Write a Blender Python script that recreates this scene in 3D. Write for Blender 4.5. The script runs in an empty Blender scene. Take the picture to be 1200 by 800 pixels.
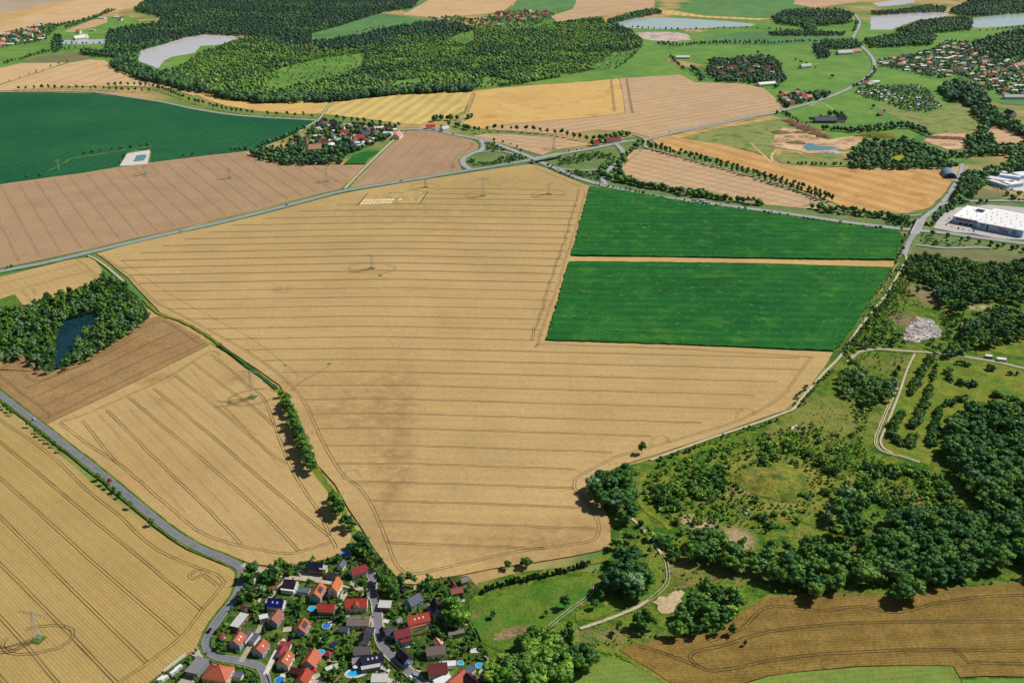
import bpy, bmesh, math, random
import numpy as np
from mathutils import Vector
from mathutils.geometry import intersect_line_line_2d
R = random.Random(7)
C = bpy.context.scene.collection
SC = bpy.context.scene
PI = math.pi
# ------------------------------------------------------------------ camera geometry
F, YH, CH = 1167.0, -150.0, 420.0
P = math.atan((400 - YH) / F)
def G(px, py, z=0.0):
    """photo position -> point of the ground (or of the level z)"""
    u, v = (px - 600) / F, (py - 400) / F
    d = (u, math.cos(P) - v * math.sin(P), -math.sin(P) - v * math.cos(P))
    t = (z - CH) / d[2]
    return Vector((d[0] * t, d[1] * t, z))
def pxm(py):
    return math.cos(P) * (py - YH) / CH      # pixels per metre across
SUN_AZ = math.atan2(0.93, 0.37)              # clockwise from +Y
SUN_EL = math.radians(47)
# ------------------------------------------------------------------ helpers
def tag(o, label=None, cat=None, group=None, kind=None):
    if label: o['label'] = label
    if cat: o['category'] = cat
    if group: o['group'] = group
    if kind: o['kind'] = kind
    return o
def empty(name, loc, rz=0.0):
    o = bpy.data.objects.new(name, None); C.objects.link(o)
    o.location = loc; o.rotation_euler = (0, 0, rz); o.empty_display_size = 0.5
    return o
def link(name, me, parent=None, loc=None, rz=0.0, sc=None):
    o = bpy.data.objects.new(name, me); C.objects.link(o)
    if parent: o.parent = parent
    if loc is not None: o.location = loc
    if rz: o.rotation_euler = (0, 0, rz)
    if sc is not None: o.scale = sc
    return o
class MB:
    def __init__(s): s.v = []; s.f = []; s.m = []
    def add(s, vs, fs, m=0):
        b = len(s.v); s.v += [tuple(p) for p in vs]
        s.f += [tuple(b + i for i in f) for f in fs]; s.m += [m] * len(fs)
    def box(s, c, d, rz=0.0, m=0, taper=1.0):
        x, y, z = d[0] / 2, d[1] / 2, d[2] / 2; ca, sa = math.cos(rz), math.sin(rz); vs = []
        for k, t in ((-1, 1.0), (1, taper)):
            for a, b in ((-1, -1), (1, -1), (1, 1), (-1, 1)):
                X, Y = a * x * t, b * y * t
                vs.append((c[0] + X * ca - Y * sa, c[1] + X * sa + Y * ca, c[2] + k * z))
        s.add(vs, [(3, 2, 1, 0), (4, 5, 6, 7), (0, 1, 5, 4), (1, 2, 6, 5), (2, 3, 7, 6), (3, 0, 4, 7)], m)
    def bar(s, a, b, r, m=0, n=4, r2=None):
        a, b = Vector(a), Vector(b); d = (b - a); 
        if d.length < 1e-6: return
        q = d.to_track_quat('Z', 'Y'); r2 = r if r2 is None else r2; vs = []
        for p, rr in ((a, r), (b, r2)):
            for i in range(n):
                t = 2 * PI * (i + .5) / n
                vs.append(p + q @ Vector((math.cos(t) * rr, math.sin(t) * rr, 0)))
        fs = [(i, (i + 1) % n, n + (i + 1) % n, n + i) for i in range(n)]
        s.add(vs, fs + [tuple(range(n - 1, -1, -1)), tuple(range(n, 2 * n))], m)
    def cyl(s, c, r, h, n=16, m=0, top=1.0):
        s.bar((c[0], c[1], c[2]), (c[0], c[1], c[2] + h), r, m, n, r * top)
    def mesh(s, name, mats):
        me = bpy.data.meshes.new(name); me.from_pydata(s.v, [], s.f)
        for x in (mats if isinstance(mats, (list, tuple)) else [mats]): me.materials.append(x)
        me.polygons.foreach_set('material_index', s.m); me.update()
        return me
    def build(s, name, mats, parent=None, **k): return link(name, s.mesh(name, mats), parent, **k)
def np_mesh(name, V, tri, quad, mats, mi_t=None, mi_q=None, tint=None):
    me = bpy.data.meshes.new(name)
    nt, nq = len(tri), len(quad)
    me.vertices.add(len(V)); me.vertices.foreach_set('co', np.ascontiguousarray(V, dtype=np.float32).ravel())
    me.loops.add(nt * 3 + nq * 4)
    me.loops.foreach_set('vertex_index', np.concatenate([np.asarray(tri, dtype=np.int32).ravel(), np.asarray(quad, dtype=np.int32).ravel()]))
    me.polygons.add(nt + nq)
    me.polygons.foreach_set('loop_start', np.concatenate([np.arange(nt) * 3, nt * 3 + np.arange(nq) * 4]).astype(np.int32))
    mi = np.concatenate([np.zeros(nt, int) if mi_t is None else mi_t, np.zeros(nq, int) if mi_q is None else mi_q]).astype(np.int32)
    for m in mats: me.materials.append(m)
    me.polygons.foreach_set('material_index', mi)
    if tint is not None:
        a = me.attributes.new('tint', 'FLOAT', 'POINT'); a.data.foreach_set('value', tint.astype(np.float32))
    me.update(calc_edges=True)
    return me
# ------------------------------------------------------------------ materials
def lin(c):
    c = c / 255.0
    return c / 12.92 if c <= .04045 else ((c + .055) / 1.055) ** 2.4
def col(r, g, b, k=1.0): return (lin(r) * k, lin(g) * k, lin(b) * k, 1)
class NT:
    def __init__(s, name):
        s.mat = bpy.data.materials.new(name); s.mat.use_nodes = True
        s.t = s.mat.node_tree; s.n = s.t.nodes; s.n.clear()
        s.out = s.n.new('ShaderNodeOutputMaterial'); s.b = s.n.new('ShaderNodeBsdfPrincipled')
        s.t.links.new(s.b.outputs[0], s.out.inputs[0])
    def N(s, typ, **k):
        o = s.n.new(typ)
        for a, b in k.items(): setattr(o, a, b)
        return o
    def L(s, a, b): s.t.links.new(a, b)
    def val(s, sock, v):
        if hasattr(v, 'is_output') or isinstance(v, bpy.types.NodeSocket): s.L(v, sock)
        else: sock.default_value = v
    def math(s, op, a, b=0.0, c=None, clamp=False):
        n = s.N('ShaderNodeMath', operation=op, use_clamp=clamp); s.val(n.inputs[0], a); s.val(n.inputs[1], b)
        if c is not None: s.val(n.inputs[2], c)
        return n.outputs[0]
    def noise(s, vec, scale, detail=3, rough=.55, dist=0.0):
        n = s.N('ShaderNodeTexNoise'); s.L(vec, n.inputs['Vector']); n.inputs['Scale'].default_value = scale
        n.inputs['Detail'].default_value = detail; n.inputs['Roughness'].default_value = rough; n.inputs['Distortion'].default_value = dist
        return n.outputs[0]
    def ramp(s, fac, stops, interp='LINEAR'):
        n = s.N('ShaderNodeValToRGB'); n.color_ramp.interpolation = interp; e = n.color_ramp.elements
        while len(e) < len(stops): e.new(.5)
        for i, (p, c) in enumerate(stops): e[i].position = p; e[i].color = c
        s.L(fac, n.inputs[0]); return n.outputs[0]
    def mix(s, fac, a, b, mode='MIX'):
        n = s.N('ShaderNodeMix', data_type='RGBA', blend_type=mode); s.val(n.inputs[0], fac); s.val(n.inputs[6], a); s.val(n.inputs[7], b)
        return n.outputs[2]
    def mapr(s, v, a, b, c, d):
        n = s.N('ShaderNodeMapRange'); s.val(n.inputs[0], v)
        for i, x in enumerate((a, b, c, d)): n.inputs[i + 1].default_value = x
        return n.outputs[0]
MATS = {}
def ground(name, cols, big=120, mid=22, fine=2.2, spread=.22, ka=.35, kf=.25, patch=None, stripe=None, spots=None, rough=.95, bump=0.0, lodge=None):
    """cols: 3 colours laid out by a large noise; patch: (colour, amount, size); stripe: (direction px a, px b, period m, amount)"""
    T = NT(name); tc = T.N('ShaderNodeTexCoord').outputs['Object']
    n1 = T.noise(tc, 1 / big, 4)
    c = T.ramp(n1, [(.5 - spread, cols[0]), (.5, cols[1]), (.5 + spread, cols[2])])
    n2 = T.noise(tc, 1 / mid, 4, .6)
    c = T.mix(1.0, c, T.ramp(n2, [(.3, (1 - ka,) * 3 + (1,)), (.7, (1 + ka * .6,) * 3 + (1,))]), 'MULTIPLY')
    if patch:
        for (pc, lo, hi, sz) in patch:
            n = T.noise(tc, 1 / sz, 5, .62)
            c = T.mix(T.mapr(n, lo, hi, 0, 1), c, pc)
    if lodge:
        for (pc, x, y, rx, ry, rot, amt) in lodge:
            g = G(x, y); mp = T.N('ShaderNodeMapping', vector_type='TEXTURE'); T.L(tc, mp.inputs[0])
            mp.inputs['Location'].default_value = g; mp.inputs['Scale'].default_value = (rx, ry, 1e4); mp.inputs['Rotation'].default_value = (0, 0, rot)
            gr = T.N('ShaderNodeTexGradient', gradient_type='SPHERICAL'); T.L(mp.outputs[0], gr.inputs[0])
            nn = T.noise(tc, 1 / 14, 5, .7)
            f = T.math('MULTIPLY', T.math('MULTIPLY', gr.outputs['Fac'], T.mapr(nn, .35, .62, 0, 1)), amt, clamp=True)
            c = T.mix(f, c, pc)
    if stripe:
        for (a, b, per, amt) in stripe:
            A, B = G(*a), G(*b); ang = math.atan2(B.y - A.y, B.x - A.x)
            mp = T.N('ShaderNodeMapping', vector_type='TEXTURE'); T.L(tc, mp.inputs[0]); mp.inputs['Rotation'].default_value = (0, 0, ang)
            sp = T.N('ShaderNodeSeparateXYZ'); T.L(mp.outputs[0], sp.inputs[0])
            y = T.math('ADD', T.math('MULTIPLY', sp.outputs[1], 2 * PI / per), T.math('MULTIPLY', T.noise(tc, 1 / 90, 2), 4.0))
            sn = T.math('SINE', y)
            mod = T.noise(tc, 1 / 60, 3)
            k = T.math('MULTIPLY_ADD', T.math('MULTIPLY', sn, mod), amt * 2, 1.0)
            cb = T.N('ShaderNodeCombineColor'); [T.L(k, cb.inputs[i]) for i in range(3)]
            c = T.mix(1.0, c, cb.outputs[0], 'MULTIPLY')
    n3 = T.noise(tc, 1 / fine, 2, .6)
    c = T.mix(1.0, c, T.ramp(n3, [(.3, (1 - kf,) * 3 + (1,)), (.7, (1 + kf,) * 3 + (1,))]), 'MULTIPLY')
    if spots:
        pc, lo, sz = spots
        n = T.noise(tc, 1 / sz, 2, .5); m2 = T.noise(tc, 1 / 70, 3)
        f = T.math('MULTIPLY', T.mapr(n, lo, lo + .06, 0, 1), T.mapr(m2, .42, .6, .1, .9), clamp=True)
        c = T.mix(f, c, pc)
    T.L(c, T.b.inputs['Base Color']); T.b.inputs['Roughness'].default_value = rough
    T.b.inputs['Specular IOR Level'].default_value = .12
    if bump:
        bn = T.N('ShaderNodeBump'); bn.inputs['Strength'].default_value = bump; bn.inputs['Distance'].default_value = 1.0
        nb = T.math('ADD', T.noise(tc, 1 / fine, 3, .7), T.math('MULTIPLY', n2, 1.5)); T.L(nb, bn.inputs['Height']); T.L(bn.outputs[0], T.b.inputs['Normal'])
    MATS[name] = T.mat
    return T.mat
def plain(name, c, rough=.8, var=.15, scale=.6, spec=.3, metal=0.0):
    T = NT(name); tc = T.N('ShaderNodeTexCoord').outputs['Object']
    n = T.noise(tc, scale, 4, .65)
    cc = T.mix(1.0, c, T.ramp(n, [(.3, (1 - var,) * 3 + (1,)), (.7, (1 + var,) * 3 + (1,))]), 'MULTIPLY')
    T.L(cc, T.b.inputs['Base Color']); T.b.inputs['Roughness'].default_value = rough
    T.b.inputs['Specular IOR Level'].default_value = spec; T.b.inputs['Metallic'].default_value = metal
    MATS[name] = T.mat
    return T.mat
def foliage(name, cols, dark=.62, scale=.35):
    T = NT(name); tc = T.N('ShaderNodeTexCoord').outputs['Object']
    at = T.N('ShaderNodeAttribute', attribute_name='tint'); oi = T.N('ShaderNodeObjectInfo')
    r = T.math('FRACT', T.math('ADD', at.outputs['Fac'], oi.outputs['Random']))
    c = T.ramp(r, [(0, cols[0]), (.45, cols[1]), (.8, cols[2]), (1, cols[3])])
    n = T.noise(tc, scale, 3, .6)
    c = T.mix(1.0, c, T.ramp(n, [(.3, (dark, dark, dark * 1.05, 1)), (.68, (1.4, 1.4, 1.15, 1))]), 'MULTIPLY')
    T.L(c, T.b.inputs['Base Color']); T.b.inputs['Roughness'].default_value = .6; T.b.inputs['Specular IOR Level'].default_value = .25
    MATS[name] = T.mat
    return T.mat
def water(name, c, rough=.08, wav=.02, scale=.15):
    T = NT(name); tc = T.N('ShaderNodeTexCoord').outputs['Object']
    n = T.noise(tc, 1 / 60, 3)
    T.L(T.mix(n, c, tuple(x * .85 for x in c[:3]) + (1,)), T.b.inputs['Base Color']); T.b.inputs['Roughness'].default_value = rough
    T.b.inputs['IOR'].default_value = 1.33
    bn = T.N('ShaderNodeBump'); bn.inputs['Strength'].default_value = wav; T.L(T.noise(tc, scale, 4), bn.inputs['Height']); T.L(bn.outputs[0], T.b.inputs['Normal'])
    MATS[name] = T.mat
    return T.mat
M = MATS
def tile(name, c, var=.22):
    """roof covering: rows along local X, each a little different"""
    T = NT(name); tc = T.N('ShaderNodeTexCoord').outputs['Object']
    n = T.noise(tc, .9, 5, .7)
    sp = T.N('ShaderNodeSeparateXYZ'); T.L(tc, sp.inputs[0])
    w = T.math('SINE', T.math('MULTIPLY', sp.outputs[2], 2 * PI / .34))
    k = T.math('MULTIPLY_ADD', w, .08, 1.0); cb = T.N('ShaderNodeCombineColor'); [T.L(k, cb.inputs[i]) for i in range(3)]
    cc = T.mix(1.0, c, T.ramp(n, [(.25, (1 - var, 1 - var, 1 - var, 1)), (.72, (1 + var, 1 + var, 1 + var, 1))]), 'MULTIPLY')
    oi = T.N('ShaderNodeObjectInfo'); v = T.mapr(oi.outputs['Random'], 0, 1, .82, 1.12); cv = T.N('ShaderNodeCombineColor'); [T.L(v, cv.inputs[i]) for i in range(3)]
    cc = T.mix(1.0, T.mix(1.0, cc, cb.outputs[0], 'MULTIPLY'), cv.outputs[0], 'MULTIPLY')
    T.L(cc, T.b.inputs['Base Color']); T.b.inputs['Roughness'].default_value = .7; T.b.inputs['Specular IOR Level'].default_value = .25
    MATS[name] = T.mat
DK = col(150, 112, 66)
LODG = col(140, 105, 60)
ground('wheat', [col(183, 153, 99), col(193, 162, 108), col(187, 154, 100)], big=260, mid=80, fine=2.2, ka=.10, kf=.11, spots=(DK, .67, 3.0), bump=.2,
       stripe=[((300, 407), (900, 418), 2.2, .05), ((300, 407), (900, 418), 12.5, .03)],
       lodge=[(LODG, 466, 470, 26, 170, .04, .5), (LODG, 465, 560, 18, 100, 0, .6), (LODG, 446, 520, 40, 150, 0, .38), (LODG, 425, 460, 60, 70, 0, .45), (LODG, 385, 490, 50, 70, 0, .45), (LODG, 560, 640, 160, 40, .1, .35), (LODG, 335, 450, 40, 40, 0, .4), (LODG, 330, 340, 22, 16, .8, .6), (col(160, 142, 86), 480, 245, 330, 110, 0, .9), (col(160, 142, 86), 600, 215, 240, 90, 0, .8), (LODG, 660, 640, 90, 40, .2, .5)])
ground('wheat_pale', [col(183, 153, 99), col(192, 161, 107), col(185, 151, 96)], big=180, mid=70, fine=2.0, ka=.10, kf=.09, spots=(DK, .67, 2.6), bump=.2,
       stripe=[((125, 480), (247, 600), 2.1, .10), ((125, 480), (247, 600), 8, .03)], lodge=[(LODG, 184, 445, 22, 14, .6, .9), (LODG, 190, 470, 14, 10, 0, .8), (LODG, 278, 443, 26, 18, .4, .7)])
ground('wheat_olive', [col(172, 147, 88), col(180, 153, 94), col(175, 146, 86)], big=200, mid=80, fine=2.0, ka=.10, kf=.08, spots=(DK, .69, 2.6), bump=.2,
       stripe=[((44, 600), (209, 745), 2.1, .11), ((44, 600), (209, 745), 7, .03)])
ground('barley_brown', [col(166, 136, 102), col(174, 144, 110), col(170, 138, 102)], big=260, mid=40, fine=3, ka=.1, kf=.12, spots=(col(130, 95, 62), .7, 4), bump=.2,
       stripe=[((80, 205), (140, 280), 3.5, .04)])
ground('barley_dark', [col(154, 122, 78), col(164, 131, 88), col(150, 117, 74)], big=120, mid=24, fine=2.4, ka=.14, kf=.16, spots=(col(112, 84, 48), .64, 3.2), bump=.3,
       stripe=[((60, 495), (245, 405), 3.5, .08)])
ground('wheat_gold', [col(208, 170, 100), col(214, 177, 108), col(202, 162, 94)], big=220, mid=40, fine=4, ka=.12, kf=.12, stripe=[((560, 150), (725, 135), 16, .05)],
       patch=[(col(196, 150, 80), .58, .68, 60)])
ground('wheat_lemon', [col(200, 174, 102), col(208, 181, 110), col(194, 167, 96)], big=220, mid=40, fine=4, ka=.1, kf=.1, stripe=[((430, 139), (470, 113), 26, .12), ((430, 139), (470, 113), 9, .05)])
ground('stubble', [col(196, 152, 92), col(204, 160, 100), col(182, 140, 84)], big=160, mid=40, fine=4, ka=.16, kf=.12, stripe=[((780, 175), (1050, 250), 11, .12), ((780, 175), (1050, 250), 34, .10)],
       patch=[(col(180, 130, 72), .56, .7, 50)])
ground('wheat_far', [col(204, 170, 124), col(211, 177, 131), col(198, 162, 114)], big=300, mid=60, fine=6, ka=.1, kf=.08, stripe=[((0, 90), (150, 70), 22, .03)])
ground('tan_far', [col(192, 160, 122), col(198, 165, 126), col(188, 153, 114)], big=300, mid=50, fine=5, ka=.1, kf=.1, stripe=[((740, 158), (905, 130), 20, .05)], spots=(col(150, 112, 78), .72, 7))
ground('fallow_grey', [col(176, 156, 134), col(184, 164, 140), col(170, 146, 122)], big=300, mid=60, fine=6, ka=.1, kf=.08)
ground('ochre', [col(196, 160, 102), col(203, 166, 106), col(196, 157, 98)], big=300, mid=60, fine=6, ka=.1, kf=.08)
ground('maize', [col(23, 92, 38), col(32, 101, 40), col(47, 110, 38)], big=160, mid=22, fine=1.8, ka=.22, kf=.34, bump=.6, patch=[(col(66, 122, 42), .54, .72, 34), (col(84, 130, 46), .60, .68, 7)],
       stripe=[((680, 350), (1000, 355), 17, .12), ((680, 350), (1000, 355), 3.4, .16)])
ground('beet', [col(24, 86, 57), col(32, 95, 58), col(46, 104, 60)], big=260, mid=30, fine=4, ka=.12, kf=.15, bump=.3, stripe=[((120, 178), (200, 130), 15, .06)])
ground('meadow', [col(92, 134, 62), col(106, 146, 66), col(122, 154, 70)], big=160, mid=40, fine=4, ka=.16, kf=.12, patch=[(col(140, 160, 78), .6, .75, 70)])
ground('meadow_mid', [col(84, 126, 74), col(96, 137, 80), col(108, 142, 80)], big=200, mid=50, fine=5, ka=.14, kf=.12)
ground('meadow_near', [col(76, 112, 34), col(94, 124, 40), col(114, 130, 50)], big=46, mid=12, fine=1.8, ka=.26, kf=.25, bump=.5,
       patch=[(col(56, 118, 38), .52, .64, 26), (col(122, 112, 72), .58, .68, 18)])
ground('meadow_olive', [col(106, 124, 40), col(122, 134, 46), col(138, 136, 56)], big=50, mid=12, fine=1.6, ka=.30, kf=.28, bump=.6, patch=[(col(84, 122, 38), .52, .63, 18), (col(150, 136, 78), .61, .72, 12)])
ground('meadow_rough', [col(126, 138, 74), col(140, 148, 84), col(150, 146, 88)], big=60, mid=14, fine=3, ka=.22, kf=.2, patch=[(col(88, 122, 62), .52, .64, 24)])
ground('meadow_mown', [col(112, 132, 58), col(120, 140, 60), col(128, 142, 66)], big=60, mid=10, fine=1.5, ka=.14, kf=.16, bump=.3, stripe=[((650, 790), (760, 780), 4, .05)])
ground('olive_dull', [col(118, 116, 78), col(128, 126, 84), col(120, 112, 74)], big=120, mid=30, fine=4, ka=.14, kf=.12)
ground('scrub_ground', [col(86, 114, 34), col(108, 130, 40), col(134, 138, 52)], big=40, mid=8, fine=1.5, ka=.42, kf=.42, bump=.9,
       patch=[(col(58, 104, 30), .47, .58, 13), (col(136, 124, 62), .57, .66, 19), (col(120, 140, 44), .58, .64, 8), (col(150, 132, 96), .68, .74, 8)],
       lodge=[(col(150, 142, 66), 916, 566, 66, 62, 0, 2.2), (col(138, 136, 66), 975, 488, 80, 50, .2, 1.8), (col(196, 172, 132), 820, 612, 17, 12, 0, 3), (col(176, 150, 112), 863, 630, 16, 18, 0, 2.6), (col(170, 146, 104), 868, 574, 26, 8, .2, 2), (col(146, 132, 66), 1040, 576, 46, 16, -.5, 2),
              (col(150, 128, 96), 1084, 345, 22, 44, 0, 2.6), (col(140, 120, 92), 1062, 376, 22, 26, 0, 2.2), (col(190, 166, 126), 1146, 360, 24, 12, 0, 2.2), (col(140, 136, 62), 795, 575, 40, 30, 0, 1.2), (col(146, 130, 76), 790, 660, 30, 30, 0, 1.4), (col(140, 134, 70), 870, 672, 70, 14, 0, 1.2), (col(130, 130, 60), 1030, 425, 50, 26, 0, 1.4), (col(150, 132, 84), 700, 745, 60, 10, 0, 1.4)])
ground('scrub_yellow', [col(126, 130, 48), col(140, 138, 56), col(134, 122, 60)], big=30, mid=7, fine=1.5, ka=.34, kf=.36, bump=.9, patch=[(col(88, 116, 38), .50, .60, 9), (col(112, 94, 60), .62, .72, 9)])
ground('bare_soil', [col(122, 106, 72), col(140, 120, 84), col(156, 136, 100)], big=30, mid=8, fine=1.5, ka=.3, kf=.25, bump=.7, patch=[(col(96, 108, 50), .56, .66, 9)])
ground('bare_pale', [col(176, 150, 112), col(196, 172, 132), col(210, 188, 150)], big=30, mid=9, fine=1.5, ka=.25, kf=.2, patch=[(col(130, 124, 76), .6, .7, 9)])
ground('sand', [col(190, 152, 112), col(212, 176, 134), col(224, 190, 150)], big=60, mid=14, fine=3, ka=.24, kf=.16, patch=[(col(160, 118, 90), .58, .68, 20)])
ground('mudflat', [col(188, 168, 150), col(206, 190, 174), col(170, 150, 130)], big=60, mid=24, fine=4, ka=.25, kf=.15, patch=[(col(120, 112, 88), .56, .66, 40)])
ground('cliff', [col(116, 86, 66), col(142, 108, 82), col(164, 128, 98)], big=30, mid=9, fine=2, ka=.3, kf=.3, bump=.8)
ground('barley_olive', [col(130, 106, 52), col(140, 114, 57), col(131, 104, 52)], big=90, mid=14, fine=1.6, ka=.2, kf=.24, bump=.5, spots=(col(112, 84, 42), .6, 2.4), stripe=[((900, 740), (1100, 728), 2.2, .12), ((900, 740), (1100, 728), 13, .08)])
ground('farmland', [col(120, 138, 70), col(196, 160, 108), col(90, 130, 64)], big=420, mid=60, fine=6, ka=.15, kf=.12, spread=.08)
ground('garden', [col(58, 86, 30), col(82, 106, 40), col(116, 114, 58)], big=16, mid=5, fine=1.3, ka=.35, kf=.35, bump=.7, patch=[(col(48, 82, 28), .5, .6, 7), (col(138, 122, 84), .62, .7, 6), (col(100, 84, 56), .64, .72, 5)])
ground('lawn', [col(84, 116, 40), col(98, 128, 46), col(112, 132, 52)], big=20, mid=5, fine=1, ka=.18, kf=.2)
ground('verge', [col(70, 104, 36), col(92, 120, 44), col(120, 128, 60)], big=30, mid=8, fine=1.6, ka=.28, kf=.25, bump=.5)
ground('verge_far', [col(96, 124, 72), col(110, 132, 76), col(128, 138, 82)], big=60, mid=16, fine=3, ka=.2, kf=.2)
ground('yellow_bloom', [col(130, 138, 52), col(160, 158, 54), col(122, 134, 56)], big=30, mid=8, fine=2, ka=.25, kf=.3)
ground('rubble_ground', [col(150, 144, 136), col(190, 184, 176), col(214, 208, 200)], big=26, mid=7, fine=1.6, ka=.35, kf=.35, patch=[(col(118, 100, 80), .54, .62, 10)])
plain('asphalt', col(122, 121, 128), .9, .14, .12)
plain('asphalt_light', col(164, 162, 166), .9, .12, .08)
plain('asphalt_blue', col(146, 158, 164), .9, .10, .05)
plain('rut_dark', col(66, 54, 30), .95, .2, .3)
plain('rut_faint', col(164, 134, 88), .95, .1, .2)
plain('gravel', col(194, 180, 150), .95, .18, .3)
plain('gravel_grey', col(176, 164, 140), .95, .2, .3)
plain('paving', col(186, 174, 152), .9, .2, .4)
plain('concrete', col(212, 204, 194), .9, .12, .3)
plain('dirt_track', col(158, 132, 92), .95, .2, .4)
plain('rut', col(138, 112, 72), .95, .22, .2)
plain('rut_far', col(150, 120, 84), .95, .16, .1)
plain('rut_deep', col(98, 82, 44), .95, .25, .3)
plain('paint_white', col(196, 196, 196), .8, .08, 1)
plain('wood_trunk', col(92, 76, 58), .9, .25, 2)
plain('wall_white', col(226, 220, 208), .9, .07, .5)
plain('wall_cream', col(222, 202, 150), .9, .08, .5)
plain('wall_grey', col(140, 138, 140), .9, .08, .5)
plain('wall_blue', col(150, 176, 206), .9, .08, .5)  # pale blue; on the bend house it is shadow put into the colour
plain('wall_brick', col(150, 92, 66), .9, .2, 2)
plain('wall_brown', col(120, 92, 70), .9, .15, 1)
plain('wall_teal', col(120, 170, 160), .9, .1, 1)
for nm, c in dict(red=(174, 68, 50), orange=(190, 108, 66), brown_red=(146, 90, 76), maroon=(114, 54, 48), crimson=(140, 50, 56), purple=(62, 36, 52), navy=(34, 38, 66), slate=(92, 96, 110),
                  grey=(138, 136, 138), taupe=(122, 108, 100), black=(44, 42, 50), salmon=(206, 150, 126), pale=(190, 190, 184), weathered=(120, 112, 106), terracotta=(180, 96, 70)).items():
    tile('roof_' + nm, col(*c))
tile('roof_white', col(232, 230, 226), .08)
plain('roof_bluegloss', col(24, 34, 112), .35, .12, 1, .5)
plain('glass', col(40, 48, 60), .15, .1, 1, .6)
plain('frame_white', col(228, 226, 220), .6, .05, 1)
plain('door_brown', col(100, 66, 46), .7, .15, 2)
plain('solar', col(40, 48, 74), .25, .12, 1.2, .6)
plain('brick', col(140, 70, 50), .9, .2, 2)
plain('steel', col(186, 180, 172), .6, .1, 1, .4, 0)
plain('steel_dark', col(120, 118, 124), .6, .1, 1)
plain('insulator', col(110, 90, 80), .3, .1, 3)
plain('pool_wall', col(214, 216, 220), .6, .08, 1)
water('pool_water', col(50, 176, 226), .1, .05, 1.5)
water('pool_blue', col(50, 124, 196), .1, .05, 1.5)
water('pond_water', col(20, 56, 64), .04, .02, .1)
water('lake_water', col(226, 220, 218), .12, .05, .08)  # near-white base colour carries the sky's reflection
water('lake_green', col(196, 212, 206), .12, .05, .08)
water('quarry_water', col(96, 152, 152), .12, .04, .1)
for nm, c in dict(red=(190, 24, 30), white=(230, 230, 230), black=(28, 28, 34), silver=(170, 174, 180), blue=(36, 60, 130), yellow=(232, 180, 30)).items():
    plain('car_' + nm, col(*c), .3, .04, 1, .5)
plain('tyre', col(26, 26, 28), .9, .1, 5)
plain('facade_blue', col(176, 208, 240), .6, .1, .2)
plain('facade_dark', col(70, 84, 116), .6, .1, .2)
plain('sign_red', col(206, 44, 40), .5, .08, 1)
plain('sign_dark', col(44, 50, 70), .5, .08, 1)
plain('sign_yellow', col(200, 180, 50), .5, .08, 1)
plain('hangar_blue', col(112, 146, 170), .45, .12, .4, .5)
plain('cover_pale', col(182, 186, 196), .5, .14, .03)
plain('rock', col(176, 166, 158), .95, .3, .4)
plain('rock_white', col(190, 182, 176), .95, .25, .6)
plain('rock_dark', col(122, 108, 110), .95, .3, .5)
plain('fabric_red', col(196, 52, 60), .8, .1, 1)
plain('tarp_black', col(34, 32, 36), .8, .2, .6)
foliage('leaf_dark', [col(44, 90, 44), col(58, 106, 46), col(78, 120, 46), col(64, 108, 48)])
foliage('leaf_mid', [col(62, 108, 42), col(84, 126, 46), col(108, 142, 52), col(76, 120, 54)])
foliage('leaf_bright', [col(86, 132, 44), col(106, 148, 50), col(130, 162, 60), col(98, 140, 62)])
foliage('leaf_silver', [col(94, 130, 90), col(110, 144, 98), col(120, 150, 100), col(100, 134, 84)])
foliage('leaf_needle', [col(34, 68, 46), col(42, 80, 50), col(50, 90, 54), col(40, 76, 54)])
foliage('leaf_far', [col(52, 94, 50), col(70, 112, 56), col(92, 128, 60), col(62, 104, 60)], scale=.2)
foliage('leaf_far_bright', [col(88, 126, 56), col(114, 146, 62), col(140, 162, 74), col(96, 132, 66)], scale=.2)
foliage('leaf_far_dark', [col(36, 70, 50), col(46, 82, 54), col(56, 92, 58), col(42, 76, 58)], scale=.2)
ground('forest_floor', [col(40, 62, 34), col(54, 74, 36), col(70, 84, 42)], big=30, mid=8, fine=2, ka=.3, kf=.3)  # shade under the crowns is put into this dark floor colour
ground('plot_pale', [col(226, 206, 156), col(232, 212, 164), col(220, 198, 146)], big=30, mid=8, fine=2, ka=.1, kf=.1)
ground('plot_olive', [col(168, 152, 100), col(178, 160, 108), col(160, 142, 92)], big=30, mid=8, fine=2, ka=.1, kf=.1)
ground('verge_dark', [col(48, 84, 40), col(58, 96, 42), col(72, 104, 44)], big=20, mid=6, fine=1.5, ka=.3, kf=.3, bump=.6)
foliage('leaf_lime', [col(112, 150, 48), col(134, 168, 56), col(156, 182, 66), col(116, 150, 60)])
plain('yard_pale', col(190, 182, 174), .9, .12, .08)
# ------------------------------------------------------------------ ground sheets
def smooth(pts, n=6):
    """Catmull-Rom through ground points"""
    q = [pts[0]] + list(pts) + [pts[-1]]; out = []
    for i in range(1, len(q) - 2):
        a, b, c, d = q[i - 1], q[i], q[i + 1], q[i + 2]
        for k in range(n):
            t = k / n
            out.append(.5 * ((2 * b) + (c - a) * t + (2 * a - 5 * b + 4 * c - d) * t * t + (3 * b - a - 3 * c + d) * t ** 3))
    out.append(q[-2]); return out
def ragged(pts, step, jit, rng):
    out = []; n = len(pts)
    for i in range(n):
        a, b = pts[i], pts[(i + 1) % n]; d = b - a; L = d.length; k = max(1, min(60, int(L / step)))
        nrm = Vector((-d.y, d.x, 0)).normalized() if L > 0 else Vector((0, 0, 0))
        for j in range(k):
            p = a + d * (j / k)
            if j: p = p + nrm * rng.gauss(0, jit)
            out.append(p)
    return out
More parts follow.
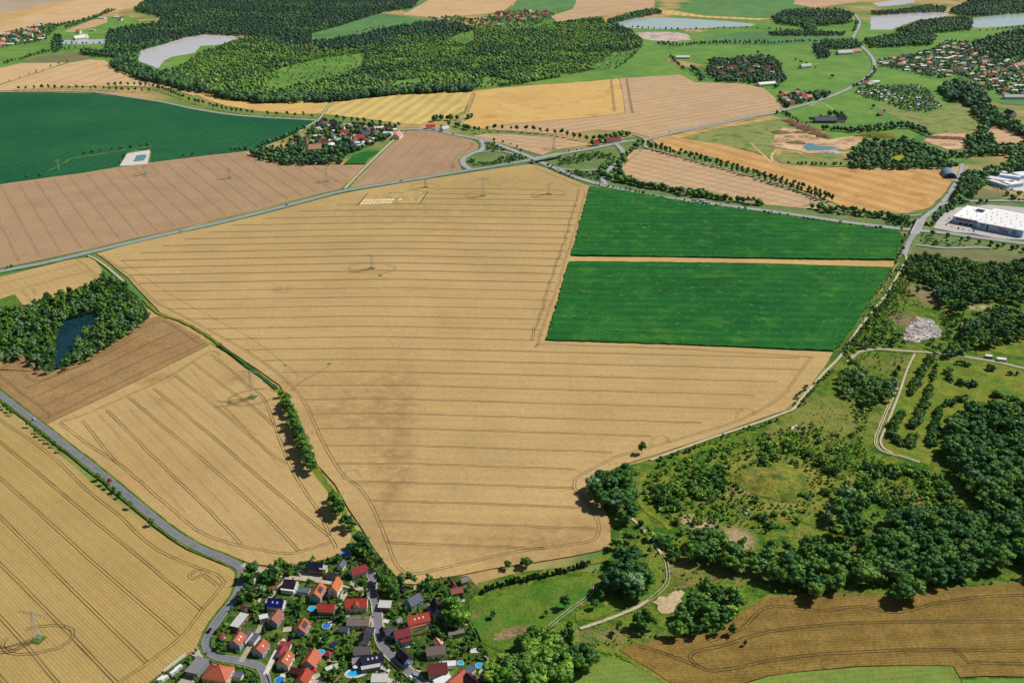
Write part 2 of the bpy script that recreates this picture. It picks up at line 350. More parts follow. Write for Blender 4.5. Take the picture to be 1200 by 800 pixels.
def inside(p, poly):
    x, y = p[0], p[1]; c = False; n = len(poly); j = n - 1
    for i in range(n):
        a, b = poly[i], poly[j]
        if (a[1] > y) != (b[1] > y) and x < (b[0] - a[0]) * (y - a[1]) / (b[1] - a[1]) + a[0]: c = not c
        j = i
    return c
def poly_sheet(mb, px, z, m=0, jit=.5, step=14, skirt=.4, rng=R):
    g = ragged([G(x, y, z) for x, y in px], step, jit, rng)
    g = [Vector((p.x, p.y, z)) for p in g]
    ar = sum(g[i - 1].x * g[i].y - g[i].x * g[i - 1].y for i in range(len(g)))
    if ar < 0: g.reverse()
    n = len(g); vs = list(g) + [Vector((p.x, p.y, z - skirt)) for p in g]
    mb.add(vs, [tuple(range(n))], m)
    b = len(mb.v) - 2 * n
    for i in range(n):
        j = (i + 1) % n; mb.f.append((b + j, b + i, b + n + i, b + n + j)); mb.m.append(m)
    return g
def ribbon(mb, pts, w, z=None, m=0, skirt=.4, jit=0.0, rng=R, flare=0.0):
    """strip of width w along ground points; z: one level or None to keep the points' own heights"""
    n = len(pts); l = []; r = []
    for i in range(n):
        d = pts[min(i + 1, n - 1)] - pts[max(i - 1, 0)]; d.z = 0
        if d.length < 1e-6: d = Vector((1, 0, 0))
        d.normalize(); nn = Vector((-d.y, d.x, 0)); zz = pts[i].z if z is None else z
        p = Vector((pts[i].x, pts[i].y, zz))
        l.append(p + nn * (w / 2 + rng.gauss(0, jit))); r.append(p - nn * (w / 2 + rng.gauss(0, jit)))
    vs = l + r; fs = [(i, n + i, n + i + 1, i + 1) for i in range(n - 1)]
    if skirt:
        dz = Vector((0, 0, -skirt)); fl = [(p - q).normalized() * flare for p, q in zip(l, r)]; vs += [p + dz + e for p, e in zip(l, fl)] + [p + dz - e for p, e in zip(r, fl)]
        for i in range(n - 1):
            fs.append((i, i + 1, 2 * n + i + 1, 2 * n + i)); fs.append((n + i + 1, n + i, 3 * n + i, 3 * n + i + 1))
        fs.append((n, 0, 2 * n, 3 * n)); fs.append((n - 1, 2 * n - 1, 4 * n - 1, 3 * n - 1))
    mb.add(vs, fs, m)
def gpts(px, z=0.0, n=6): return smooth([G(p[0], p[1], p[2] if len(p) > 2 else z) for p in px], n)
def wob(pts, a, rng=R): return [p + Vector((rng.gauss(0, a), rng.gauss(0, a), 0)) for p in pts]
def resample(pts, step):
    out = [pts[0]]; acc = 0
    for a, b in zip(pts, pts[1:]):
        d = b - a; L = d.length
        if L < 1e-6: continue
        k = max(1, int(L / step))
        out += [a + d * ((j + 1) / k) for j in range(k)]
    return out
def ruts(mb, pts, z, m, gap=1.9, w=.6, a=.22):
    """the two wheel tracks of one pass"""
    pts = wob(resample(pts, 11), a)
    for s in (-1, 1):
        q = []
        for i, p in enumerate(pts):
            d = pts[min(i + 1, len(pts) - 1)] - pts[max(i - 1, 0)]; d.z = 0; d.normalize()
            q.append(p + Vector((-d.y, d.x, 0)) * s * gap / 2)
        ribbon(mb, q, w, z, m, 0, .08)
def clip(poly, a, b):
    """pieces of the line a-b inside the polygon"""
    ts = []; d = b - a
    for i in range(len(poly)):
        p, q = poly[i], poly[(i + 1) % len(poly)]; e = q - p; den = d.x * e.y - d.y * e.x
        if abs(den) < 1e-9: continue
        t = ((p.x - a.x) * e.y - (p.y - a.y) * e.x) / den; u = ((p.x - a.x) * d.y - (p.y - a.y) * d.x) / den
        if 0 <= u < 1: ts.append(t)
    ts.sort(); return [(a + d * t0, a + d * t1) for t0, t1 in zip(ts[::2], ts[1::2])]
def parallel(mb, poly, p0, p1, sp, z, m, inset=8, skip=(), **k):
    a, b = G(*p0), G(*p1); d = (b - a).normalized(); n = Vector((-d.y, d.x, 0))
    for i in range(-60, 61):
        o = a + n * (i * sp)
        for s, e in clip(poly, o - d * 6000, o + d * 6000):
            L = (e - s).length
            if L > 3 * inset: ruts(mb, [s + (e - s) * (inset / L), e - (e - s) * (inset / L)], z, m, **k)
NF = [0]
def field(name, px, mat, z=.3, jit=.5, step=16, lines=None, rutmat='rut', rz=None, extra=None, skirt=.5, **k):
    NF[0] += 1; z += .0012 * NF[0]
    mb = MB(); g = poly_sheet(mb, px, z, 0, jit, step, skirt)
    zz = z + .05
    if lines:
        for it in lines:
            if it[0] == 'par': parallel(mb, g, it[1], it[2], it[3], zz, 1, **(it[4] if len(it) > 4 else {}))
            else: kw = dict(it[2]) if len(it) > 2 else {}; ruts(mb, gpts(it[1], z, 5), zz, kw.pop('m', 1), **kw)
    if extra: extra(mb, zz, g)
    o = mb.build(name, [M[mat], M[rutmat], M['rut_faint'], M['verge']])
    tag(o, kind='structure'); return o, g
def strip(name, px, w, mat, z=.45, n=6, skirt=.5, jit=0.0):
    mb = MB(); p = resample(gpts(px, z, n), 9 if jit else 1e9); ribbon(mb, p, w, z, 0, skirt, jit); return tag(mb.build(name, M[mat]), kind='structure')
# base: one sheet to the horizon
mb = MB(); mb.add([(-9000, -2200, -.25), (9000, -2200, -.25), (9000, 12000, -.25), (-9000, 12000, -.25)], [(0, 1, 2, 3)])
tag(mb.build('ground', M['farmland']), kind='structure')
# broad land covers below the fields
def cover(name, px, mat, z=.04, jit=2.0, step=22): return field(name, px, mat, z, jit, step, skirt=.25)
cover('scrub_land', [(1069, 288), (1058, 312), (1030, 355), (995, 402), (965, 438), (930, 480), (890, 494), (800, 524), (755, 540), (700, 556), (690, 575), (700, 600), (712, 640), (700, 672), (660, 664), (560, 683), (545, 700), (550, 740), (585, 800), (600, 860), (1300, 880), (1300, 690), (1300, 285)], 'scrub_ground')
cover('verge_land', [(1049, 303), (1062, 298), (1058, 314), (1049, 331), (1034, 353), (1014, 377), (998, 400), (986, 418), (974, 432), (966, 430), (977, 411), (1001, 381), (1029, 336), (1046, 313)], 'verge', .1, .5, 8)
cover('meadow', [(820, 38), (870, 26), (1005, 22), (1110, 35), (1300, 30), (1300, 130), (1165, 120), (1100, 150), (1060, 165), (985, 178), (925, 140), (900, 133), (850, 80), (768, 66), (755, 40)], 'meadow', .04)
cover('meadow', [(-80, 20), (60, 28), (150, 18), (190, 36), (130, 74), (60, 78), (-80, 105)], 'meadow', .04)
cover('meadow', [(560, 40), (760, 22), (800, 35), (830, 60), (760, 66), (700, 84), (620, 96)], 'meadow', .06)
cover('meadow', [(125, 60), (280, 44), (420, 40), (600, 28), (720, 30), (757, 50), (715, 66), (700, 82), (625, 98), (554, 106), (440, 110), (300, 118), (240, 108), (165, 92), (128, 76)], 'meadow', .08)
cover('verge_land', [(552, 160), (625, 180), (640, 186), (740, 160), (760, 165), (735, 190), (722, 206), (900, 240), (1060, 252), (1120, 205), (1215, 250), (1215, 300), (1062, 292), (1058, 272), (694, 220), (640, 200), (545, 205), (535, 186)], 'verge_far', .04)
cover('garden_land', [(150, 820), (186, 788), (225, 764), (246, 742), (276, 695), (286, 668), (310, 668), (345, 661), (382, 655), (404, 646), (428, 640), (448, 660), (470, 684), (500, 680), (548, 674), (562, 690), (549, 706), (554, 738), (572, 760), (590, 800), (600, 860), (150, 870)], 'garden', .16, 1.0, 10)
# ---- fields
TR = []
ys = [(220, 500, 640), (226, 455, 664), (232, 430, 676), (238.5, 395, 678), (245.5, 350, 676), (253, 310, 675), (260.5, 272, 672), (268, 245, 670), (275.5, 216, 667), (283, 190, 665), (291, 165, 663), (299.5, 142, 660), (308, 140, 658), (317, 152, 655), (327, 163, 651), (337, 175, 648), (347.5, 185, 644), (358, 197, 640), (370, 220, 636), (382, 244, 632), (394.5, 266, 628), (407.5, 288, 936), (420.5, 308, 937), (435, 330, 912), (451, 346, 884), (467, 357, 872), (484, 364, 822), (501, 372, 764), (521, 382, 716), (542, 394, 676), (564, 410, 672), (586, 432, 684), (610, 445, 698), (635, 453, 640)]
def arc(y, x):
    d = x - 450.0; s = (y - 220) / 360.0
    return y + (d * (.012 + .024 * s) if d > 0 else -d * (.006 + .02 * max(0, 1 - s) * .8))
for y, xa, xb in ys:
    n = max(3, int((xb - xa) / 90))
    TR.append(('pts', [(xa + (xb - xa) * i / n, arc(y, xa + (xb - xa) * i / n)) for i in range(n + 1)], dict(w=.8 + .5 * (y < 330), gap=1.9, a=.3)))
HL = [(118, 299), (150, 322), (180, 352), (196, 361), (225, 376), (260, 395), (290, 412), (325, 437), (353, 465), (370, 500), (385, 530), (402, 556), (420, 570), (435, 591), (450, 625), (460, 652), (467, 664), (477, 671.5), (492, 671.5), (520, 665), (560, 656), (605, 646), (650, 640), (690, 634), (701, 625), (699, 606), (681, 580), (673, 571), (676, 560), (690, 551), (720, 536), (760, 524), (800, 513), (850, 498), (882, 485), (914, 466), (932, 444), (948, 422), (952, 419)]
TR.append(('pts', HL, dict(w=.75, gap=2.2, a=.15)))
TR.append(('pts', [(679, 222), (668, 260), (655, 300), (640, 345), (624, 400)], dict(w=.9, a=.9)))
TR.append(('pts', [(686, 226), (676, 262), (664, 300), (650, 345), (630, 402), (640, 403), (740, 406.5), (860, 412), (952, 419)], dict(w=.7, a=.5)))
TR.append(('pts', [(625, 196), (650, 206), (676, 217), (682, 219)], dict(w=.9)))
TR.append(('pts', [(340, 458), (352, 448), (370, 438), (386, 428)], dict(w=.5, gap=1.6)))
TR.append(('pts', [(142, 305), (200, 345), (260, 378), (300, 400), (350, 440)], dict(w=.35, gap=.8, m=2)))
for (x, y) in ((775, 513), (875, 481), (413, 553)):
    TR.append(('pts', [(x - 12, y + 9), (x - 10, y + 2), (x - 4, y - 2), (x + 4, y - 2), (x + 9, y + 3), (x + 8, y + 6)], dict(w=.45, a=.1)))
PYL = [(296, 466, 27), (45, 750, 22), (436, 315, 17), (566, 230, 27), (498.5, 220, 13), (383, 213, 21), (643, 228, 17), (649, 174.5, 20), (269, 209, 15), (170, 205, 14), (69, 199, 15), (801, 230, 13), (949, 241, 12)]
def rings(ids, rx, m):
    def fn(mb, zz, g):
        for i in ids:
            x, y, h = PYL[i]; c = G(x, y); pts = []
            a0 = R.uniform(0, 6)
            for k in range(19):
                t = a0 + 2 * PI * k / 20; rr = rx * (1 + .16 * math.sin(2 * t + i)); pts.append(c + Vector((math.cos(t) * rr * 1.25, math.sin(t) * rr, 0)))
            ruts(mb, smooth(pts, 3), zz + .02, 1, gap=1.9, w=.5)
            s = 4.2
            mb.add([c + Vector((s * 1.25 * math.cos(t), s * 1.25 * math.sin(t), zz + .05)) for t in (.4, .4 + PI / 2, .4 + PI, .4 + 1.5 * PI)], [(0, 1, 2, 3)], 3)
            ruts(mb, [c, c + Vector((-rx * .8, -rx * .7, 0)), c + Vector((-rx * 1.3, -rx * .8, 0))], zz + .02, 1, w=.9)
    return fn
def main_extra(mb, zz, g):
    rings((2, 3, 4, 6), 19, 1)(mb, zz, g)
    for x, y in ((334, 429), (386, 427), (445, 324), (446, 323)):
        c = G(x, y); mb.add([c + Vector((R.uniform(1.6, 3) * math.cos(t), R.uniform(1.2, 2) * math.sin(t), zz + .06)) for t in (0, 1, 2, 3, 4, 5)], [(0, 1, 2, 3, 4, 5)], 3)
F1 = [(113, 297), (150, 286.5), (200, 275.5), (250, 265), (300, 253), (350, 240), (400, 227), (450, 218), (500, 210), (545, 203.5), (580, 198), (622, 192.5), (640, 197), (660, 206), (680, 214), (693, 219.5), (669, 300), (667, 307), (640, 398.5), (740, 402), (860, 407), (976, 412.5), (968, 427), (950, 451), (932, 470), (918, 481), (880, 494), (830, 512), (790, 525), (760, 535), (742, 540), (720, 548), (700, 560), (690, 572), (705, 590), (715, 612), (716, 640), (700, 645), (640, 656), (580, 665), (540, 673), (500, 679), (487, 684), (472, 683), (453, 662), (437, 640), (424, 618), (409, 596), (393, 567), (373, 545), (361, 520), (351, 498), (340, 472), (328, 451), (300, 431), (266, 409), (237, 390), (212, 376), (188, 366), (170, 347), (150, 325), (130, 309)]
field('wheat_field', F1, 'wheat', .7, .35, 18, TR, extra=main_extra, skirt=.9)
T2 = [[(70, 495), (100, 518), (140, 544), (170, 569), (205, 599), (225, 617), (250, 630), (282, 639), (325, 647), (350, 646.5), (387, 635)], [(125, 480), (190, 545), (247, 600), (282, 637)], [(97, 492), (118, 520), (138, 543)],
      [(150, 465), (225, 527), (300, 594), (350, 645)], [(180, 455), (250, 512), (300, 556), (352, 600), (386, 628)], [(205, 440), (250, 474), (300, 516.5), (336, 544)], [(227, 425), (262, 452), (300, 480), (321, 498)], [(247, 415), (275, 437), (292, 455)],
      [(288, 448), (300, 457), (312, 472), (323, 502), (338, 541), (352, 567), (374, 600), (384, 622), (394, 642)], [(70, 494), (100, 485), (150, 463), (205, 437), (245, 412), (258, 416)], [(296, 467), (282, 472), (270, 475), (252, 477)]]
F2 = [(56, 497.5), (120, 466.5), (190, 432), (247, 403.5), (264, 413), (287, 431), (308, 445), (324, 460), (333, 482), (344, 510), (358, 538), (368, 556), (384, 576), (396, 596), (405, 612), (412, 627), (408, 641), (396, 649), (380, 655), (345, 661), (312, 662), (292, 659), (270, 650), (245, 641), (220, 629), (190, 607), (150, 574.5), (115, 544.5), (75, 513)]
field('wheat_field', F2, 'wheat_pale', .7, .3, 14, [('pts', q, dict(w=.52, gap=2.1, a=.14)) for q in T2] + [('pts', [(x0, y0), (x1, y1)], dict(w=.4, gap=1.3, a=.1, m=2)) for x0, y0, x1, y1 in ((116, 486, 217, 600), (152, 480, 270, 600), (172, 460, 320, 600), (222, 432, 330, 548), (196, 446, 300, 535), (235, 455, 300, 510))], rutmat='rut_deep', extra=rings((0,), 15, 1), skirt=.9)
F5 = [(-60, 440), (0, 481), (30, 502), (75, 536.5), (110, 567), (150, 599), (180, 621.5), (215, 643), (250, 657.5), (270, 665.5), (279, 673), (279, 682), (271, 696), (258, 715), (243, 738.5), (226, 762), (216, 767), (192, 786), (180, 794), (165, 806), (110, 860), (-120, 900), (-120, 500)]
T5 = [[(-60, 438), (0, 491), (34, 514), (70, 542.5), (100, 572), (135, 600), (175, 637), (205, 654), (235, 666), (252, 672), (261, 679), (260, 686), (236, 715), (212, 746), (172, 777), (140, 799), (110, 830)], [(-60, 470), (0, 517.5), (60, 567), (100, 601), (160, 650), (236, 714)], [(-60, 505), (0, 560), (44, 599), (120, 668), (209, 745)],
      [(-60, 548), (0, 605.5), (86, 692), (172, 776)], [(-60, 600), (0, 660), (68, 728), (136, 799)], [(-60, 660), (0, 722), (68, 800), (110, 848)], [(-60, 735), (0, 793), (40, 840)], [(238, 672), (255, 686)], [(238, 671), (228, 678), (222, 674), (230, 668), (238, 668)]]
field('wheat_field', F5, 'wheat_olive', .7, .3, 14, [('pts', q, dict(w=.52, gap=2.0, a=.12)) for q in T5], rutmat='rut_deep', extra=rings((1,), 14, 1), skirt=.9)
F3 = [(-40, 432), (0, 423), (26, 415), (40, 432), (60, 436), (98, 421), (126, 405), (152, 387), (175, 373.5), (187, 369.5), (205, 378), (230, 392), (244.5, 403), (190, 430.5), (120, 465), (54, 496), (25, 477), (0, 459), (-40, 430)]
field('barley_field', F3, 'barley_dark', .7, .3, 12, [('pts', q, dict(w=.5, a=.2)) for q in ([(2, 432), (15, 425), (22, 426), (30, 440), (45, 446), (80, 434), (135, 405), (165, 385), (185, 377), (200, 380), (232, 402)], [(30, 455), (70, 438), (120, 417), (165, 392)], [(36, 467), (90, 442), (150, 414), (205, 388)], [(50, 476), (110, 449), (170, 420), (235, 393)], [(-5, 436), (25, 460), (57, 484), (54, 491)], [(62, 486), (120, 458), (190, 425), (240, 402)])], rutmat='rut_deep', skirt=.9)
F4 = [(-60, 337), (0, 324.5), (44, 313.5), (80, 304.5), (104, 301.5), (112, 306), (119, 315), (118, 327), (91, 338), (58, 350), (37, 357), (26, 357), (0, 356), (-60, 366)]
field('wheat_field', F4, 'wheat_pale', .7, .4, 12, [('pts', q, dict(w=.5, a=.2)) for q in ([(0, 333), (50, 320), (92, 309)], [(0, 345), (55, 330), (105, 317)], [(90, 304), (102, 312), (110, 322), (117, 328)], [(25, 340), (30, 345), (36, 353)], [(38, 338), (42, 346)])], skirt=.9)
field('grass_patch', [(-60, 357), (0, 350.5), (17, 344.5), (26, 356), (14, 364), (-60, 372)], 'meadow_near', .75)
F6 = [(-80, 331), (0, 314), (50, 304), (100, 293), (150, 281), (200, 269.5), (250, 258), (300, 246.5), (350, 233), (398, 221.5), (412, 207), (425, 193), (400, 194), (345, 193.5), (312, 189), (296, 182), (285, 177.5), (235, 183), (180, 190), (145, 195), (105, 201.5), (50, 209), (0, 216), (-80, 226)]
field('barley_field', F6, 'barley_brown', .5, .5, 20, [('par', (80, 205), (140, 280), 24, dict(inset=9, w=.55, a=.3))], rutmat='rut', extra=rings((5, 8, 9), 13, 1), skirt=.7)
F7 = [(410, 220.5), (441, 186), (460, 168), (477, 154.5), (492, 152), (510, 154.5), (532, 159), (552, 163.5), (561, 169), (559, 175), (545, 181), (538, 188), (540, 195), (541, 199.5), (520, 203), (480, 209.5), (440, 215.5)]
field('barley_field', F7, 'barley_brown', .5, .5, 20, [('par', (440, 213), (500, 157), 24, dict(inset=10, w=.6))] + [('pts', [(552, 167), (553, 173), (540, 179), (531, 189), (534, 197)], dict(w=1.2)), ('pts', [(526, 186), (530, 198)], dict(w=1.2))], rutmat='rut_far')
def yellow_lines(px_lines):
    def fn(mb, zz, g):
        for q, w in px_lines: ribbon(mb, wob(resample(gpts(q, zz), 9), .8), w, zz + .03, 3, 0, .5)
    return fn
Z = 2.1
M1 = [(691, 218.5), (725, 222), (775, 230.5), (825, 239.5), (862, 244), (900, 248.5), (967, 259.5), (1012, 265), (1050, 269.5), (1057.5, 274), (1056, 286), (1049, 303), (980, 302.5), (900, 301.5), (800, 300), (669.5, 298)]
M2 = [(667, 306), (760, 306.5), (900, 308.5), (1046, 313.5), (1029, 336), (1001, 381), (977, 410), (860, 405), (740, 400.5), (640, 397.5)]
field('maize_field', [(x, y) for x, y in M1], 'maize', Z, .7, 5, extra=None, skirt=2.2)
field('maize_field', M2, 'maize', Z, .7, 5, skirt=2.2)
mb = MB()
for q, w in (([(704, 226), (698, 250), (693, 270), (688, 290)], 1.7), ([(683, 312), (679, 335), (671, 365), (664, 384)], 1.7), ([(668, 385), (740, 388), (836, 391)], 1.7), ([(660, 341), (700, 343), (740, 338), (790, 330), (840, 325), (900, 326)], 1.7), ([(1015, 330), (1000, 350), (985, 375), (965, 396)], 1.7), ([(810, 333), (870, 331)], 2.5)):
    ribbon(mb, wob(resample(gpts(q, Z + .26), 5), .8), w, Z + .27, 0, 0, .5)
field_w = tag(mb.build('maize_weeds', ground('maize_thin', [col(52, 112, 42), col(64, 120, 44), col(40, 104, 44)], big=20, mid=5, fine=2, patch=[(col(20, 100, 46), .5, .56, 4)])), kind='structure')
field('field_strip', [(668, 300.5), (800, 302), (1049, 306.5), (1046, 313), (900, 308.5), (667, 306)], 'ochre', .6)
F8 = [(-80, 112), (0, 109), (60, 108.5), (110, 109.5), (150, 115), (190, 121), (230, 129.5), (270, 135.5), (300, 138), (366, 141.5), (364, 147), (350, 155), (335, 161), (312, 170), (296, 176), (284, 177), (235, 182.5), (177, 190), (178, 177), (160, 174.5), (150, 178), (143, 193.5), (105, 200.5), (50, 208), (0, 215), (-80, 225)]
field('beet_field', F8, 'beet', .5, .6, 20, extra=yellow_lines([([(57, 200), (85, 185)], 3)]))
field('track', [(85, 184.6), (125, 178.8), (150, 174.5), (178, 170.5), (178, 171.3), (150, 175.6), (125, 179.7), (86, 185.6)], 'verge', .6)
field('maize_field', [(403, 192), (415, 181), (432, 176.5), (443, 177), (432, 185), (428, 191.5)], 'maize', 1.5, .4, 9, skirt=1.6)
# west
field('wheat_field', [(-80, 92), (0, 80), (25, 74), (77, 73.5), (40, 86), (0, 98.5), (-80, 106)], 'wheat_far', .3)
field('wheat_field', [(-80, 107), (0, 100), (42, 87), (80, 74), (104, 70), (123, 71), (131, 79), (160, 90), (190, 97), (238, 109), (226, 112), (205, 105), (185, 102), (150, 101), (100, 101), (50, 103), (15, 106), (-80, 110)], 'wheat_far', .3, lines=[('par', (0, 110), (110, 75), 40, dict(w=.8))], rutmat='rut_far')
field('wheat_field', [(231, 111), (243, 108.5), (270, 113), (300, 117.5), (330, 119), (391, 116.5), (377, 133), (350, 134), (300, 130), (265, 124), (240, 116)], 'wheat_gold', .3)
field('meadow', [(25, 72), (41, 67), (60, 64), (87, 61.5), (105, 66), (104, 69), (80, 73.5), (50, 74)], 'olive_dull', .3)
field('wheat_field', [(-90, 26), (85, -2), (115, -8), (172, -3), (160, 8), (120, 16), (105, 22), (60, 30), (50, 29.5), (0, 41), (-90, 60)], 'wheat_far', .3)
field('wheat_field', [(-90, 14), (0, 16), (90, -3), (120, -8), (0, 27), (-90, 40)], 'ochre', .35)
field('fallow_field', [(-90, -30), (130, -30), (88, -1), (0, 16.5), (-90, 32)], 'fallow_grey', .4)
field('wheat_field', [(75, 37), (105, 24.5), (125, 20.5), (126, 26), (110, 32), (84, 38)], 'tan_far', .3)
field('basin', [(70, 49), (77, 47), (105, 46.5), (136, 46), (128, 49), (119, 51), (100, 52.3), (71, 52)], 'cover_pale', .5)
# north
field('meadow', [(361, 39), (382, 29), (415, 22.5), (450, 16), (475, 19), (500, 24), (484, 29), (465, 31), (420, 42), (377, 46.5)], 'meadow_mid', .3)
field('meadow', [(470, 12), (488, 0), (500, -8), (520, -8), (503, 1), (482, 15)], 'meadow_mid', .3)
field('wheat_field', [(472, 17.5), (503, 0), (525, -12), (618, -12), (605, 0), (590, 13.5), (565, 17), (510, 20.5), (500, 20)], 'wheat_far', .3, lines=[('par', (480, 17), (600, 2), 30, dict(w=.8))], rutmat='rut_far')
field('meadow', [(606, 0), (618, -12), (690, -12), (676, 0), (671, 11), (640, 14), (598, 13)], 'meadow_mid', .3)
field('wheat_field', [(671, 11), (676, 0), (686, -12), (768, -12), (767, 8), (758, 10.5), (710, 18.5), (682, 21), (654, 27), (645, 19)], 'tan_far', .3, lines=[('pts', [(672, 10.5), (720, 7), (767, 4)], dict(w=2))], rutmat='rut_far')
field('beet_field', [(790, 12), (812, 2), (840, -8), (935, -8), (952, 8), (932, 17), (900, 21), (870, 20.5), (825, 18)], 'meadow_mid', .3)
field('field_margin', [(775, 13), (790, 12.5), (825, 18.5), (900, 22), (890, 24), (830, 21), (776, 17)], 'wheat_lemon', .34)
field('wheat_field', [(930, 5), (935, -8), (1010, -8), (1003, 3), (985, 5), (955, 9)], 'tan_far', .3)
field('wheat_field', [(380, 134), (392, 117.5), (430, 114.5), (500, 108.5), (554, 106), (551, 112), (544, 130), (535, 134), (520, 139), (500, 143.5), (490, 146), (470, 145), (430, 139.5)], 'wheat_lemon', .3)
field('wheat_field', [(555, 107), (580, 104), (625, 100), (700, 94.5), (725, 92), (729, 110), (732, 132), (690, 137.5), (640, 142), (600, 145), (562, 150.5), (545, 147), (540, 143), (546, 131)], 'wheat_gold', .3, lines=[('pts', [(716, 93), (720, 131)], dict(w=2, gap=3)), ('pts', [(557, 109), (548, 132)], dict(w=2, gap=3))], rutmat='rut_far')
field('barley_field', [(726, 92), (760, 89.5), (797, 87.5), (808, 92), (815, 97), (870, 98), (895, 103.5), (905, 112), (921, 128), (890, 136), (860, 145), (800, 155), (762, 161), (748, 157), (735, 154), (700, 152.5), (665, 158), (620, 155), (562, 151), (600, 145.5), (690, 138), (733, 132.5), (730, 110)], 'tan_far', .3, lines=[('par', (740, 150), (900, 122), 24, dict(w=.6)), ('pts', [(734, 92), (741, 133)], dict(w=2.4, gap=3))], rutmat='rut_far')
field('barley_field', [(552, 160), (570, 157), (600, 157.5), (640, 161), (690, 167.5), (685, 170.5), (650, 175.5), (635, 181.5), (610, 174.5), (580, 166)], 'tan_far', .3, lines=[('par', (580, 163), (660, 172), 24, dict(w=.6))], rutmat='rut_far', extra=rings((7,), 14, 1))
field('barley_field', [(738, 176), (760, 175), (800, 186), (850, 199), (920, 220), (972, 240), (960, 245.5), (900, 240), (850, 233.5), (790, 223), (740, 212), (723, 205), (722, 197), (734, 187)], 'tan_far', .4, lines=[('par', (760, 190), (950, 234), 22, dict(w=.7)), ('pts', [(752, 176), (735, 190), (728, 200), (745, 211), (790, 220)], dict(w=1.0))], rutmat='rut_far')
field('stubble_field', [(764, 164), (776, 160), (800, 157), (850, 147), (900, 138), (905, 140), (850, 151), (798, 162), (850, 170), (885, 179), (913, 191), (960, 195.5), (1000, 197), (1097, 198.5), (1100, 205), (1116, 212.5), (1105, 228), (1090, 243), (1062, 250), (1030, 250), (985, 241), (950, 226), (900, 206), (830, 183), (780, 176)], 'stubble', .4)
field('rough_meadow', [(797, 162), (837, 151), (900, 141), (925, 138), (936, 150), (914, 158), (908, 172), (912, 190), (885, 178), (850, 170)], 'meadow_rough', .44)
field('meadow', [(620, 98), (662, 91), (710, 82), (735, 71), (750, 59.5), (775, 64), (792, 77), (807, 86.5), (820, 93), (815, 97), (797, 87.5), (725, 92), (625, 100)], 'meadow', .36)
field('meadow', [(823, 43), (870, 38), (940, 36), (1000, 42), (985, 50), (890, 53), (830, 52.5)], 'meadow_mid', .3)
field('meadow', [(1024, 124), (1045, 121), (1060, 128), (1085, 136), (1105, 127), (1128, 117), (1152, 140), (1150, 150), (1132, 155), (1095, 157), (1070, 150), (1055, 140)], 'meadow_rough', .3)
field('stubble_field', [(1149, 154), (1161, 144.5), (1176, 144), (1200, 158), (1290, 175), (1290, 190), (1200, 166), (1188, 168), (1175, 174), (1164, 168), (1163, 158)], 'tan_far', .3)
field('meadow', [(1160, 115), (1210, 112), (1290, 116), (1290, 130), (1200, 123), (1175, 122)], 'meadow_mid', .3)
field('fallow_field', [(1063, 292), (1087, 291.5), (1140, 292), (1198, 300), (1290, 312), (1290, 320), (1190, 305), (1170, 309), (1147, 306.5), (1110, 301), (1075, 300), (1064, 299)], 'olive_dull', .3)
# south east
F9 = [(725, 761), (747, 754), (780, 747), (837, 742), (870, 717), (900, 696), (925, 698), (960, 693), (1000, 695), (1040, 697), (1085, 691), (1150, 686), (1200, 682), (1330, 676), (1330, 790), (1200, 792), (1125, 793), (1117, 779.5), (1050, 779), (1000, 780), (962, 784), (900, 791), (870, 800), (850, 815), (790, 802), (760, 782)]
T9 = [[(747, 756), (775, 764), (810, 777), (832, 785), (862, 782), (900, 774), (962, 766), (1025, 762.5), (1100, 761), (1200, 762), (1300, 763)], [(817, 779), (809, 771), (815, 763), (850, 755), (900, 740), (962, 732), (1025, 729), (1100, 728), (1200, 728), (1300, 728)], [(830, 752), (870, 735), (900, 711), (962, 715), (1007, 710), (1050, 717), (1100, 706), (1150, 699), (1200, 697), (1300, 694)], [(1115, 760), (1128, 768), (1140, 776), (1200, 777)]]
field('barley_field', F9, 'barley_olive', .7, .5, 12, [('pts', q, dict(w=.55, gap=2.0, a=.12)) for q in T9], rutmat='rut_dark', skirt=.9)
field('meadow', [(872, 801), (900, 792), (962, 785), (1050, 780), (1117, 780), (1127, 800), (1120, 840), (830, 850)], 'meadow_mown', .3)
field('meadow', [(1127, 796), (1200, 795), (1330, 793), (1330, 850), (1135, 850)], 'meadow', .34)
field('meadow', [(655, 795), (680, 783), (700, 768), (720, 770), (760, 784), (795, 800), (860, 850), (600, 850)], 'meadow_mown', .3)
field('meadow', [(549, 706), (577, 701), (600, 692), (630, 683), (675, 675), (699, 676), (697, 688), (684, 702), (669, 713), (648, 730), (632, 744), (612, 752), (592, 764), (570, 756), (553, 738)], 'meadow_near', .3)
field('bare_patch', [(570, 742), (590, 735), (612, 733), (625, 730), (618, 740), (596, 748), (578, 750)], 'bare_soil', .36, 1.7, 3.2)
field('bare_patch', [(675, 718), (700, 712), (735, 698), (760, 690), (768, 690), (762, 700), (745, 707), (715, 718), (690, 726), (676, 728)], 'meadow_olive', .34, 1.7, 3.2)
field('meadow', [(564, 688), (575, 683), (620, 672), (660, 665), (700, 652), (714, 648), (714, 657), (690, 661), (640, 674), (590, 684), (566, 693)], 'meadow_olive', .3)
field('meadow', [(760, 650), (775, 650), (779, 668), (775, 690), (762, 698), (758, 675)], 'meadow_olive', .3, 1.0, 6)
field('bare_patch', [(764, 705), (790, 692), (803, 694), (800, 705), (790, 716), (775, 718)], 'bare_pale', .34, 1.7, 3.2)
field('dump_ground', [(1060, 388), (1074, 371), (1090, 373), (1104, 387), (1101, 395), (1084, 399), (1070, 401), (1060, 398)], 'rubble_ground', .34, 1.7, 3.2)
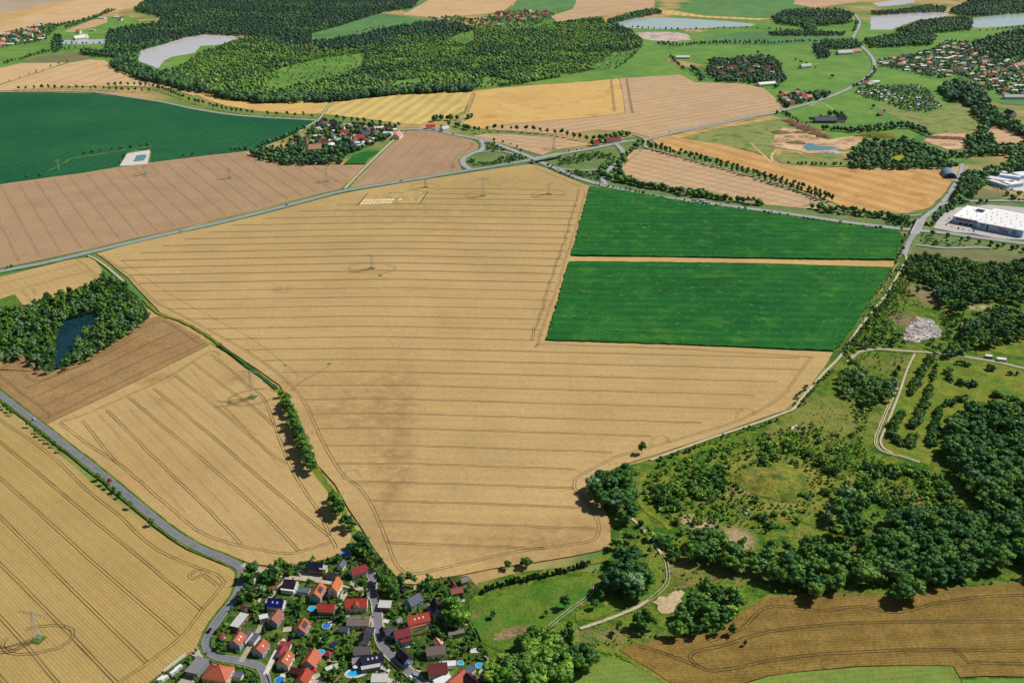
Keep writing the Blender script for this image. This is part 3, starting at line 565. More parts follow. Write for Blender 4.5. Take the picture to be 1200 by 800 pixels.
field('orchard_meadow', [(1073, 413.5), (1100, 414), (1140, 420), (1205, 432), (1290, 450), (1290, 490), (1200, 480), (1145, 470), (1110, 500), (1100, 525), (1088, 545), (1060, 534), (1036, 526), (1032, 517), (1046, 480), (1061, 445)], 'meadow_olive', .3, .8, 8)
field('meadow', [(1140, 403), (1160, 402), (1185, 395), (1200, 391), (1290, 385), (1290, 425), (1200, 419), (1165, 412)], 'meadow_olive', .3)
field('slab_patch', [(926, 501), (934, 497), (936, 499), (931, 504), (927, 503)], 'concrete', .34, .2, 3)
# quarry
field('quarry_floor', [(908, 158), (917, 149), (930, 151), (937, 152), (955, 155), (961, 161), (970, 164), (994, 160), (1012, 160), (1005, 169), (991, 176), (983, 175), (964, 180), (946, 180), (925, 175), (908, 172)], 'sand', .5, 1.5, 12)
field('quarry_floor', [(1082, 165), (1095, 157.5), (1113, 156), (1128, 156), (1140, 162), (1135, 171), (1125, 175), (1110, 175), (1101, 171)], 'sand', .3, 1.5, 12)
field('rough_meadow', [(908, 188), (918, 176), (950, 182), (985, 180), (996, 186), (1000, 195), (960, 194.5), (930, 194)], 'meadow_rough', .48)
field('bloom_patch', [(1040, 186), (1050, 180), (1060, 182), (1056, 188), (1046, 192)], 'yellow_bloom', .6)
field('bloom_patch', [(1100, 188), (1115, 183), (1135, 184), (1125, 190), (1108, 193)], 'meadow', .6)
field('quarry_pond', [(941, 173), (946, 167.5), (953, 168), (958, 171), (979, 172), (983, 174), (964, 176.5), (946, 176.5)], 'quarry_water', .6, .6, 9)
def cliff(name, base, crest, h, mat):
    a = [G(x, y) for x, y in base]; b = [G(x, y, h) for x, y in crest]; mb = MB(); n = len(a)
    mid = []
    for k in range(5):
        t = k / 4
        mid.append([p.lerp(q, t) + Vector((R.uniform(-2, 2), R.uniform(-2, 2), R.uniform(-1, 1) * (0 < k < 4))) for p, q in zip(a, b)])
    back = [q + Vector((10, 14, -.2)) for q in b]; foot = [Vector((q.x + 24, q.y + 30, 0)) for q in b]
    rows = mid + [back, foot]; vs = [p for r in rows for p in r]
    fs = [(r * n + i, r * n + i + 1, (r + 1) * n + i + 1, (r + 1) * n + i) for r in range(len(rows) - 1) for i in range(n - 1)]
    mb.add(vs, fs); return tag(mb.build(name, M[mat]), kind='structure')
def dens(px, k=4):
    out = []
    for a, b in zip(px, px[1:]): out += [(a[0] + (b[0] - a[0]) * i / k, a[1] + (b[1] - a[1]) * i / k) for i in range(k)]
    return out + [px[-1]]
def mound(name, x, y, rx, ry, h, mat, seed):
    rg = random.Random(seed); mb = MB(); c = G(x, y); n = 18; rows = 6; vs = []
    for k in range(rows):
        t = k / (rows - 1)
        for i in range(n):
            a = 2 * PI * i / n; rr = (1 - t) * (1 + .15 * math.sin(3 * a + seed) + rg.uniform(-.08, .08))
            vs.append((c.x + rx * rr * math.cos(a), c.y + ry * rr * math.sin(a), .3 + h * math.sin(t * PI / 2) * rg.uniform(.92, 1.05)))
    fs = [(k * n + i, k * n + (i + 1) % n, (k + 1) * n + (i + 1) % n, (k + 1) * n + i) for k in range(rows - 1) for i in range(n)]
    mb.add(vs, fs); return tag(mb.build(name, M[mat]), kind='structure')
for i, a in enumerate([(927, 143, 16, 14, 5, 'cliff'), (935, 147.5, 18, 14, 6, 'cliff'), (943, 150.5, 18, 14, 6, 'cliff'), (951, 153, 18, 14, 6, 'cliff'), (958, 157, 16, 14, 6, 'cliff'), (965, 160.5, 18, 12, 5, 'cliff'), (1098, 162, 18, 8, 4, 'cliff'), (1110, 162.5, 18, 9, 4, 'cliff'), (1121, 163, 18, 8, 4, 'cliff'), (1132, 164, 16, 8, 3, 'cliff'), (921, 165, 24, 18, 5, 'sand'), (934, 168, 18, 12, 4, 'bare_soil'), (947, 161, 20, 10, 4, 'sand'), (1000, 165, 22, 12, 4, 'sand'), (915, 156, 20, 14, 4, 'bare_soil'), (985, 168, 14, 9, 3, 'sand'), (1112, 170, 18, 8, 3, 'bare_pale'), (975, 179, 24, 8, 3, 'rubble_ground'), (1030, 160, 40, 14, 7, 'scrub_yellow'), (928, 161, 14, 8, 4, 'sand'), (938, 156, 16, 8, 4, 'bare_soil'), (968, 170, 20, 7, 3.5, 'sand'), (955, 163, 12, 8, 3, 'bare_pale'), (911, 170, 16, 9, 4, 'sand'), (905, 564, 34, 26, 5, 'scrub_yellow')]): mound('spoil_heap', *a, i)
# water
field('lake', [(165, 60), (175, 56.5), (185, 54), (200, 49), (217, 44), (240, 40.5), (260, 41), (275, 42.5), (278, 46), (265, 51), (250, 53), (235, 54), (228, 62), (200, 67), (192, 71), (188, 76), (184, 80), (163, 72)], 'lake_water', .4, 1.5, 20)
field('lake', [(720, 26.5), (735, 22.5), (750, 20.5), (770, 20.7), (790, 21.3), (837, 24), (862, 26), (885, 28.5), (880, 31), (852, 32), (807, 34), (775, 34.3), (745, 33.5), (730, 32)], 'lake_green', .4, 1.5, 20)
field('mudflat', [(744, 39), (760, 37.5), (790, 37.5), (807, 41), (810, 47), (785, 49), (765, 47.5), (755, 46)], 'mudflat', .4, 2, 14)
field('lake', [(1020, 20.5), (1035, 17.5), (1065, 15), (1095, 13.8), (1112, 16), (1108, 19), (1098, 21.5), (1075, 23.5), (1058, 29), (1045, 35), (1020, 35)], 'lake_water', .4, 1.5, 20)
field('lake', [(1022, 4), (1050, 0), (1070, -2), (1072, 3), (1055, 6), (1030, 8)], 'lake_water', .4)
field('lake', [(1137, 23), (1150, 20), (1172, 17.5), (1200, 15.5), (1290, 12), (1290, 26), (1200, 29), (1170, 32), (1150, 33), (1138, 32)], 'lake_green', .4, 1.5, 20)
PONDPX = [(66, 431), (65, 414), (65, 401), (70, 387), (77, 375), (91, 368), (105, 366), (119, 367), (113, 375), (105, 384), (103, 394), (91, 407), (75, 415), (74, 423)]
field('pond', PONDPX, 'pond_water', .3, 1.3, 5)
field('woodland_floor', [(-60, 368), (0, 356), (26, 357), (58, 346), (91, 333), (119, 317), (150, 335), (163, 348), (175, 372), (150, 388), (126, 404), (98, 421), (60, 436), (42, 430), (25, 416), (0, 422), (-60, 436)], 'forest_floor', .2, 1.5, 9)
# ---- roads: verge below, carriageway above, painted lines on top
def road(name, px, w, mat, z=.9, verge=2.5, vm='verge', lines=True, centre=True, n=6, high=False):
    NF[0] += 1; z = max(z, .6) + .0008 * NF[0]
    pts = gpts(px, z, n)
    if verge:
        mb = MB(); ribbon(mb, [p + Vector((0, 0, -.1)) for p in pts], w + 2 * verge, None, 0, 7.0 if high else .9, .25, R, 9.0 if high else 0.0); tag(mb.build('verge', M[vm]), kind='structure')
    mb = MB(); ribbon(mb, pts, w, None, 0, .5)
    if lines:
        for s in (-1, 1):
            q = []
            for i, p in enumerate(pts):
                d = pts[min(i + 1, len(pts) - 1)] - pts[max(i - 1, 0)]; d.z = 0; d.normalize(); q.append(p + Vector((-d.y, d.x, 0)) * s * (w / 2 - .35) + Vector((0, 0, .03)))
            ribbon(mb, q, .14, None, 1, 0)
        if centre:
            q = resample([p + Vector((0, 0, .03)) for p in pts], 4)
            for i in range(0, len(q) - 1, 3): ribbon(mb, q[i:i + 2], .12, None, 1, 0)
    return tag(mb.build(name, [M[mat], M['paint_white']]), kind='structure')
R1 = [(-60, 417), (-10, 454), (20, 477), (50, 500), (75, 520), (100, 539.5), (135, 568), (175, 601.5), (205, 625), (230, 640), (255, 650.5), (272, 658), (281, 664), (284, 672), (281, 688), (274, 702), (262, 717), (251, 732), (244, 746), (242, 754), (246, 763), (255, 769), (272, 772), (292, 776), (305, 781), (311, 792), (313, 812)]
road('road', R1, 5.6, 'asphalt', verge=2.0)
R2 = [(-60, 330), (0, 317.5), (50, 308), (100, 296.5), (150, 284.5), (200, 273), (250, 262), (300, 250), (350, 237), (400, 224), (450, 215.5), (500, 207.5), (545, 200), (580, 194.5), (612, 189)]
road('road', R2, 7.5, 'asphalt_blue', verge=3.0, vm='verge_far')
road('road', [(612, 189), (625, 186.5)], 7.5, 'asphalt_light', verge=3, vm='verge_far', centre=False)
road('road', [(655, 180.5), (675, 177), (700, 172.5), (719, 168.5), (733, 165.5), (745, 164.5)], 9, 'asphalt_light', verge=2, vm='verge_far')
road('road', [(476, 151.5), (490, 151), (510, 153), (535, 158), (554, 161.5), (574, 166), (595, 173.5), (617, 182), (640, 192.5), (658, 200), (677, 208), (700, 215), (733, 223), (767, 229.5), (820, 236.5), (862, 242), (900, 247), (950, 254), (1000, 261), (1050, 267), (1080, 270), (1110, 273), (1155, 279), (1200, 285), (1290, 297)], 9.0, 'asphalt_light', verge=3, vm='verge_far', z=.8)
road('road', [(563.5, 164.5), (567, 169), (565, 175), (554, 179.5), (545, 184), (542, 188), (545, 194), (551, 198)], 8, 'asphalt_light', verge=3, vm='verge_far')
road('road', [(556, 178.5), (566, 177.5), (580, 177), (595, 178.5), (606, 182), (614, 184.5)], 5, 'asphalt_light', verge=1.5, vm='verge_far', centre=False)
road('road', [(721, 168), (727, 173), (731, 180), (730, 185), (724, 191), (713, 199), (708, 205), (707, 211), (711, 217)], 7, 'asphalt_light', verge=2, vm='verge_far')
road('road', [(717, 195), (709, 197.5), (700, 198.5), (682, 199.5), (665, 198.5), (652, 196.5)], 5, 'asphalt_light', verge=1.5, vm='verge_far', centre=False)
road('road', [(743, 158), (750, 160), (757, 164), (757, 172), (775, 177), (800, 184), (850, 197.5), (900, 212), (950, 228), (975, 240), (990, 247), (1000, 252)], 4.5, 'gravel_grey', verge=2, vm='verge_far', lines=False)
road('road', [(757, 163.5), (800, 153), (850, 143), (885, 136), (900, 133.5), (915, 130), (930, 126), (960, 117.5), (978, 111), (993, 104.5), (1010, 94.5), (1020, 87), (1024.5, 79), (1024, 71), (1018, 62), (1007, 52), (1000, 46), (1003, 38), (1007, 30), (1006, 22), (1000, 15)], 8, 'asphalt_light', verge=2.5, vm='verge_far')
road('road', [(-60, 110), (0, 107.8), (60, 107), (110, 108), (150, 113.5), (190, 119.5), (230, 128), (270, 134), (310, 137.5), (340, 139), (370, 141), (400, 145.5), (440, 150), (470, 152), (480, 151.5)], 6.5, 'asphalt_light', verge=2, vm='verge_far')
road('road', [(1128, 193), (1126, 202), (1121, 213), (1113, 226), (1104, 238)], 6.2, 'asphalt_light', verge=1, vm='verge_far')
road('road', [(1104, 238, .9), (1096, 245, 2.4), (1088, 250.5, 4.6), (1080, 257.5, 6.6)], 6.2, 'asphalt_light', verge=2, vm='verge_far', high=True)
road('road', [(1071.5, 274, 6.6), (1067.5, 280, 4.6), (1063.5, 287.5, 2.0), (1060, 298, .9)], 6, 'asphalt_light', verge=2, vm='verge_far', lines=False, high=True)
road('road', [(1064, 284), (1072, 286.5), (1082, 287.5), (1098, 289.5), (1113, 290.3), (1130, 290), (1147, 289.5), (1160, 290.5)], 4.5, 'asphalt_light', verge=1, vm='verge_far', lines=False)
road('road', [(1103, 239), (1119, 237), (1140, 235.5), (1160, 235), (1200, 235.5), (1280, 238)], 6, 'asphalt_light', verge=1, vm='verge_far')
road('road', [(1090, 248), (1084, 250.5), (1075, 252), (1062, 252.5)], 4, 'gravel_grey', verge=1, lines=False)
road('street', [(431, 668), (437, 677), (436, 686), (436.5, 696), (440.5, 705), (442, 719), (443.5, 735), (445, 746), (450, 757), (461, 770), (476, 783), (488, 794), (498, 803), (515, 820)], 5.2, 'asphalt', verge=0.8, vm='paving', lines=False)
road('lane', [(336, 676), (352, 677.5), (370, 679.5), (386, 682), (400, 684), (412, 687), (424, 690), (434, 692)], 3.6, 'paving', verge=0, lines=False)
road('lane', [(336, 676), (330, 684), (322, 692), (316, 700), (312, 706)], 2.4, 'paving', verge=0, lines=False)
road('lane', [(334, 748), (328, 755), (320, 770), (315, 781), (311, 790)], 3.0, 'concrete', verge=0, lines=False)
road('lane', [(282, 775), (287, 766), (294, 754), (300, 743), (306, 732)], 3.0, 'gravel_grey', verge=0, lines=False)
road('lane', [(284, 661), (292, 663.5), (302, 667), (313, 670)], 4.5, 'paving', verge=0, lines=False)
P1 = [(1061, 297), (1062, 305), (1056, 314), (1047, 331), (1032, 353), (1012, 377), (996, 400), (984, 418), (965, 437), (950, 454), (938, 468), (930, 478.5), (918, 483.5), (890, 494), (850, 507), (800, 524.5), (762, 538.5)]
road('track', P1, 2.5, 'gravel', verge=.8, lines=False, z=.5)
road('track', [(1053, 308), (1049, 312), (1045, 320), (1038, 332), (1030, 345)], 2.0, 'dirt_track', verge=0, lines=False, z=.5)
def twin(name, px, gap, w, mat, z=.42):
    z = .62 + .0008 * NF[0]; NF[0] += 1; mb = MB(); ruts(mb, gpts(px, z), z, 0, gap=gap, w=w, a=.12); return tag(mb.build(name, M[mat]), kind='structure')
road('path', [(1072, 414), (1063, 433), (1055, 457), (1045, 483), (1035, 507), (1032, 517), (1036, 525), (1046, 530)], 1.8, 'gravel', verge=0, lines=False, z=.5)
twin('track', [(1051, 453), (1045, 467), (1038, 483), (1031, 500), (1026.5, 512), (1026.5, 520), (1031, 526), (1040, 530), (1060, 535), (1078, 541)], 1.7, .9, 'gravel', .5)
road('track', [(994, 424), (1003, 414), (1015, 410), (1030, 408.5), (1050, 410), (1072, 411.5), (1090, 412.5), (1112, 415), (1140, 419), (1170, 424), (1200, 431), (1290, 450)], 4.0, 'gravel_grey', verge=2, lines=False, z=.4)
road('track', [(733, 597), (740, 606.5), (747.5, 613), (758, 625), (766, 634), (773, 645), (775.5, 648)], 2.0, 'gravel', verge=0, lines=False, z=.42)
twin('track', [(775, 648), (780, 656), (783, 669), (782, 681), (776, 690), (764, 700), (746, 711), (725, 720), (700, 729), (680, 736)], 1.9, .6, 'gravel_grey', .42)
road('track', [(760, 702), (746, 711), (725, 720), (700, 729), (680, 736)], 1.5, 'gravel', verge=.5, lines=False, z=.4)
twin('track', [(700, 683), (697, 688), (687, 700), (669, 713), (650, 728), (640, 736)], 1.9, .5, 'gravel_grey', .42)
twin('track', [(820, 590), (850, 580), (870, 566), (885, 548), (895, 525), (905, 508)], 1.6, .9, 'dirt_track', .42)
twin('track', [(800, 645), (830, 645), (860, 657), (845, 672), (820, 683), (790, 690)], 1.6, .8, 'dirt_track', .42)
strip('track', [(762, 548), (752, 562), (748, 580), (756, 597), (775, 610), (785, 620)], 3.5, 'meadow_olive', .4, jit=.3)
road('track', [(1020, 198), (960, 196), (935, 195), (920, 193), (906, 188), (905, 181), (912, 174)], 4, 'sand', verge=0, lines=False, z=.6)
road('track', [(1020, 198), (1060, 197.5), (1096, 197), (1108, 198)], 4, 'gravel', verge=0, lines=False, z=.6)
road('track', [(880, 168), (895, 182), (905, 192)], 3.5, 'sand', verge=0, lines=False, z=.6)
road('track', [(404, 221), (420, 204), (440, 184), (458, 167), (474, 154)], 3.4, 'gravel', verge=2.5, vm='verge_far', lines=False)
road('track', [(350, 155), (362, 147), (374, 139.5), (382, 128), (392, 117)], 3, 'gravel', verge=2, vm='verge_far', lines=False, z=.5)
road('track', [(540, 147), (543, 141), (550, 135), (548, 133)], 4, 'gravel_grey', verge=1, lines=False, z=.6)
road('track', [(103, 299), (112, 303), (125, 312), (140, 325), (148, 332)], 2.5, 'gravel', verge=1.5, lines=False, z=.8)
strip('hedge_bank', [(168, 350), (185, 366), (215, 377), (240, 391), (258, 404)], 3.2, 'meadow_olive', .8, jit=.4)
strip('hedge_bank', [(256, 403), (270, 413), (290, 428), (308, 442), (324, 455)], 3.4, 'verge_dark', 1.5, jit=.45, skirt=1.6)
strip('hedge_bank', [(324, 455), (336, 478), (350, 508), (366, 545), (386, 577), (400, 600), (412, 625), (424, 648)], 8.5, 'meadow_olive', .66, jit=.5)
strip('track', [(977, 129), (962, 120.5), (948, 124)], 3, 'gravel', .6)
field('yard', [(959, 141), (962, 138), (985, 139.5), (986, 143), (964, 144)], 'sand', .5, .4, 8)
field('yard', [(140, 194.5), (149, 180), (176, 175.5), (173, 192), (160, 193)], 'concrete', .62, .3, 9)
field('yard', [(150, 183), (152, 180), (162, 178.6), (160, 181.5), (156, 190.5), (157, 189)], 'concrete', .66, .2, 9)
field('basin', [(156, 189.5), (160, 182), (170, 181), (172, 183), (168, 188.3)], 'quarry_water', .7, .2, 9)
field('yard', [(1094, 267), (1099, 257), (1108, 249), (1122, 243), (1160, 240), (1290, 250), (1290, 296), (1200, 281), (1170, 279.5), (1140, 273.5), (1119, 272)], 'yard_pale', .6, .3, 9)
field('yard', [(1168, 207), (1176, 200), (1200, 201), (1260, 210), (1260, 232), (1192, 224), (1172, 219), (1160, 214)], 'concrete', .5, .5, 9)
field('yard', [(1102, 200), (1113, 193), (1128, 192), (1134, 196), (1126, 205), (1120, 214), (1106, 207)], 'bare_pale', .55, .5, 9)
field('olive_field', [(1138, 223), (1150, 222), (1178, 225), (1186, 229), (1160, 233), (1142, 233)], 'olive_dull', .45, .5, 9)
field('yard', [(208, 800), (222, 784), (231, 772), (242, 773), (232, 787), (230, 800), (222, 820), (195, 820)], 'gravel_grey', .5, .3, 5)
field('yard', [(222, 766), (238, 753), (246, 766), (258, 771), (252, 774), (232, 770)], 'paving', .55, .3, 5)
field('yard', [(392, 708), (400, 694), (404, 690), (408, 695), (398, 709), (390, 716)], 'paving', .4, .3, 4)
field('yard', [(345, 663), (373, 673), (381, 678), (372, 679), (352, 676)], 'paving', .4, .3, 4)
field('yard', [(365, 790), (378, 787), (382, 792), (374, 800), (362, 800)], 'paving', .4, .3, 4)
field('yard', [(434, 720), (441, 724), (441, 740), (434, 736)], 'paving', .4, .3, 4)
field('yard', [(440, 786), (450, 776), (456, 780), (452, 792), (468, 798), (470, 806), (440, 806)], 'paving', .4, .3, 4)
field('yard', [(518, 786), (526, 786), (526, 800), (516, 806), (506, 800)], 'paving', .4, .3, 4)
strip('grass_margin', [(690, 762), (708, 760), (726, 764), (748, 776), (775, 793), (800, 806)], 6, 'meadow_olive', .5, jit=.8)
strip('grass_margin', [(1200, 681), (1150, 684.5), (1085, 689.5), (1050, 695)], 5, 'verge', .5, jit=.8)
# trial plots in the big wheat field
mb = MB(); a, b, c_ = G(432, 227.5), G(500, 225.5), G(421, 240.5); ex = b - a; ey = c_ - a
for r in range(4):
    for k in range(15):
        if k == 8: continue
        u0, u1, v0, v1 = (k + .08) / 15, (k + .92) / 15, (r + .1) / 4, (r + .9) / 4
        m = 0 if (k < 8 and r >= 2) else R.choice((1, 2, 2, 0 if r > 1 else 1)) if k > 1 else 2
        mb.add([a + ex * u + ey * v + Vector((0, 0, .84)) for u, v in ((u0, v0), (u1, v0), (u1, v1), (u0, v1))], [(3, 2, 1, 0)], m)
for u in (-.02, 1.02): mb.add([a + ex * (u + d) + ey * v + Vector((0, 0, .86)) for d, v in ((-.008, -.05), (.008, -.05), (.008, 1.05), (-.008, 1.05))], [(3, 2, 1, 0)], 3)
tag(mb.build('trial_plots', [M['plot_pale'], M['plot_olive'], M['ochre'], M['verge_dark']]), kind='structure')
# lawns between the houses
mb = MB()
for x, y, w, h in ((386, 749, 9, 6), (372, 739, 7, 4), (440, 795, 12, 6), (396, 782, 8, 10), (380, 775, 8, 8), (355, 744, 8, 5), (290, 753, 6, 8), (531, 786, 8, 8), (562, 781, 4, 5), (505, 735, 12, 5), (362, 703, 8, 5), (402, 668, 8, 6), (375, 658, 8, 4), (458, 747, 6, 5), (395, 742, 10, 5), (460, 792, 6, 5), (345, 700, 7, 4), (540, 748, 9, 5), (325, 740, 7, 5), (268, 745, 6, 7)):
    n = 9; c = G(x, y); s = pxm(y); a0 = R.uniform(0, 6); mb.add([c + Vector((w / s * .75 * math.cos(a0 + 2 * PI * i / n) * R.uniform(.8, 1.2), h / s * 1.1 * math.sin(a0 + 2 * PI * i / n) * R.uniform(.8, 1.2), .24)) for i in range(n)], [tuple(range(n))])
tag(mb.build('lawn', M['lawn']), kind='structure')
mb = MB(); rp = random.Random(15)
for i in range(46):
    x, y = rp.uniform(282, 560), rp.uniform(668, 798); c = G(x, y)
    if not inside((x, y), [(282, 700), (300, 670), (400, 652), (430, 650), (452, 680), (545, 690), (560, 760), (580, 800), (240, 800)]): continue
    a0 = rp.uniform(-.3, .5); w, h_ = rp.uniform(2.5, 6), rp.uniform(2, 4.5)
    mb.add([c + Vector((u * w * math.cos(a0) - v * h_ * math.sin(a0), u * w * math.sin(a0) + v * h_ * math.cos(a0), .3 + .002 * i)) for u, v in ((-.5, -.5), (.5, -.5), (.5, .5), (-.5, .5))], [(0, 1, 2, 3)], rp.choice((0, 0, 1, 2)))
tag(mb.build('patio', [M['paving'], M['concrete'], M['bare_soil']]), kind='structure')
# ------------------------------------------------------------------ vegetation
def ico(sub):
    bm = bmesh.new(); bmesh.ops.create_icosphere(bm, subdivisions=sub, radius=1.0)
    v = np.array([tuple(p.co) for p in bm.verts]); f = np.array([[q.index for q in p.verts] for p in bm.faces]); bm.free(); return v, f
ICO1, ICO2, ICO3 = ico(1), ico(2), ico(3)
def quads_on(rs, c, r, n, s, jit=.55, lo=.8, hi=1.12):
    d = rs.normal(size=(n, 3)); d[:, 2] = d[:, 2] * .8 + .25; d /= np.linalg.norm(d, axis=1)[:, None]
    p = c + d * (r * rs.uniform(lo, hi, n))[:, None]
    nn = d + rs.normal(size=(n, 3)) * jit; nn /= np.linalg.norm(nn, axis=1)[:, None]
    t = np.cross(nn, rs.normal(size=(n, 3))); t /= np.linalg.norm(t, axis=1)[:, None]; b = np.cross(nn, t)
    ss = (s * rs.uniform(.6, 1.3, n))[:, None]
    return np.stack([p - t * ss - b * ss * .7, p + t * ss - b * ss * .7, p + t * ss * .8 + b * ss * .8, p - t * ss * .8 + b * ss * .8], 1).reshape(-1, 3)
def crown(seed, H=12.0, Rr=4.2, low=.28, ncl=24, nq=46, qs=.42, icos=ICO2, kind='round'):
    rs = np.random.RandomState(seed); V = []; T = []; Q = []; nv = 0
    zc = H * (1 + low) / 2; hz = H * (1 - low) / 2
    stretch = rs.uniform(.82, 1.18); lean = rs.normal(size=2) * .06 * Rr
    for k in range(ncl):
        d = rs.normal(size=3); d[2] = d[2] * .9 + .25; d /= np.linalg.norm(d); rad = rs.uniform(.36, .84) if k > 3 else .15
        if kind == 'tall':
            t = (k + .5) / ncl; z = H * (low + (1 - low) * t); a = rs.uniform(0, 2 * PI); w = Rr * (math.sin(PI * (.12 + .83 * t)) ** .8) * rs.uniform(.15, .6)
            c = np.array([w * math.cos(a), w * math.sin(a), z - .4]); r = Rr * rs.uniform(.38, .55) * (1.05 - .45 * t)
        else:
            c = np.array([d[0] * Rr * rad * stretch + lean[0] * (1 + d[2]), d[1] * Rr * rad / stretch + lean[1], zc + d[2] * hz * rad * 1.05]); r = Rr * rs.uniform(.22, .48) * (1.15 - .25 * abs(d[2]))
        v, f = icos; vv = v * rs.uniform(.84, 1.08, size=(len(v), 1)) * r * np.array([1, 1, .82]) * .92 + c
        V.append(vv); T.append(f + nv); nv += len(vv)
        if nq:
            q = quads_on(rs, c, r, nq, qs); V.append(q); Q.append(np.arange(len(q)).reshape(-1, 4) + nv); nv += len(q)
    return np.concatenate(V), np.concatenate(T), (np.concatenate(Q) if Q else np.zeros((0, 4), int))
def needle(seed, H=14.0, Rr=2.6, layers=7, n=11):
    rs = np.random.RandomState(seed); V = []; T = []; nv = 0
    for k in range(layers):
        t = k / layers; z0 = H * (.08 + .86 * t); z1 = min(H, z0 + H * .27); r = Rr * (1 - t) ** .85 + .25; v = []
        for i in range(n):
            a = 2 * PI * (i + rs.uniform(-.3, .3)) / n; rr = r * (1.12 if i % 2 else .72) * rs.uniform(.85, 1.15)
            v.append((rr * math.cos(a), rr * math.sin(a), z0 - rs.uniform(0, .5) * (i % 2)))
        v.append((0, 0, z1)); v = np.array(v); V.append(v)
        T.append(np.array([[i, (i + 1) % n, n] for i in range(n)]) + nv); nv += n + 1
    return np.concatenate(V), np.concatenate(T), np.zeros((0, 4), int)
def trunk_mb(H, r, seed, limbs=5, low=.3):
    rg = random.Random(seed); mb = MB(); top = (rg.uniform(-.2, .2), rg.uniform(-.2, .2), H * .62)
    mb.bar((0, 0, -.3), (0, 0, H * low), r, 0, 7, r * .75); mb.bar((0, 0, H * low), top, r * .75, 0, 6, r * .3)
    for i in range(limbs):
        a = 2 * PI * i / limbs + rg.uniform(-.4, .4); z = H * rg.uniform(low, low + .2); w = H * rg.uniform(.16, .25)
        mb.bar((0, 0, z), (w * math.cos(a), w * math.sin(a), z + w * rg.uniform(.7, 1.2)), r * .42, 0, 5, r * .12)
    return mb
# prototypes: crown meshes for single trees (12 m tall, 8.4 m wide) and coarser ones for the wood masses
def crown_mesh(name, arr, mat='leaf_mid'): return np_mesh(name, *arr, [M[mat]])
BROAD = [crown(i, ncl=24 + 2 * (i % 3), nq=40, qs=.36) for i in range(6)]
POPL = [crown(20 + i, H=16, Rr=2.6, low=.06, ncl=20, nq=44, qs=.4, kind='tall') for i in range(2)]
SHRUB = [crown(30 + i, H=3.0, Rr=2.0, low=.0, ncl=9, nq=26, qs=.3, icos=ICO1) for i in range(5)]
CONIF = [needle(40 + i) for i in range(3)]
MIDB = [crown(50 + i, ncl=12, nq=14, qs=.6, icos=ICO1) for i in range(5)]
def blob(seed, H=12.0, Rr=4.4, low=False):
    rs = np.random.RandomState(seed); v, f = ICO1 if low else ICO2
    vv = v * rs.uniform(.72, 1.2, size=(len(v), 1)) * np.array([Rr, Rr, H * .42]) + np.array([0, 0, H * .55])
    q = quads_on(rs, np.array([0, 0, H * .58]), Rr * .95, 12 if low else 16, 1.2, .5)
    return np.concatenate([vv, q]), f, np.arange(len(q)).reshape(-1, 4) + len(vv)
FARB = [blob(60 + i, low=i > 2) for i in range(6)]
FARC = [needle(70 + i, 15, 3.2, 4, 7) for i in range(3)]
MINI = [crown(80 + i, H=3.0, Rr=2.0, low=.0, ncl=4, nq=7, qs=.5, icos=ICO1) for i in range(4)]
broad_me = [crown_mesh('crown', a) for a in BROAD]; popl_me = [crown_mesh('crown', a) for a in POPL]
shrub_me = [crown_mesh('shrub', a) for a in SHRUB]; conif_me = [crown_mesh('crown', a, 'leaf_needle') for a in CONIF]
trunk_me = [trunk_mb(12, .28, i).mesh('trunk', M['wood_trunk']) for i in range(3)]
ptrunk_me = trunk_mb(16, .26, 9, 3, .1).mesh('trunk', M['wood_trunk'])
ctrunk_me = trunk_mb(14, .2, 8, 0, .1).mesh('trunk', M['wood_trunk'])
def small_tree(seed):
    """one mesh, crown and trunk, for trees only a few pixels tall"""
    v, t, q = crown(seed, H=9, Rr=3.0, low=.26, ncl=12, nq=18, qs=.5, icos=ICO1)
    mb = MB(); mb.bar((0, 0, -.2), (0, 0, 5), .22, 0, 6, .12); tv = np.array(mb.v)
    me = np_mesh('avenue_tree', np.concatenate([v, tv]), t, np.concatenate([q, np.array([f for f in mb.f if len(f) == 4]) + len(v)]), [M['leaf_dark'], M['wood_trunk']], None, np.concatenate([np.zeros(len(q), int), np.ones(len([f for f in mb.f if len(f) == 4]), int)]))
    return me
AVE = [small_tree(90 + i) for i in range(4)]
def py_of(x, y):
    f = y * math.cos(P) + CH * math.sin(P); v = (-y * math.sin(P) + CH * math.cos(P)) / f * F; return 600 + x / f * F, 400 + v
def set_mat(o, name, slot=0):
    o.material_slots[slot].link = 'OBJECT'; o.material_slots[slot].material = M[name]
# ---- where trees stand
HOUSES = []          # (x, y, r) on the ground: filled before planting
def free(x, y, pad=0):
    for hx, hy, hr in HOUSES:
        if (x - hx) ** 2 + (y - hy) ** 2 < (hr + pad) ** 2: return False
    return True
def scatter(px, sp, rng, holes=(), pad=None, z=0.0):
    poly = [G(x, y, z) for x, y in px]; hs = [[G(x, y, z) for x, y in h] for h in holes]
    x0, x1 = min(p.x for p in poly), max(p.x for p in poly); y0, y1 = min(p.y for p in poly), max(p.y for p in poly)
    out = []; ny = int((y1 - y0) / (sp * .87)) + 2; nx = int((x1 - x0) / sp) + 2
    for j in range(ny):
        for i in range(nx):
            x = x0 + (i + .5 * (j % 2)) * sp + rng.uniform(-.36, .36) * sp; y = y0 + j * sp * .87 + rng.uniform(-.36, .36) * sp
            if inside((x, y), poly) and not any(inside((x, y), h) for h in hs) and (pad is None or free(x, y, pad)): out.append((x, y))
    return out
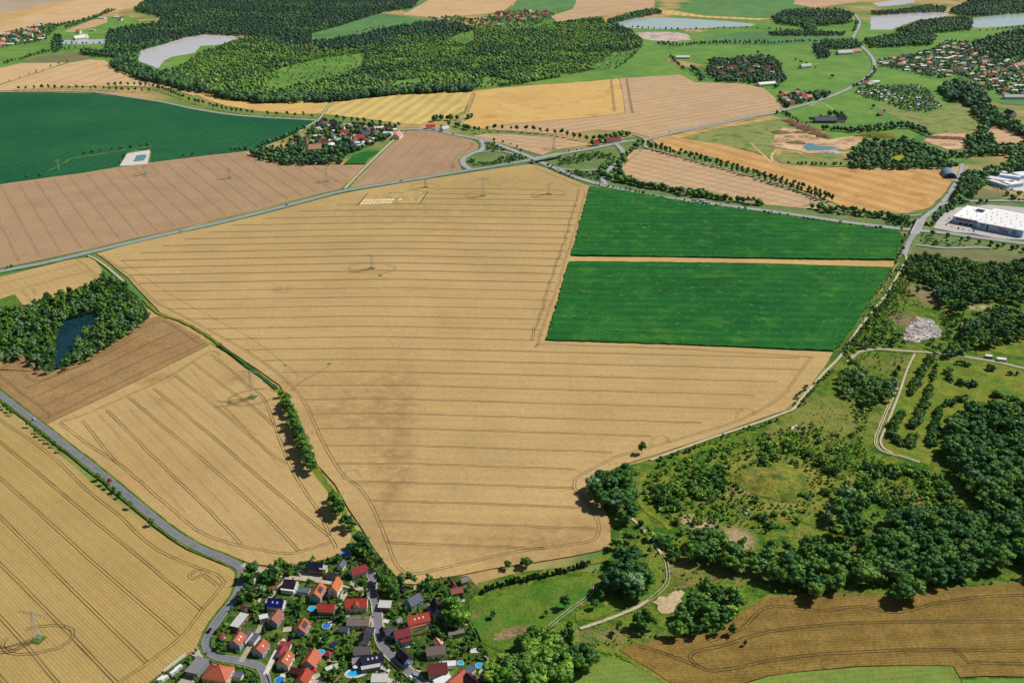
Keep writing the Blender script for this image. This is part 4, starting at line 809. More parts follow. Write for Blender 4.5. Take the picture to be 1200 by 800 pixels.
def along(px, sp, rng, jit=.6, off=0.0):
    g = resample(gpts(px, 0), .5); out = []; acc = 0
    for a, b in zip(g, g[1:]):
        acc += (b - a).length
        if acc >= sp:
            acc = rng.uniform(-.12, .12) * sp; d = (b - a).normalized()
            out.append((b.x - d.y * off + rng.gauss(0, jit), b.y + d.x * off + rng.gauss(0, jit)))
    return out
CAND = []            # trees: (size in px, x, y, height, width factor, kind, leaf, label, group)
SHR = []             # shrubs
def add_tree(x, y, h, wf, kind, leaf, label, group):
    qx, qy = py_of(x, y)
    vis = -8 < qx < 1208 and -5 < qy < 830
    CAND.append(((pxm(qy) * h) if vis else 0.0, x, y, h, wf, kind, leaf, label, group))
def wood(px, sp, h, leafs, label, group, holes=(), wf=(1.1, 1.5), conif=0.0, seed=1, pad=None):
    rg = random.Random(seed)
    for x, y in scatter(px, sp, rg, holes, pad, (h[0] + h[1]) * .27):
        k = 'conifer' if rg.random() < conif else 'broad'; u = rg.random()
        lf = rg.choice(leafs) if u < .7 else rg.choice(('leaf_mid', 'leaf_dark', 'leaf_mid', 'leaf_bright', 'leaf_silver'))
        add_tree(x, y, rg.uniform(*h) * rg.choice((1, 1, .75, 1.1, .9)), rg.uniform(*wf), k, 'leaf_needle' if k == 'conifer' else lf, label, group)
def shrubs(pts, h, leafs, label, group, rg, wf=(.8, 1.4)):
    for x, y in pts:
        qx, qy = py_of(x, y); hh = rg.uniform(*h); vis = -8 < qx < 1208 and -5 < qy < 815
        SHR.append((pxm(qy) * hh if vis else 0, x, y, hh, rg.uniform(*wf), rg.choice(leafs), label, group))
def thicket(px, sp, h, leafs, label, group, seed, keep=1.0, holes=(), pad=None):
    rg = random.Random(seed); shrubs([p for p in scatter(px, sp, rg, holes, pad, (h[0] + h[1]) * .22) if rg.random() < keep], h, leafs, label, group, rg)
# ------------------------------------------------------------------ buildings
def window_mesh(w, h):
    mb = MB(); mb.box((0, .04, 0), (w, .08, h), 0, 1); f = .09
    for a, b, c, d in ((0, h / 2, w + f, f), (0, -h / 2, w + f, f), (-w / 2, 0, f, h), (w / 2, 0, f, h), (0, 0, f * .7, h)): mb.box((a, .06, b), (c, .14, d), 0, 0)
    return mb.mesh('window', [M['frame_white'], M['glass']])
def door_mesh():
    mb = MB(); mb.box((0, .05, 1.05), (1.0, .1, 2.1), 0, 0); mb.box((0, .07, 2.2), (1.3, .14, .16), 0, 1); mb.box((.3, .12, 1.0), (.1, .08, .12), 0, 1)
    return mb.mesh('door', [M['door_brown'], M['frame_white']])
WIN, DOOR = window_mesh(1.15, 1.35), door_mesh()
def sky_mesh():
    mb = MB(); mb.box((0, 0, .05), (.95, 1.25, .12), 0, 0); mb.box((0, 0, .1), (.75, 1.05, .06), 0, 1); return mb.mesh('skylight', [M['frame_white'], M['wall_white']])
SKY = sky_mesh()
def chimney_mesh():
    mb = MB(); mb.box((0, 0, 0), (.75, .75, 2.0)); mb.box((0, 0, 1.05), (.95, .95, .14)); mb.box((0, 0, 1.2), (.35, .35, .25)); return mb.mesh('chimney', M['brick'])
CHIM = chimney_mesh()
def gable_wall(L, W, h, rh):
    x, y = L / 2, W / 2; mb = MB()
    mb.add([(-x, -y, -.2), (x, -y, -.2), (x, y, -.2), (-x, y, -.2), (-x, -y, h), (x, -y, h), (x, y, h), (-x, y, h), (-x, 0, h + rh), (x, 0, h + rh)],
           [(0, 1, 5, 4), (2, 3, 7, 6), (1, 2, 6, 9, 5), (3, 0, 4, 8, 7), (3, 2, 1, 0)]); return mb
def gable_roof(L, W, h, rh, ov=.5, th=.22):
    mb = MB(); x = L / 2 + ov * .7; s = rh / (W / 2)
    for sg in (-1, 1):
        a = (W / 2 + ov) * sg; z0 = h - ov * s; vs = []
        for xx in (-x, x):
            vs += [(xx, a, z0 + .02), (xx, 0, h + rh + .02), (xx, 0, h + rh + th), (xx, a, z0 + th)]
        f = [(0, 1, 2, 3), (7, 6, 5, 4), (3, 2, 6, 7), (0, 4, 5, 1), (0, 3, 7, 4)]
        if sg < 0: f = [tuple(reversed(q)) for q in f]
        mb.add(vs, f)
    mb.bar((-x, 0, h + rh + th), (x, 0, h + rh + th), .14, 0, 6)
    return mb
def hip_roof(L, W, h, rh, ov=.5, th=.2):
    mb = MB(); x, y = L / 2 + ov, W / 2 + ov; r = max(.3, (L - W) / 2); z = h - .15
    mb.add([(-x, -y, z), (x, -y, z), (x, y, z), (-x, y, z), (-x, -y, z + th), (x, -y, z + th), (x, y, z + th), (-x, y, z + th), (-r, 0, h + rh), (r, 0, h + rh)],
           [(3, 2, 1, 0), (0, 1, 5, 4), (1, 2, 6, 5), (2, 3, 7, 6), (3, 0, 4, 7), (4, 5, 9, 8), (5, 6, 9), (6, 7, 8, 9), (7, 4, 8)])
    for p, q in (((-x, -y), (-r, 0)), ((x, -y), (r, 0)), ((x, y), (r, 0)), ((-x, y), (-r, 0))): mb.bar((p[0], p[1], z + th), (q[0], q[1], h + rh + .05), .12, 0, 5)
    return mb
def flat_roof(L, W, h, ov=.25, th=.3):
    mb = MB(); mb.box((0, 0, h + th / 2), (L + 2 * ov, W + 2 * ov, th)); 
    for s in (-1, 1): mb.box((0, s * (W / 2 + ov - .1), h + th + .08), (L + 2 * ov, .2, .16)); mb.box((s * (L / 2 + ov - .1), 0, h + th + .08), (.2, W + 2 * ov - .4, .16))
    return mb
def house(px, py, dx, dy, L, W, roof, wall, label, kind='gable', h=4.0, rh=None, win=True, chim=True, sky=0, solar=0, dormer=False, cat='house', name='house', group=None, door=True):
    if cat not in ('hall',) and py > 600: L *= .83; W *= .83
    if rh is None: rh = W * .42 if kind != 'flat' else .3
    if kind == 'hip' and rh is None: rh = W * .35
    zc = h + rh * .5; c = G(px, py, zc); c2 = G(px + dx * 6, py + dy * 6, zc); a = math.atan2(c2.y - c.y, c2.x - c.x)
    t = empty(name, (c.x, c.y, 0), a); tag(t, label, cat, group)
    HOUSES.append((c.x, c.y, math.hypot(L, W) / 2 * .92))
    if kind == 'gable': gable_wall(L, W, h, rh).build('wall', M[wall], t); r = gable_roof(L, W, h, rh).build('roof', M[roof], t)
    elif kind == 'hip':
        mb = MB(); mb.box((0, 0, h / 2 - .1), (L, W, h + .1)); mb.build('wall', M[wall], t); r = hip_roof(L, W, h, rh).build('roof', M[roof], t)
    else:
        mb = MB(); mb.box((0, 0, h / 2 - .1), (L, W, h + .2)); mb.build('wall', M[wall], t); r = flat_roof(L, W, h).build('roof', M[roof], t)
    if win:
        fl = [1.6] if h < 4.6 else [1.6, 4.4] if h < 7 else [1.8, 5.0]
        for z in fl:
            for sg, rot in ((-1, PI), (1, 0)):
                n = max(1, int(L / 3.2))
                for i in range(n):
                    x = (i + .5) / n * L - L / 2
                    if door and sg == -1 and i == n // 2 and z < 2 and n > 1: link('door', DOOR, t, (x, -W / 2, 0), PI); continue
                    link('window', WIN, t, (x, sg * W / 2, z), rot)
                n = max(1, int(W / 3.6))
                for i in range(n): link('window', WIN, t, (sg * L / 2, (i + .5) / n * W - W / 2, z), -PI / 2 if sg > 0 else PI / 2)
        if kind == 'gable' and W > 6.5:
            for sg in (-1, 1): link('window', WIN, t, (sg * L / 2, 0, h + rh * .36), -PI / 2 if sg > 0 else PI / 2, (.9, 1, .85))
    if chim and kind != 'flat': link('chimney', CHIM, r, (L * .22 if kind == 'gable' else 0, W * .08, h + rh + .3))
    sl = math.atan2(rh, W / 2)
    if kind == 'gable':
        for i in range(sky):
            o = link('skylight', SKY, r, ((i + .5) / sky * L * .6 - L * .3, -W * .25, h + rh * .5 + .24)); o.rotation_euler = (sl, 0, 0)
        if solar:
            mb = MB(); nx = max(2, int(L * .6 / 1.7)); ny = max(1, int(math.hypot(W / 2, rh) * .7 / 1.05)); 
            for i in range(nx):
                for j in range(ny): mb.box(((i - (nx - 1) / 2) * 1.7, (j - (ny - 1) / 2) * 1.05, 0), (1.62, .98, .06))
            o = mb.build('solar_panel', M['solar'], r); o.location = (0, solar * -W * .25, h + rh * .5 + .32); o.rotation_euler = (sl * solar, 0, 0)
        if dormer:
            mb = gable_wall(W * .5, 3.4, h + rh * .45, 1.2); gd = mb.build('dormer', M[wall], t); gd.location = (0, -W * .28, 0); gd.rotation_euler = (0, 0, PI / 2)
            d2 = gable_roof(W * .52, 3.4, h + rh * .45, 1.2, .3, .16).build('dormer_roof', M[roof], gd)
    return t
S1 = (.62, -.78)
Hs = [
 (255, 784, 1, .16, 17, 13.5, 'roof_terracotta', 'wall_cream', 'large cream house with a hipped orange-red roof by the road bend', dict(kind='hip', h=6.6, rh=4.6)),
 (231, 779, .62, -.78, 15, 9, 'roof_grey', 'wall_grey', 'flat grey hall against the large cream house with the hipped roof', dict(kind='flat', h=4, win=False)),
 (280.5, 726, .62, -.78, 15, 6.5, 'roof_pale', 'wall_brown', 'long pale flat-roofed house beside the road up to the village', dict(kind='flat', h=4.2)),
 (278, 747, .6, -.8, 10, 8.5, 'roof_terracotta', 'wall_blue', 'orange-roofed house with two white skylights inside the road bend', dict(sky=2)),  # the wall's blue shadow is put into its colour
 (289, 744.5, .62, -.78, 11, 3.6, 'roof_slate', 'wall_white', 'narrow slate-roofed outbuilding beside the orange-roofed house in the bend', dict(kind='flat', h=3, win=False, cat='outbuilding', name='outbuilding')),
 (298, 747, .62, -.78, 9, 4, 'roof_slate', 'wall_white', 'short slate-roofed outbuilding across the lane from its longer twin', dict(kind='flat', h=3, win=False, cat='outbuilding', name='outbuilding')),
 (305, 756, .6, -.8, 10, 8.5, 'roof_terracotta', 'wall_blue', 'brownish orange house with one skylight below the brown-roofed house', dict(sky=1)),
 (322.5, 721, .6, -.8, 11, 8, 'roof_brown_red', 'wall_grey', 'dull brown-red roofed house with a grey gable below the blue roof', dict(h=4.6)),
 (309, 722, .9, -.2, 6, 4.5, 'roof_white', 'wall_white', 'small white flat annex left of the brown-red roofed house', dict(kind='flat', h=3, win=False, cat='annex', name='annex')),
 (323.5, 703.5, 1, .1, 12, 9, 'roof_bluegloss', 'wall_white', 'white house with a glossy deep blue roof and two skylights', dict(sky=2, h=4.4)),
 (340, 681.5, .98, .12, 9.5, 9, 'roof_purple', 'wall_white', 'house with a very dark purple roof above the blue-roofed house', {}),
 (337.5, 689.5, .98, .12, 10, 4, 'roof_white', 'wall_white', 'bright white lean-to in front of the dark purple roof', dict(kind='flat', h=3, win=False, cat='annex', name='annex')),
 (356.5, 691, .9, .1, 8, 6, 'roof_slate', 'wall_white', 'flat slate garage right of the turquoise pool', dict(kind='flat', h=2.8, win=False, cat='garage', name='garage')),
 (372, 690.5, .5, -.86, 13, 9, 'roof_orange', 'wall_blue', 'orange-roofed house with a small solar panel on its right slope', dict(solar=1, h=4.4)),
 (392.5, 683.5, .5, -.86, 12, 7.5, 'roof_orange', 'wall_white', 'steep plain orange roof over tall white walls on the upper lane', dict(h=5, rh=4)),
 (383, 709, 1, .06, 12, 9, 'roof_red', 'wall_grey', 'plain bright red roof with a grey front, left of the wide red house', dict(h=4.2)),  # the front's shadow is put into the grey wall colour
 (417.5, 703.5, 1, -.03, 16, 10, 'roof_red', 'wall_white', 'wide red-roofed house with a dormer beside the village street', dict(dormer=True, h=4.4)),
 (370, 661, 1, .08, 12, 9, 'roof_navy', 'wall_brick', 'brick house with a nearly black roof just under the wheat field', dict(h=4.2)),
 (379, 664.5, 1, .08, 5, 5, 'roof_pale', 'wall_cream', 'cream flat annex on the right of the nearly black roof', dict(kind='flat', h=5, chim=False, cat='annex', name='annex')),
 (420, 665.5, 1, -.32, 12, 8, 'roof_crimson', 'wall_white', 'deep crimson roof standing alone at the top of the street', {}),
 (420, 726, 1, .0, 16, 9, 'roof_taupe', 'wall_cream', 'low wide purple-grey roof left of the street, below the wide red house', dict(rh=1.8, h=3.6)),
 (424.5, 759, 1, -.06, 12, 8, 'roof_weathered', 'wall_white', 'weathered grey roof left of the street, above the roof with blue skylights', {}),
 (426.5, 746, .2, -.98, 9, 7, 'roof_black', 'wall_white', 'black-roofed house behind the weathered grey roof', {}),
 (436, 769, 1, -.18, 15, 8, 'roof_navy', 'wall_grey', 'long dark navy roof with three skylights left of the street', dict(sky=3)),
 (434.5, 780, 1, -.18, 13, 4, 'roof_pale', 'wall_grey', 'pale flat extension in front of the long navy roof', dict(kind='flat', h=3, win=False, cat='annex', name='annex')),
 (445, 794, 1, .0, 11, 8, 'roof_pale', 'wall_white', 'pale grey flat-roofed house at the lower left of the street', dict(kind='flat', h=3.6)),
 (353.5, 731.5, .5, -.86, 10.5, 9, 'roof_orange', 'wall_blue', 'orange roof almost covered by a dark solar panel', dict(solar=1)),
 (334, 754.5, .9, .1, 8, 5, 'roof_crimson', 'wall_white', 'small pinkish red flat roof, the upper of two by the lane', dict(kind='flat', h=2.8, win=False, cat='garage', name='garage')),
 (330, 761, .5, -.86, 8, 5.5, 'roof_crimson', 'wall_white', 'small pinkish red pitched roof, the lower of two by the lane', dict(h=3, win=False, chim=False, cat='garage', name='garage')),
 (334, 770, .5, -.86, 11, 8.5, 'roof_orange', 'wall_white', 'orange house with small roof windows below the two pinkish red roofs', dict(sky=2)),
 (364.5, 769, .5, -.86, 12.5, 10, 'roof_terracotta', 'wall_grey', 'large plain terracotta roof left of the round turquoise pool', {}),
 (356, 791, .5, -.86, 11, 8.5, 'roof_red', 'wall_white', 'faded red roof at the bottom edge below the large terracotta roof', {}),
 (347, 784, 1, .2, 7, 4.5, 'roof_maroon', 'wall_brown', 'low dark maroon shed beside the faded red roof', dict(h=2.6, win=False, chim=False, cat='shed', name='shed')),
 (449.5, 740, .32, .95, 9, 4.2, 'roof_black', 'wall_grey', 'narrow black roof standing directly on the street', dict(h=3.6)),
 (458, 737.5, .9, -.2, 9, 7, 'roof_slate', 'wall_white', 'blue-grey roof between the narrow black roof and the crimson one', dict(h=3.6)),
 (471, 739, 1, -.25, 11, 8, 'roof_crimson', 'wall_white', 'white two-storey house with a bright crimson roof right of the street', dict(h=5.4)),
 (475.5, 749, 1, -.25, 8, 5, 'roof_maroon', 'wall_blue', 'lower dark red wing in front of the bright crimson roof', dict(kind='flat', h=3.6, cat='annex', name='annex')),
 (490, 722, 1, -.24, 16, 9, 'roof_red', 'wall_white', 'long orange-red roof with three white skylights right of the street', dict(sky=3, h=4.4)),
 (489.5, 732, 1, -.24, 12, 4, 'roof_terracotta', 'wall_white', 'low terracotta porch along the front of the long skylit roof', dict(kind='flat', h=2.8, win=False, cat='annex', name='annex')),
 (484.5, 700.5, .85, -.5, 11, 9, 'roof_slate', 'wall_teal', 'slate-grey roof over greenish walls near the wheat field', {}),
 (511, 708.5, .3, .95, 12, 6.5, 'roof_navy', 'wall_blue', 'steep dark blue roof beside the great bright green tree', dict(h=5, rh=4)),
 (505, 712, .3, .95, 10, 3.5, 'roof_grey', 'wall_grey', 'narrow grey lean-to along the steep dark blue roof', dict(kind='flat', h=3, win=False, cat='annex', name='annex')),
 (473.5, 766.5, .72, .69, 11, 7, 'roof_black', 'wall_blue', 'black gabled roof with a pale blue end wall beside the street bend', dict(h=4.4)),
 (470, 774.5, .72, .69, 13, 3.4, 'roof_navy', 'wall_grey', 'low dark wing between the black gabled roof and the street', dict(kind='flat', h=3, win=False, cat='annex', name='annex')),
 (510.5, 759, 1, -.12, 13, 8.5, 'roof_taupe', 'wall_white', 'taupe roof with a pale balcony amid the right gardens', {}),
 (512.5, 780, 1, -.12, 13, 10, 'roof_maroon', 'wall_white', 'dark maroon roof over white walls near the bottom edge', dict(h=5)),
 (525, 777, 1, -.06, 11, 4.5, 'roof_white', 'wall_white', 'white flat carport right of the dark maroon roof', dict(kind='flat', h=3, win=False, cat='carport', name='carport')),
 (535, 794, .72, -.62, 15, 9, 'roof_terracotta', 'wall_white', 'vivid orange roof at the bottom edge, lower right of the village', {}),
 (548.5, 785.5, .72, -.62, 11, 5, 'roof_slate', 'wall_white', 'grey flat extension behind the vivid orange roof', dict(kind='flat', h=3, win=False, cat='annex', name='annex')),
 (520, 797, .9, -.4, 12, 8, 'roof_white', 'wall_white', 'white flat roof at the bottom edge left of the vivid orange one', dict(kind='flat', h=3.4)),
 (554, 797, .72, .62, 14, 9, 'roof_purple', 'wall_white', 'dark purple roof at the bottom edge, rightmost in the village', {}),
 (534.5, 690, 1, -.22, 9, 6, 'roof_brown_red', 'wall_brick', 'faded red roofed shed below the wheat field edge', dict(h=2.8, win=False, chim=False, cat='shed', name='shed')),
 (544, 677.5, .9, -.3, 6, 5, 'roof_grey', 'wall_grey', 'small grey shed on the wheat field edge', dict(h=2.6, win=False, chim=False, cat='shed', name='shed')),
 (535, 740.5, 1, -.2, 12, 4, 'roof_weathered', 'wall_grey', 'long low grey shed beside the village meadow', dict(kind='flat', h=2.8, win=False, cat='shed', name='shed')),
 (513.5, 751.5, .6, .8, 7, 4, 'roof_salmon', 'wall_white', 'small salmon roofed hut behind the taupe roof', dict(h=2.8, win=False, chim=False, cat='hut', name='hut')),
 (451, 707.5, 1, .05, 9, 8, 'roof_pale', 'wall_brown', 'pale flat roof right of the street opposite the wide red house', dict(kind='flat', h=3.4)),
 (400, 660, .6, -.8, 7, 5, 'roof_slate', 'wall_white', 'small grey garden house left of the crimson roof', dict(h=2.8, win=False, chim=False, cat='hut', name='hut')),
 (390, 674, 1, .15, 11, 4.5, 'roof_black', 'wall_grey', 'long black flat garage behind the steep plain orange roof', dict(kind='flat', h=2.8, win=False, cat='garage', name='garage')),
 (434, 736, .9, .1, 6, 5, 'roof_slate', 'wall_white', 'small slate hut between the low purple-grey roof and the street', dict(h=2.8, win=False, chim=False, cat='hut', name='hut')),
 (417, 774, .9, -.1, 5, 6, 'roof_grey', 'wall_grey', 'small grey hut above the oval pool', dict(kind='flat', h=2.6, win=False, cat='hut', name='hut')),
 (571, 795, .75, .66, 11, 5, 'roof_slate', 'wall_grey', 'blue-grey lean-to roof beside the copse at the bottom edge', dict(kind='flat', h=2.6, win=False, cat='shed', name='shed')),
 (260, 744, .6, -.8, 4, 3, 'roof_crimson', 'wall_white', 'tiny red garden hut inside the road bend', dict(h=2.2, win=False, chim=False, cat='hut', name='hut')),
 (531, 683, .5, .85, 5, 3, 'roof_crimson', 'wall_white', 'tiny red hut beside the small grey shed on the field edge', dict(h=2.2, win=False, chim=False, cat='hut', name='hut')),
 (277, 790, .5, -.86, 5, 8, 'roof_slate', 'wall_white', 'small slate annex against the large cream house', dict(kind='flat', h=3, win=False, cat='annex', name='annex')),
 (403, 735, .9, .1, 7, 5, 'roof_slate', 'wall_blue', 'blue-grey garden hut right of the small blue pool', dict(h=2.6, win=False, chim=False, cat='hut', name='hut')),
 (384.5, 764.5, .9, .3, 4, 4, 'roof_crimson', 'wall_brown', 'tiny red pavilion right of the round turquoise pool', dict(kind='hip', h=2.2, rh=1.2, win=False, chim=False, cat='pavilion', name='pavilion')),
]
for x, y, dx, dy, L, W, rf, wl, lb, kw in Hs: house(x, y, dx, dy, L, W, rf, wl, lb, **kw)
rs_ = random.Random(16)
for x, y in scatter([(284, 702), (302, 676), (345, 668), (400, 656), (428, 652), (455, 690), (545, 692), (556, 750), (576, 796), (250, 796)], 15, rs_, pad=4):
    if rs_.random() < .42:
        q = py_of(x, y); house(q[0], q[1] - 3, 1, rs_.uniform(-.6, .6), rs_.uniform(3, 5.5), rs_.uniform(2.5, 4), rs_.choice(('roof_pale', 'roof_weathered', 'roof_slate', 'roof_brown_red', 'roof_white', 'roof_grey')), rs_.choice(('wall_brown', 'wall_white', 'wall_grey')), 'small garden shed standing among the village gardens', h=2.2, win=False, chim=False, cat='shed', name='garden_shed', group='garden sheds of the village')
# ---- pools, trampolines, garden things
def pool(px, py, r, lab, wat='pool_water', oval=1.0, h=.9, rot=0):
    c = G(px, py, h); t = empty('swimming_pool', (c.x, c.y, .1), rot); tag(t, lab, 'pool'); n = 24; mb = MB(); vs = []
    for rr, z in ((r, 0), (r, h), (r - .22, h), (r - .22, 0)): vs += [(rr * oval * math.cos(2 * PI * i / n), rr * math.sin(2 * PI * i / n), z) for i in range(n)]
    mb.add(vs, [(k * n + i, k * n + (i + 1) % n, (k + 1) * n + (i + 1) % n, (k + 1) * n + i) for k in range(3) for i in range(n)]); mb.build('wall', M['pool_wall'], t)
    mb = MB(); mb.add([((r - .2) * oval * math.cos(2 * PI * i / n), (r - .2) * math.sin(2 * PI * i / n), h - .16) for i in range(n)], [tuple(range(n))]); mb.build('water', M[wat], t)
    HOUSES.append((c.x, c.y, r * oval * .95 + .4)); return t
pool(348.5, 692.5, 2.2, 'turquoise pool left of the flat slate garage')
pool(365.5, 712.5, 2.6, 'round white-rimmed pool left of the plain bright red roof')
pool(405.5, 648.5, 3.2, 'round blue pool under the trees at the top of the gardens', 'pool_blue', 1.2)
pool(382.5, 733, 2.8, 'small blue pool in the garden right of the solar-panelled roof', 'pool_blue')
pool(375.5, 764, 2.9, 'round turquoise pool right of the large terracotta roof')
pool(327.8, 796.5, 3.0, 'round blue pool with pale rim at the bottom edge beside the lane', 'pool_blue')
t = pool(418, 787, 3.0, 'large oval pool with pale surround below the long navy roof', 'pool_water', 2.0, .5, .3)
mb = MB(); n = 24; mb.add([(a * math.cos(2 * PI * i / n), b * math.sin(2 * PI * i / n), .2) for a, b in ((7.2, 4.2), (6.0, 3.0)) for i in range(n)], [(i, (i + 1) % n, n + (i + 1) % n, n + i) for i in range(n)]); mb.build('surround', M['concrete'], t)
pool(561.5, 779, 2.4, 'round teal pool in the lawn behind the vivid orange roof')
pool(539.7, 776, 2.0, 'tiny turquoise pool right of the white carport')
c = G(391.7, 754.5, .9); t = empty('trampoline', (c.x, c.y, .1)); tag(t, 'round dark blue trampoline on the lawn amid the gardens', 'trampoline'); HOUSES.append((c.x, c.y, 2.6))
mb = MB(); n = 20; mb.add([(r * math.cos(2 * PI * i / n), r * math.sin(2 * PI * i / n), .9) for r in (2.3, 1.8) for i in range(n)], [(i, (i + 1) % n, n + (i + 1) % n, n + i) for i in range(n)]); mb.build('padding', M['car_blue'], t)
mb = MB(); mb.add([(1.8 * math.cos(2 * PI * i / n), 1.8 * math.sin(2 * PI * i / n), .86) for i in range(n)], [tuple(range(n))]); mb.build('jumping_mat', M['tarp_black'], t)
for k in range(6): mb = MB(); a = 2 * PI * k / 6; mb.bar((2.2 * math.cos(a), 2.2 * math.sin(a), 0), (2.2 * math.cos(a), 2.2 * math.sin(a), .9), .05); mb.build('leg', M['steel'], t)
def parasol(px, py, m, lab):
    c = G(px, py, 2); t = empty('parasol', (c.x, c.y, .1)); tag(t, lab, 'parasol'); mb = MB(); mb.bar((0, 0, 0), (0, 0, 2.5), .04); mb.build('pole', M['steel'], t)
    mb = MB(); n = 8; mb.add([(1.7 * math.cos(2 * PI * i / n), 1.7 * math.sin(2 * PI * i / n), 2.0) for i in range(n)] + [(0, 0, 2.55)], [(i, (i + 1) % n, n) for i in range(n)]); mb.build('canopy', M[m], t)
parasol(416.5, 780.5, 'frame_white', 'white parasol beside the oval pool'); parasol(368, 784, 'fabric_red', 'bright red parasol right of the faded red roof'); parasol(372.5, 775, 'fabric_red', 'dark red parasol below the round turquoise pool'); parasol(349, 763.5, 'frame_white', 'white parasol left of the large terracotta roof')
# hedges and walls between the gardens
def hedge(px, w, h, lab, seed):
    pts = resample(gpts(px), 1.0); rs = np.random.RandomState(seed); V, T, Q = [], [], []; nv = 0; o = pts[0]
    for p in pts:
        v, f = ICO1; vv = v * rs.uniform(.8, 1.15, size=(len(v), 1)) * np.array([w * .62, w * .62, h * .55]) + np.array([p.x - o.x, p.y - o.y, h * .5]); V.append(vv); T.append(f + nv); nv += len(vv)
        q = quads_on(rs, np.array([p.x - o.x, p.y - o.y, h * .55]), w * .55, 14, .2); V.append(q); Q.append(np.arange(len(q)).reshape(-1, 4) + nv); nv += len(q)
    e = link('garden_hedge', np_mesh('garden_hedge', np.concatenate(V), np.concatenate(T), np.concatenate(Q), [M['leaf_dark']]), None, (o.x, o.y, 0)); tag(e, lab, 'hedge', None)
for i, (q, lab) in enumerate([([(362, 756), (376, 759), (389, 762)], 'dark clipped hedge above the round turquoise pool'), ([(385, 660), (396, 656), (404, 652)], 'dark hedge along the wheat field edge above the gardens'), ([(351, 662), (362, 659)], 'hedge on the field edge left of the nearly black roof'), ([(249, 748), (248, 757), (254, 765), (264, 767)], 'curved hedge inside the road bend'), ([(366, 725), (384, 724), (400, 726)], 'hedge right of the solar-panelled roof'), ([(401, 684), (412, 688)], 'short hedge beside the upper lane'), ([(453, 752), (462, 764)], 'hedge between the street and the narrow black roof'), ([(530, 757), (545, 762)], 'hedge in the right gardens beside the meadow'), ([(403, 745), (404, 760), (402, 775)], 'tall hedge left of the weathered grey roof')]): hedge(q, 1.5, 2.0, lab, 200 + i)
def gwall(px, h, th, m, lab):
    pts = gpts(px); mb = MB(); n = len(pts); o = pts[0]; q = [p - o for p in pts]
    ribbon(mb, [p + Vector((0, 0, h)) for p in q], th, None, 0, h + .1); e = mb.build('garden_wall', M[m]); e.location = o; tag(e, lab, 'wall')
gwall([(218, 768), (205, 778), (192, 788)], 2.2, .4, 'wall_white', 'long white garden wall along the edge of the wheat field')
gwall([(312, 790), (317, 802)], 1.2, .5, 'roof_black', 'dark low wall at the foot of the lane')
gwall([(566, 769), (572, 776), (561, 790)], 1.8, .3, 'wall_white', 'white angled garden wall beside the round teal pool')
gwall([(485, 745), (495, 743), (505, 740.5)], 1.2, .4, 'wall_brown', 'brown garden wall below the long skylit roof')
gwall([(549, 725), (553, 731), (560, 742), (564, 752)], 1.3, .12, 'wall_brown', 'thin brown fence between the gardens and the village meadow')
# ---- vehicles
def prof(mb, pts, w, m=0, inset=0.0):
    n = len(pts); vs = [(x, -w / 2 + (inset if z > .95 else 0), z) for x, z in pts] + [(x, w / 2 - (inset if z > .95 else 0), z) for x, z in pts]
    mb.add(vs, [tuple(range(n)), tuple(range(2 * n - 1, n - 1, -1))] + [((i + 1) % n, i, n + i, n + (i + 1) % n) for i in range(n)], m)
def wheel_mesh(r=.32, w=.22):
    mb = MB(); mb.bar((0, -w / 2, 0), (0, w / 2, 0), r, 0, 14); mb.bar((0, -w / 2 - .01, 0), (0, w / 2 + .01, 0), r * .55, 1, 10); return mb.mesh('wheel', [M['tyre'], M['steel']])
WH, WHL = wheel_mesh(), wheel_mesh(.5, .3)
mb = MB(); prof(mb, [(-2.15, .35), (2.1, .35), (2.15, .62), (2.0, .8), (1.0, .95), (-1.9, .97), (-2.12, .8)], 1.76); prof(mb, [(.9, .94), (.25, 1.42), (-1.1, 1.45), (-1.85, .96)], 1.6, 0, .16); CARB = mb.mesh('body', M['car_white'])
mb = MB(); prof(mb, [(.78, 1.0), (.22, 1.36), (-1.02, 1.38), (-1.7, 1.0)], 1.64, 0, .14); mb.box((.62, 0, 1.19), (.5, 1.2, .05)); CARW = mb.mesh('window', M['glass'])
def car(px, py, ang_px, colr, lab, group=None, z=.95):
    c = G(px, py, z); c2 = G(px + ang_px[0], py + ang_px[1], z); t = empty('car', (c.x, c.y, z + .02), math.atan2(c2.y - c.y, c2.x - c.x)); tag(t, lab, 'car', group)
    b = link('body', CARB, t); set_mat(b, 'car_' + colr); link('window', CARW, t)
    for sx in (-1.3, 1.3):
        for sy in (-.78, .78): link('wheel', WH, t, (sx, sy, .32))
    return t
car(129, 562.5, (35, 30), 'red', 'small red car driving on the country road'); car(482, 794.5, (12, 11), 'white', 'white car on the lower end of the village street'); car(245.5, 739, (8, -12), 'black', 'dark car parked on the road edge near the road bend')
car(1119.5, 416.5, (10, 1), 'black', 'dark car on the pale farm track behind the white van', z=.45)
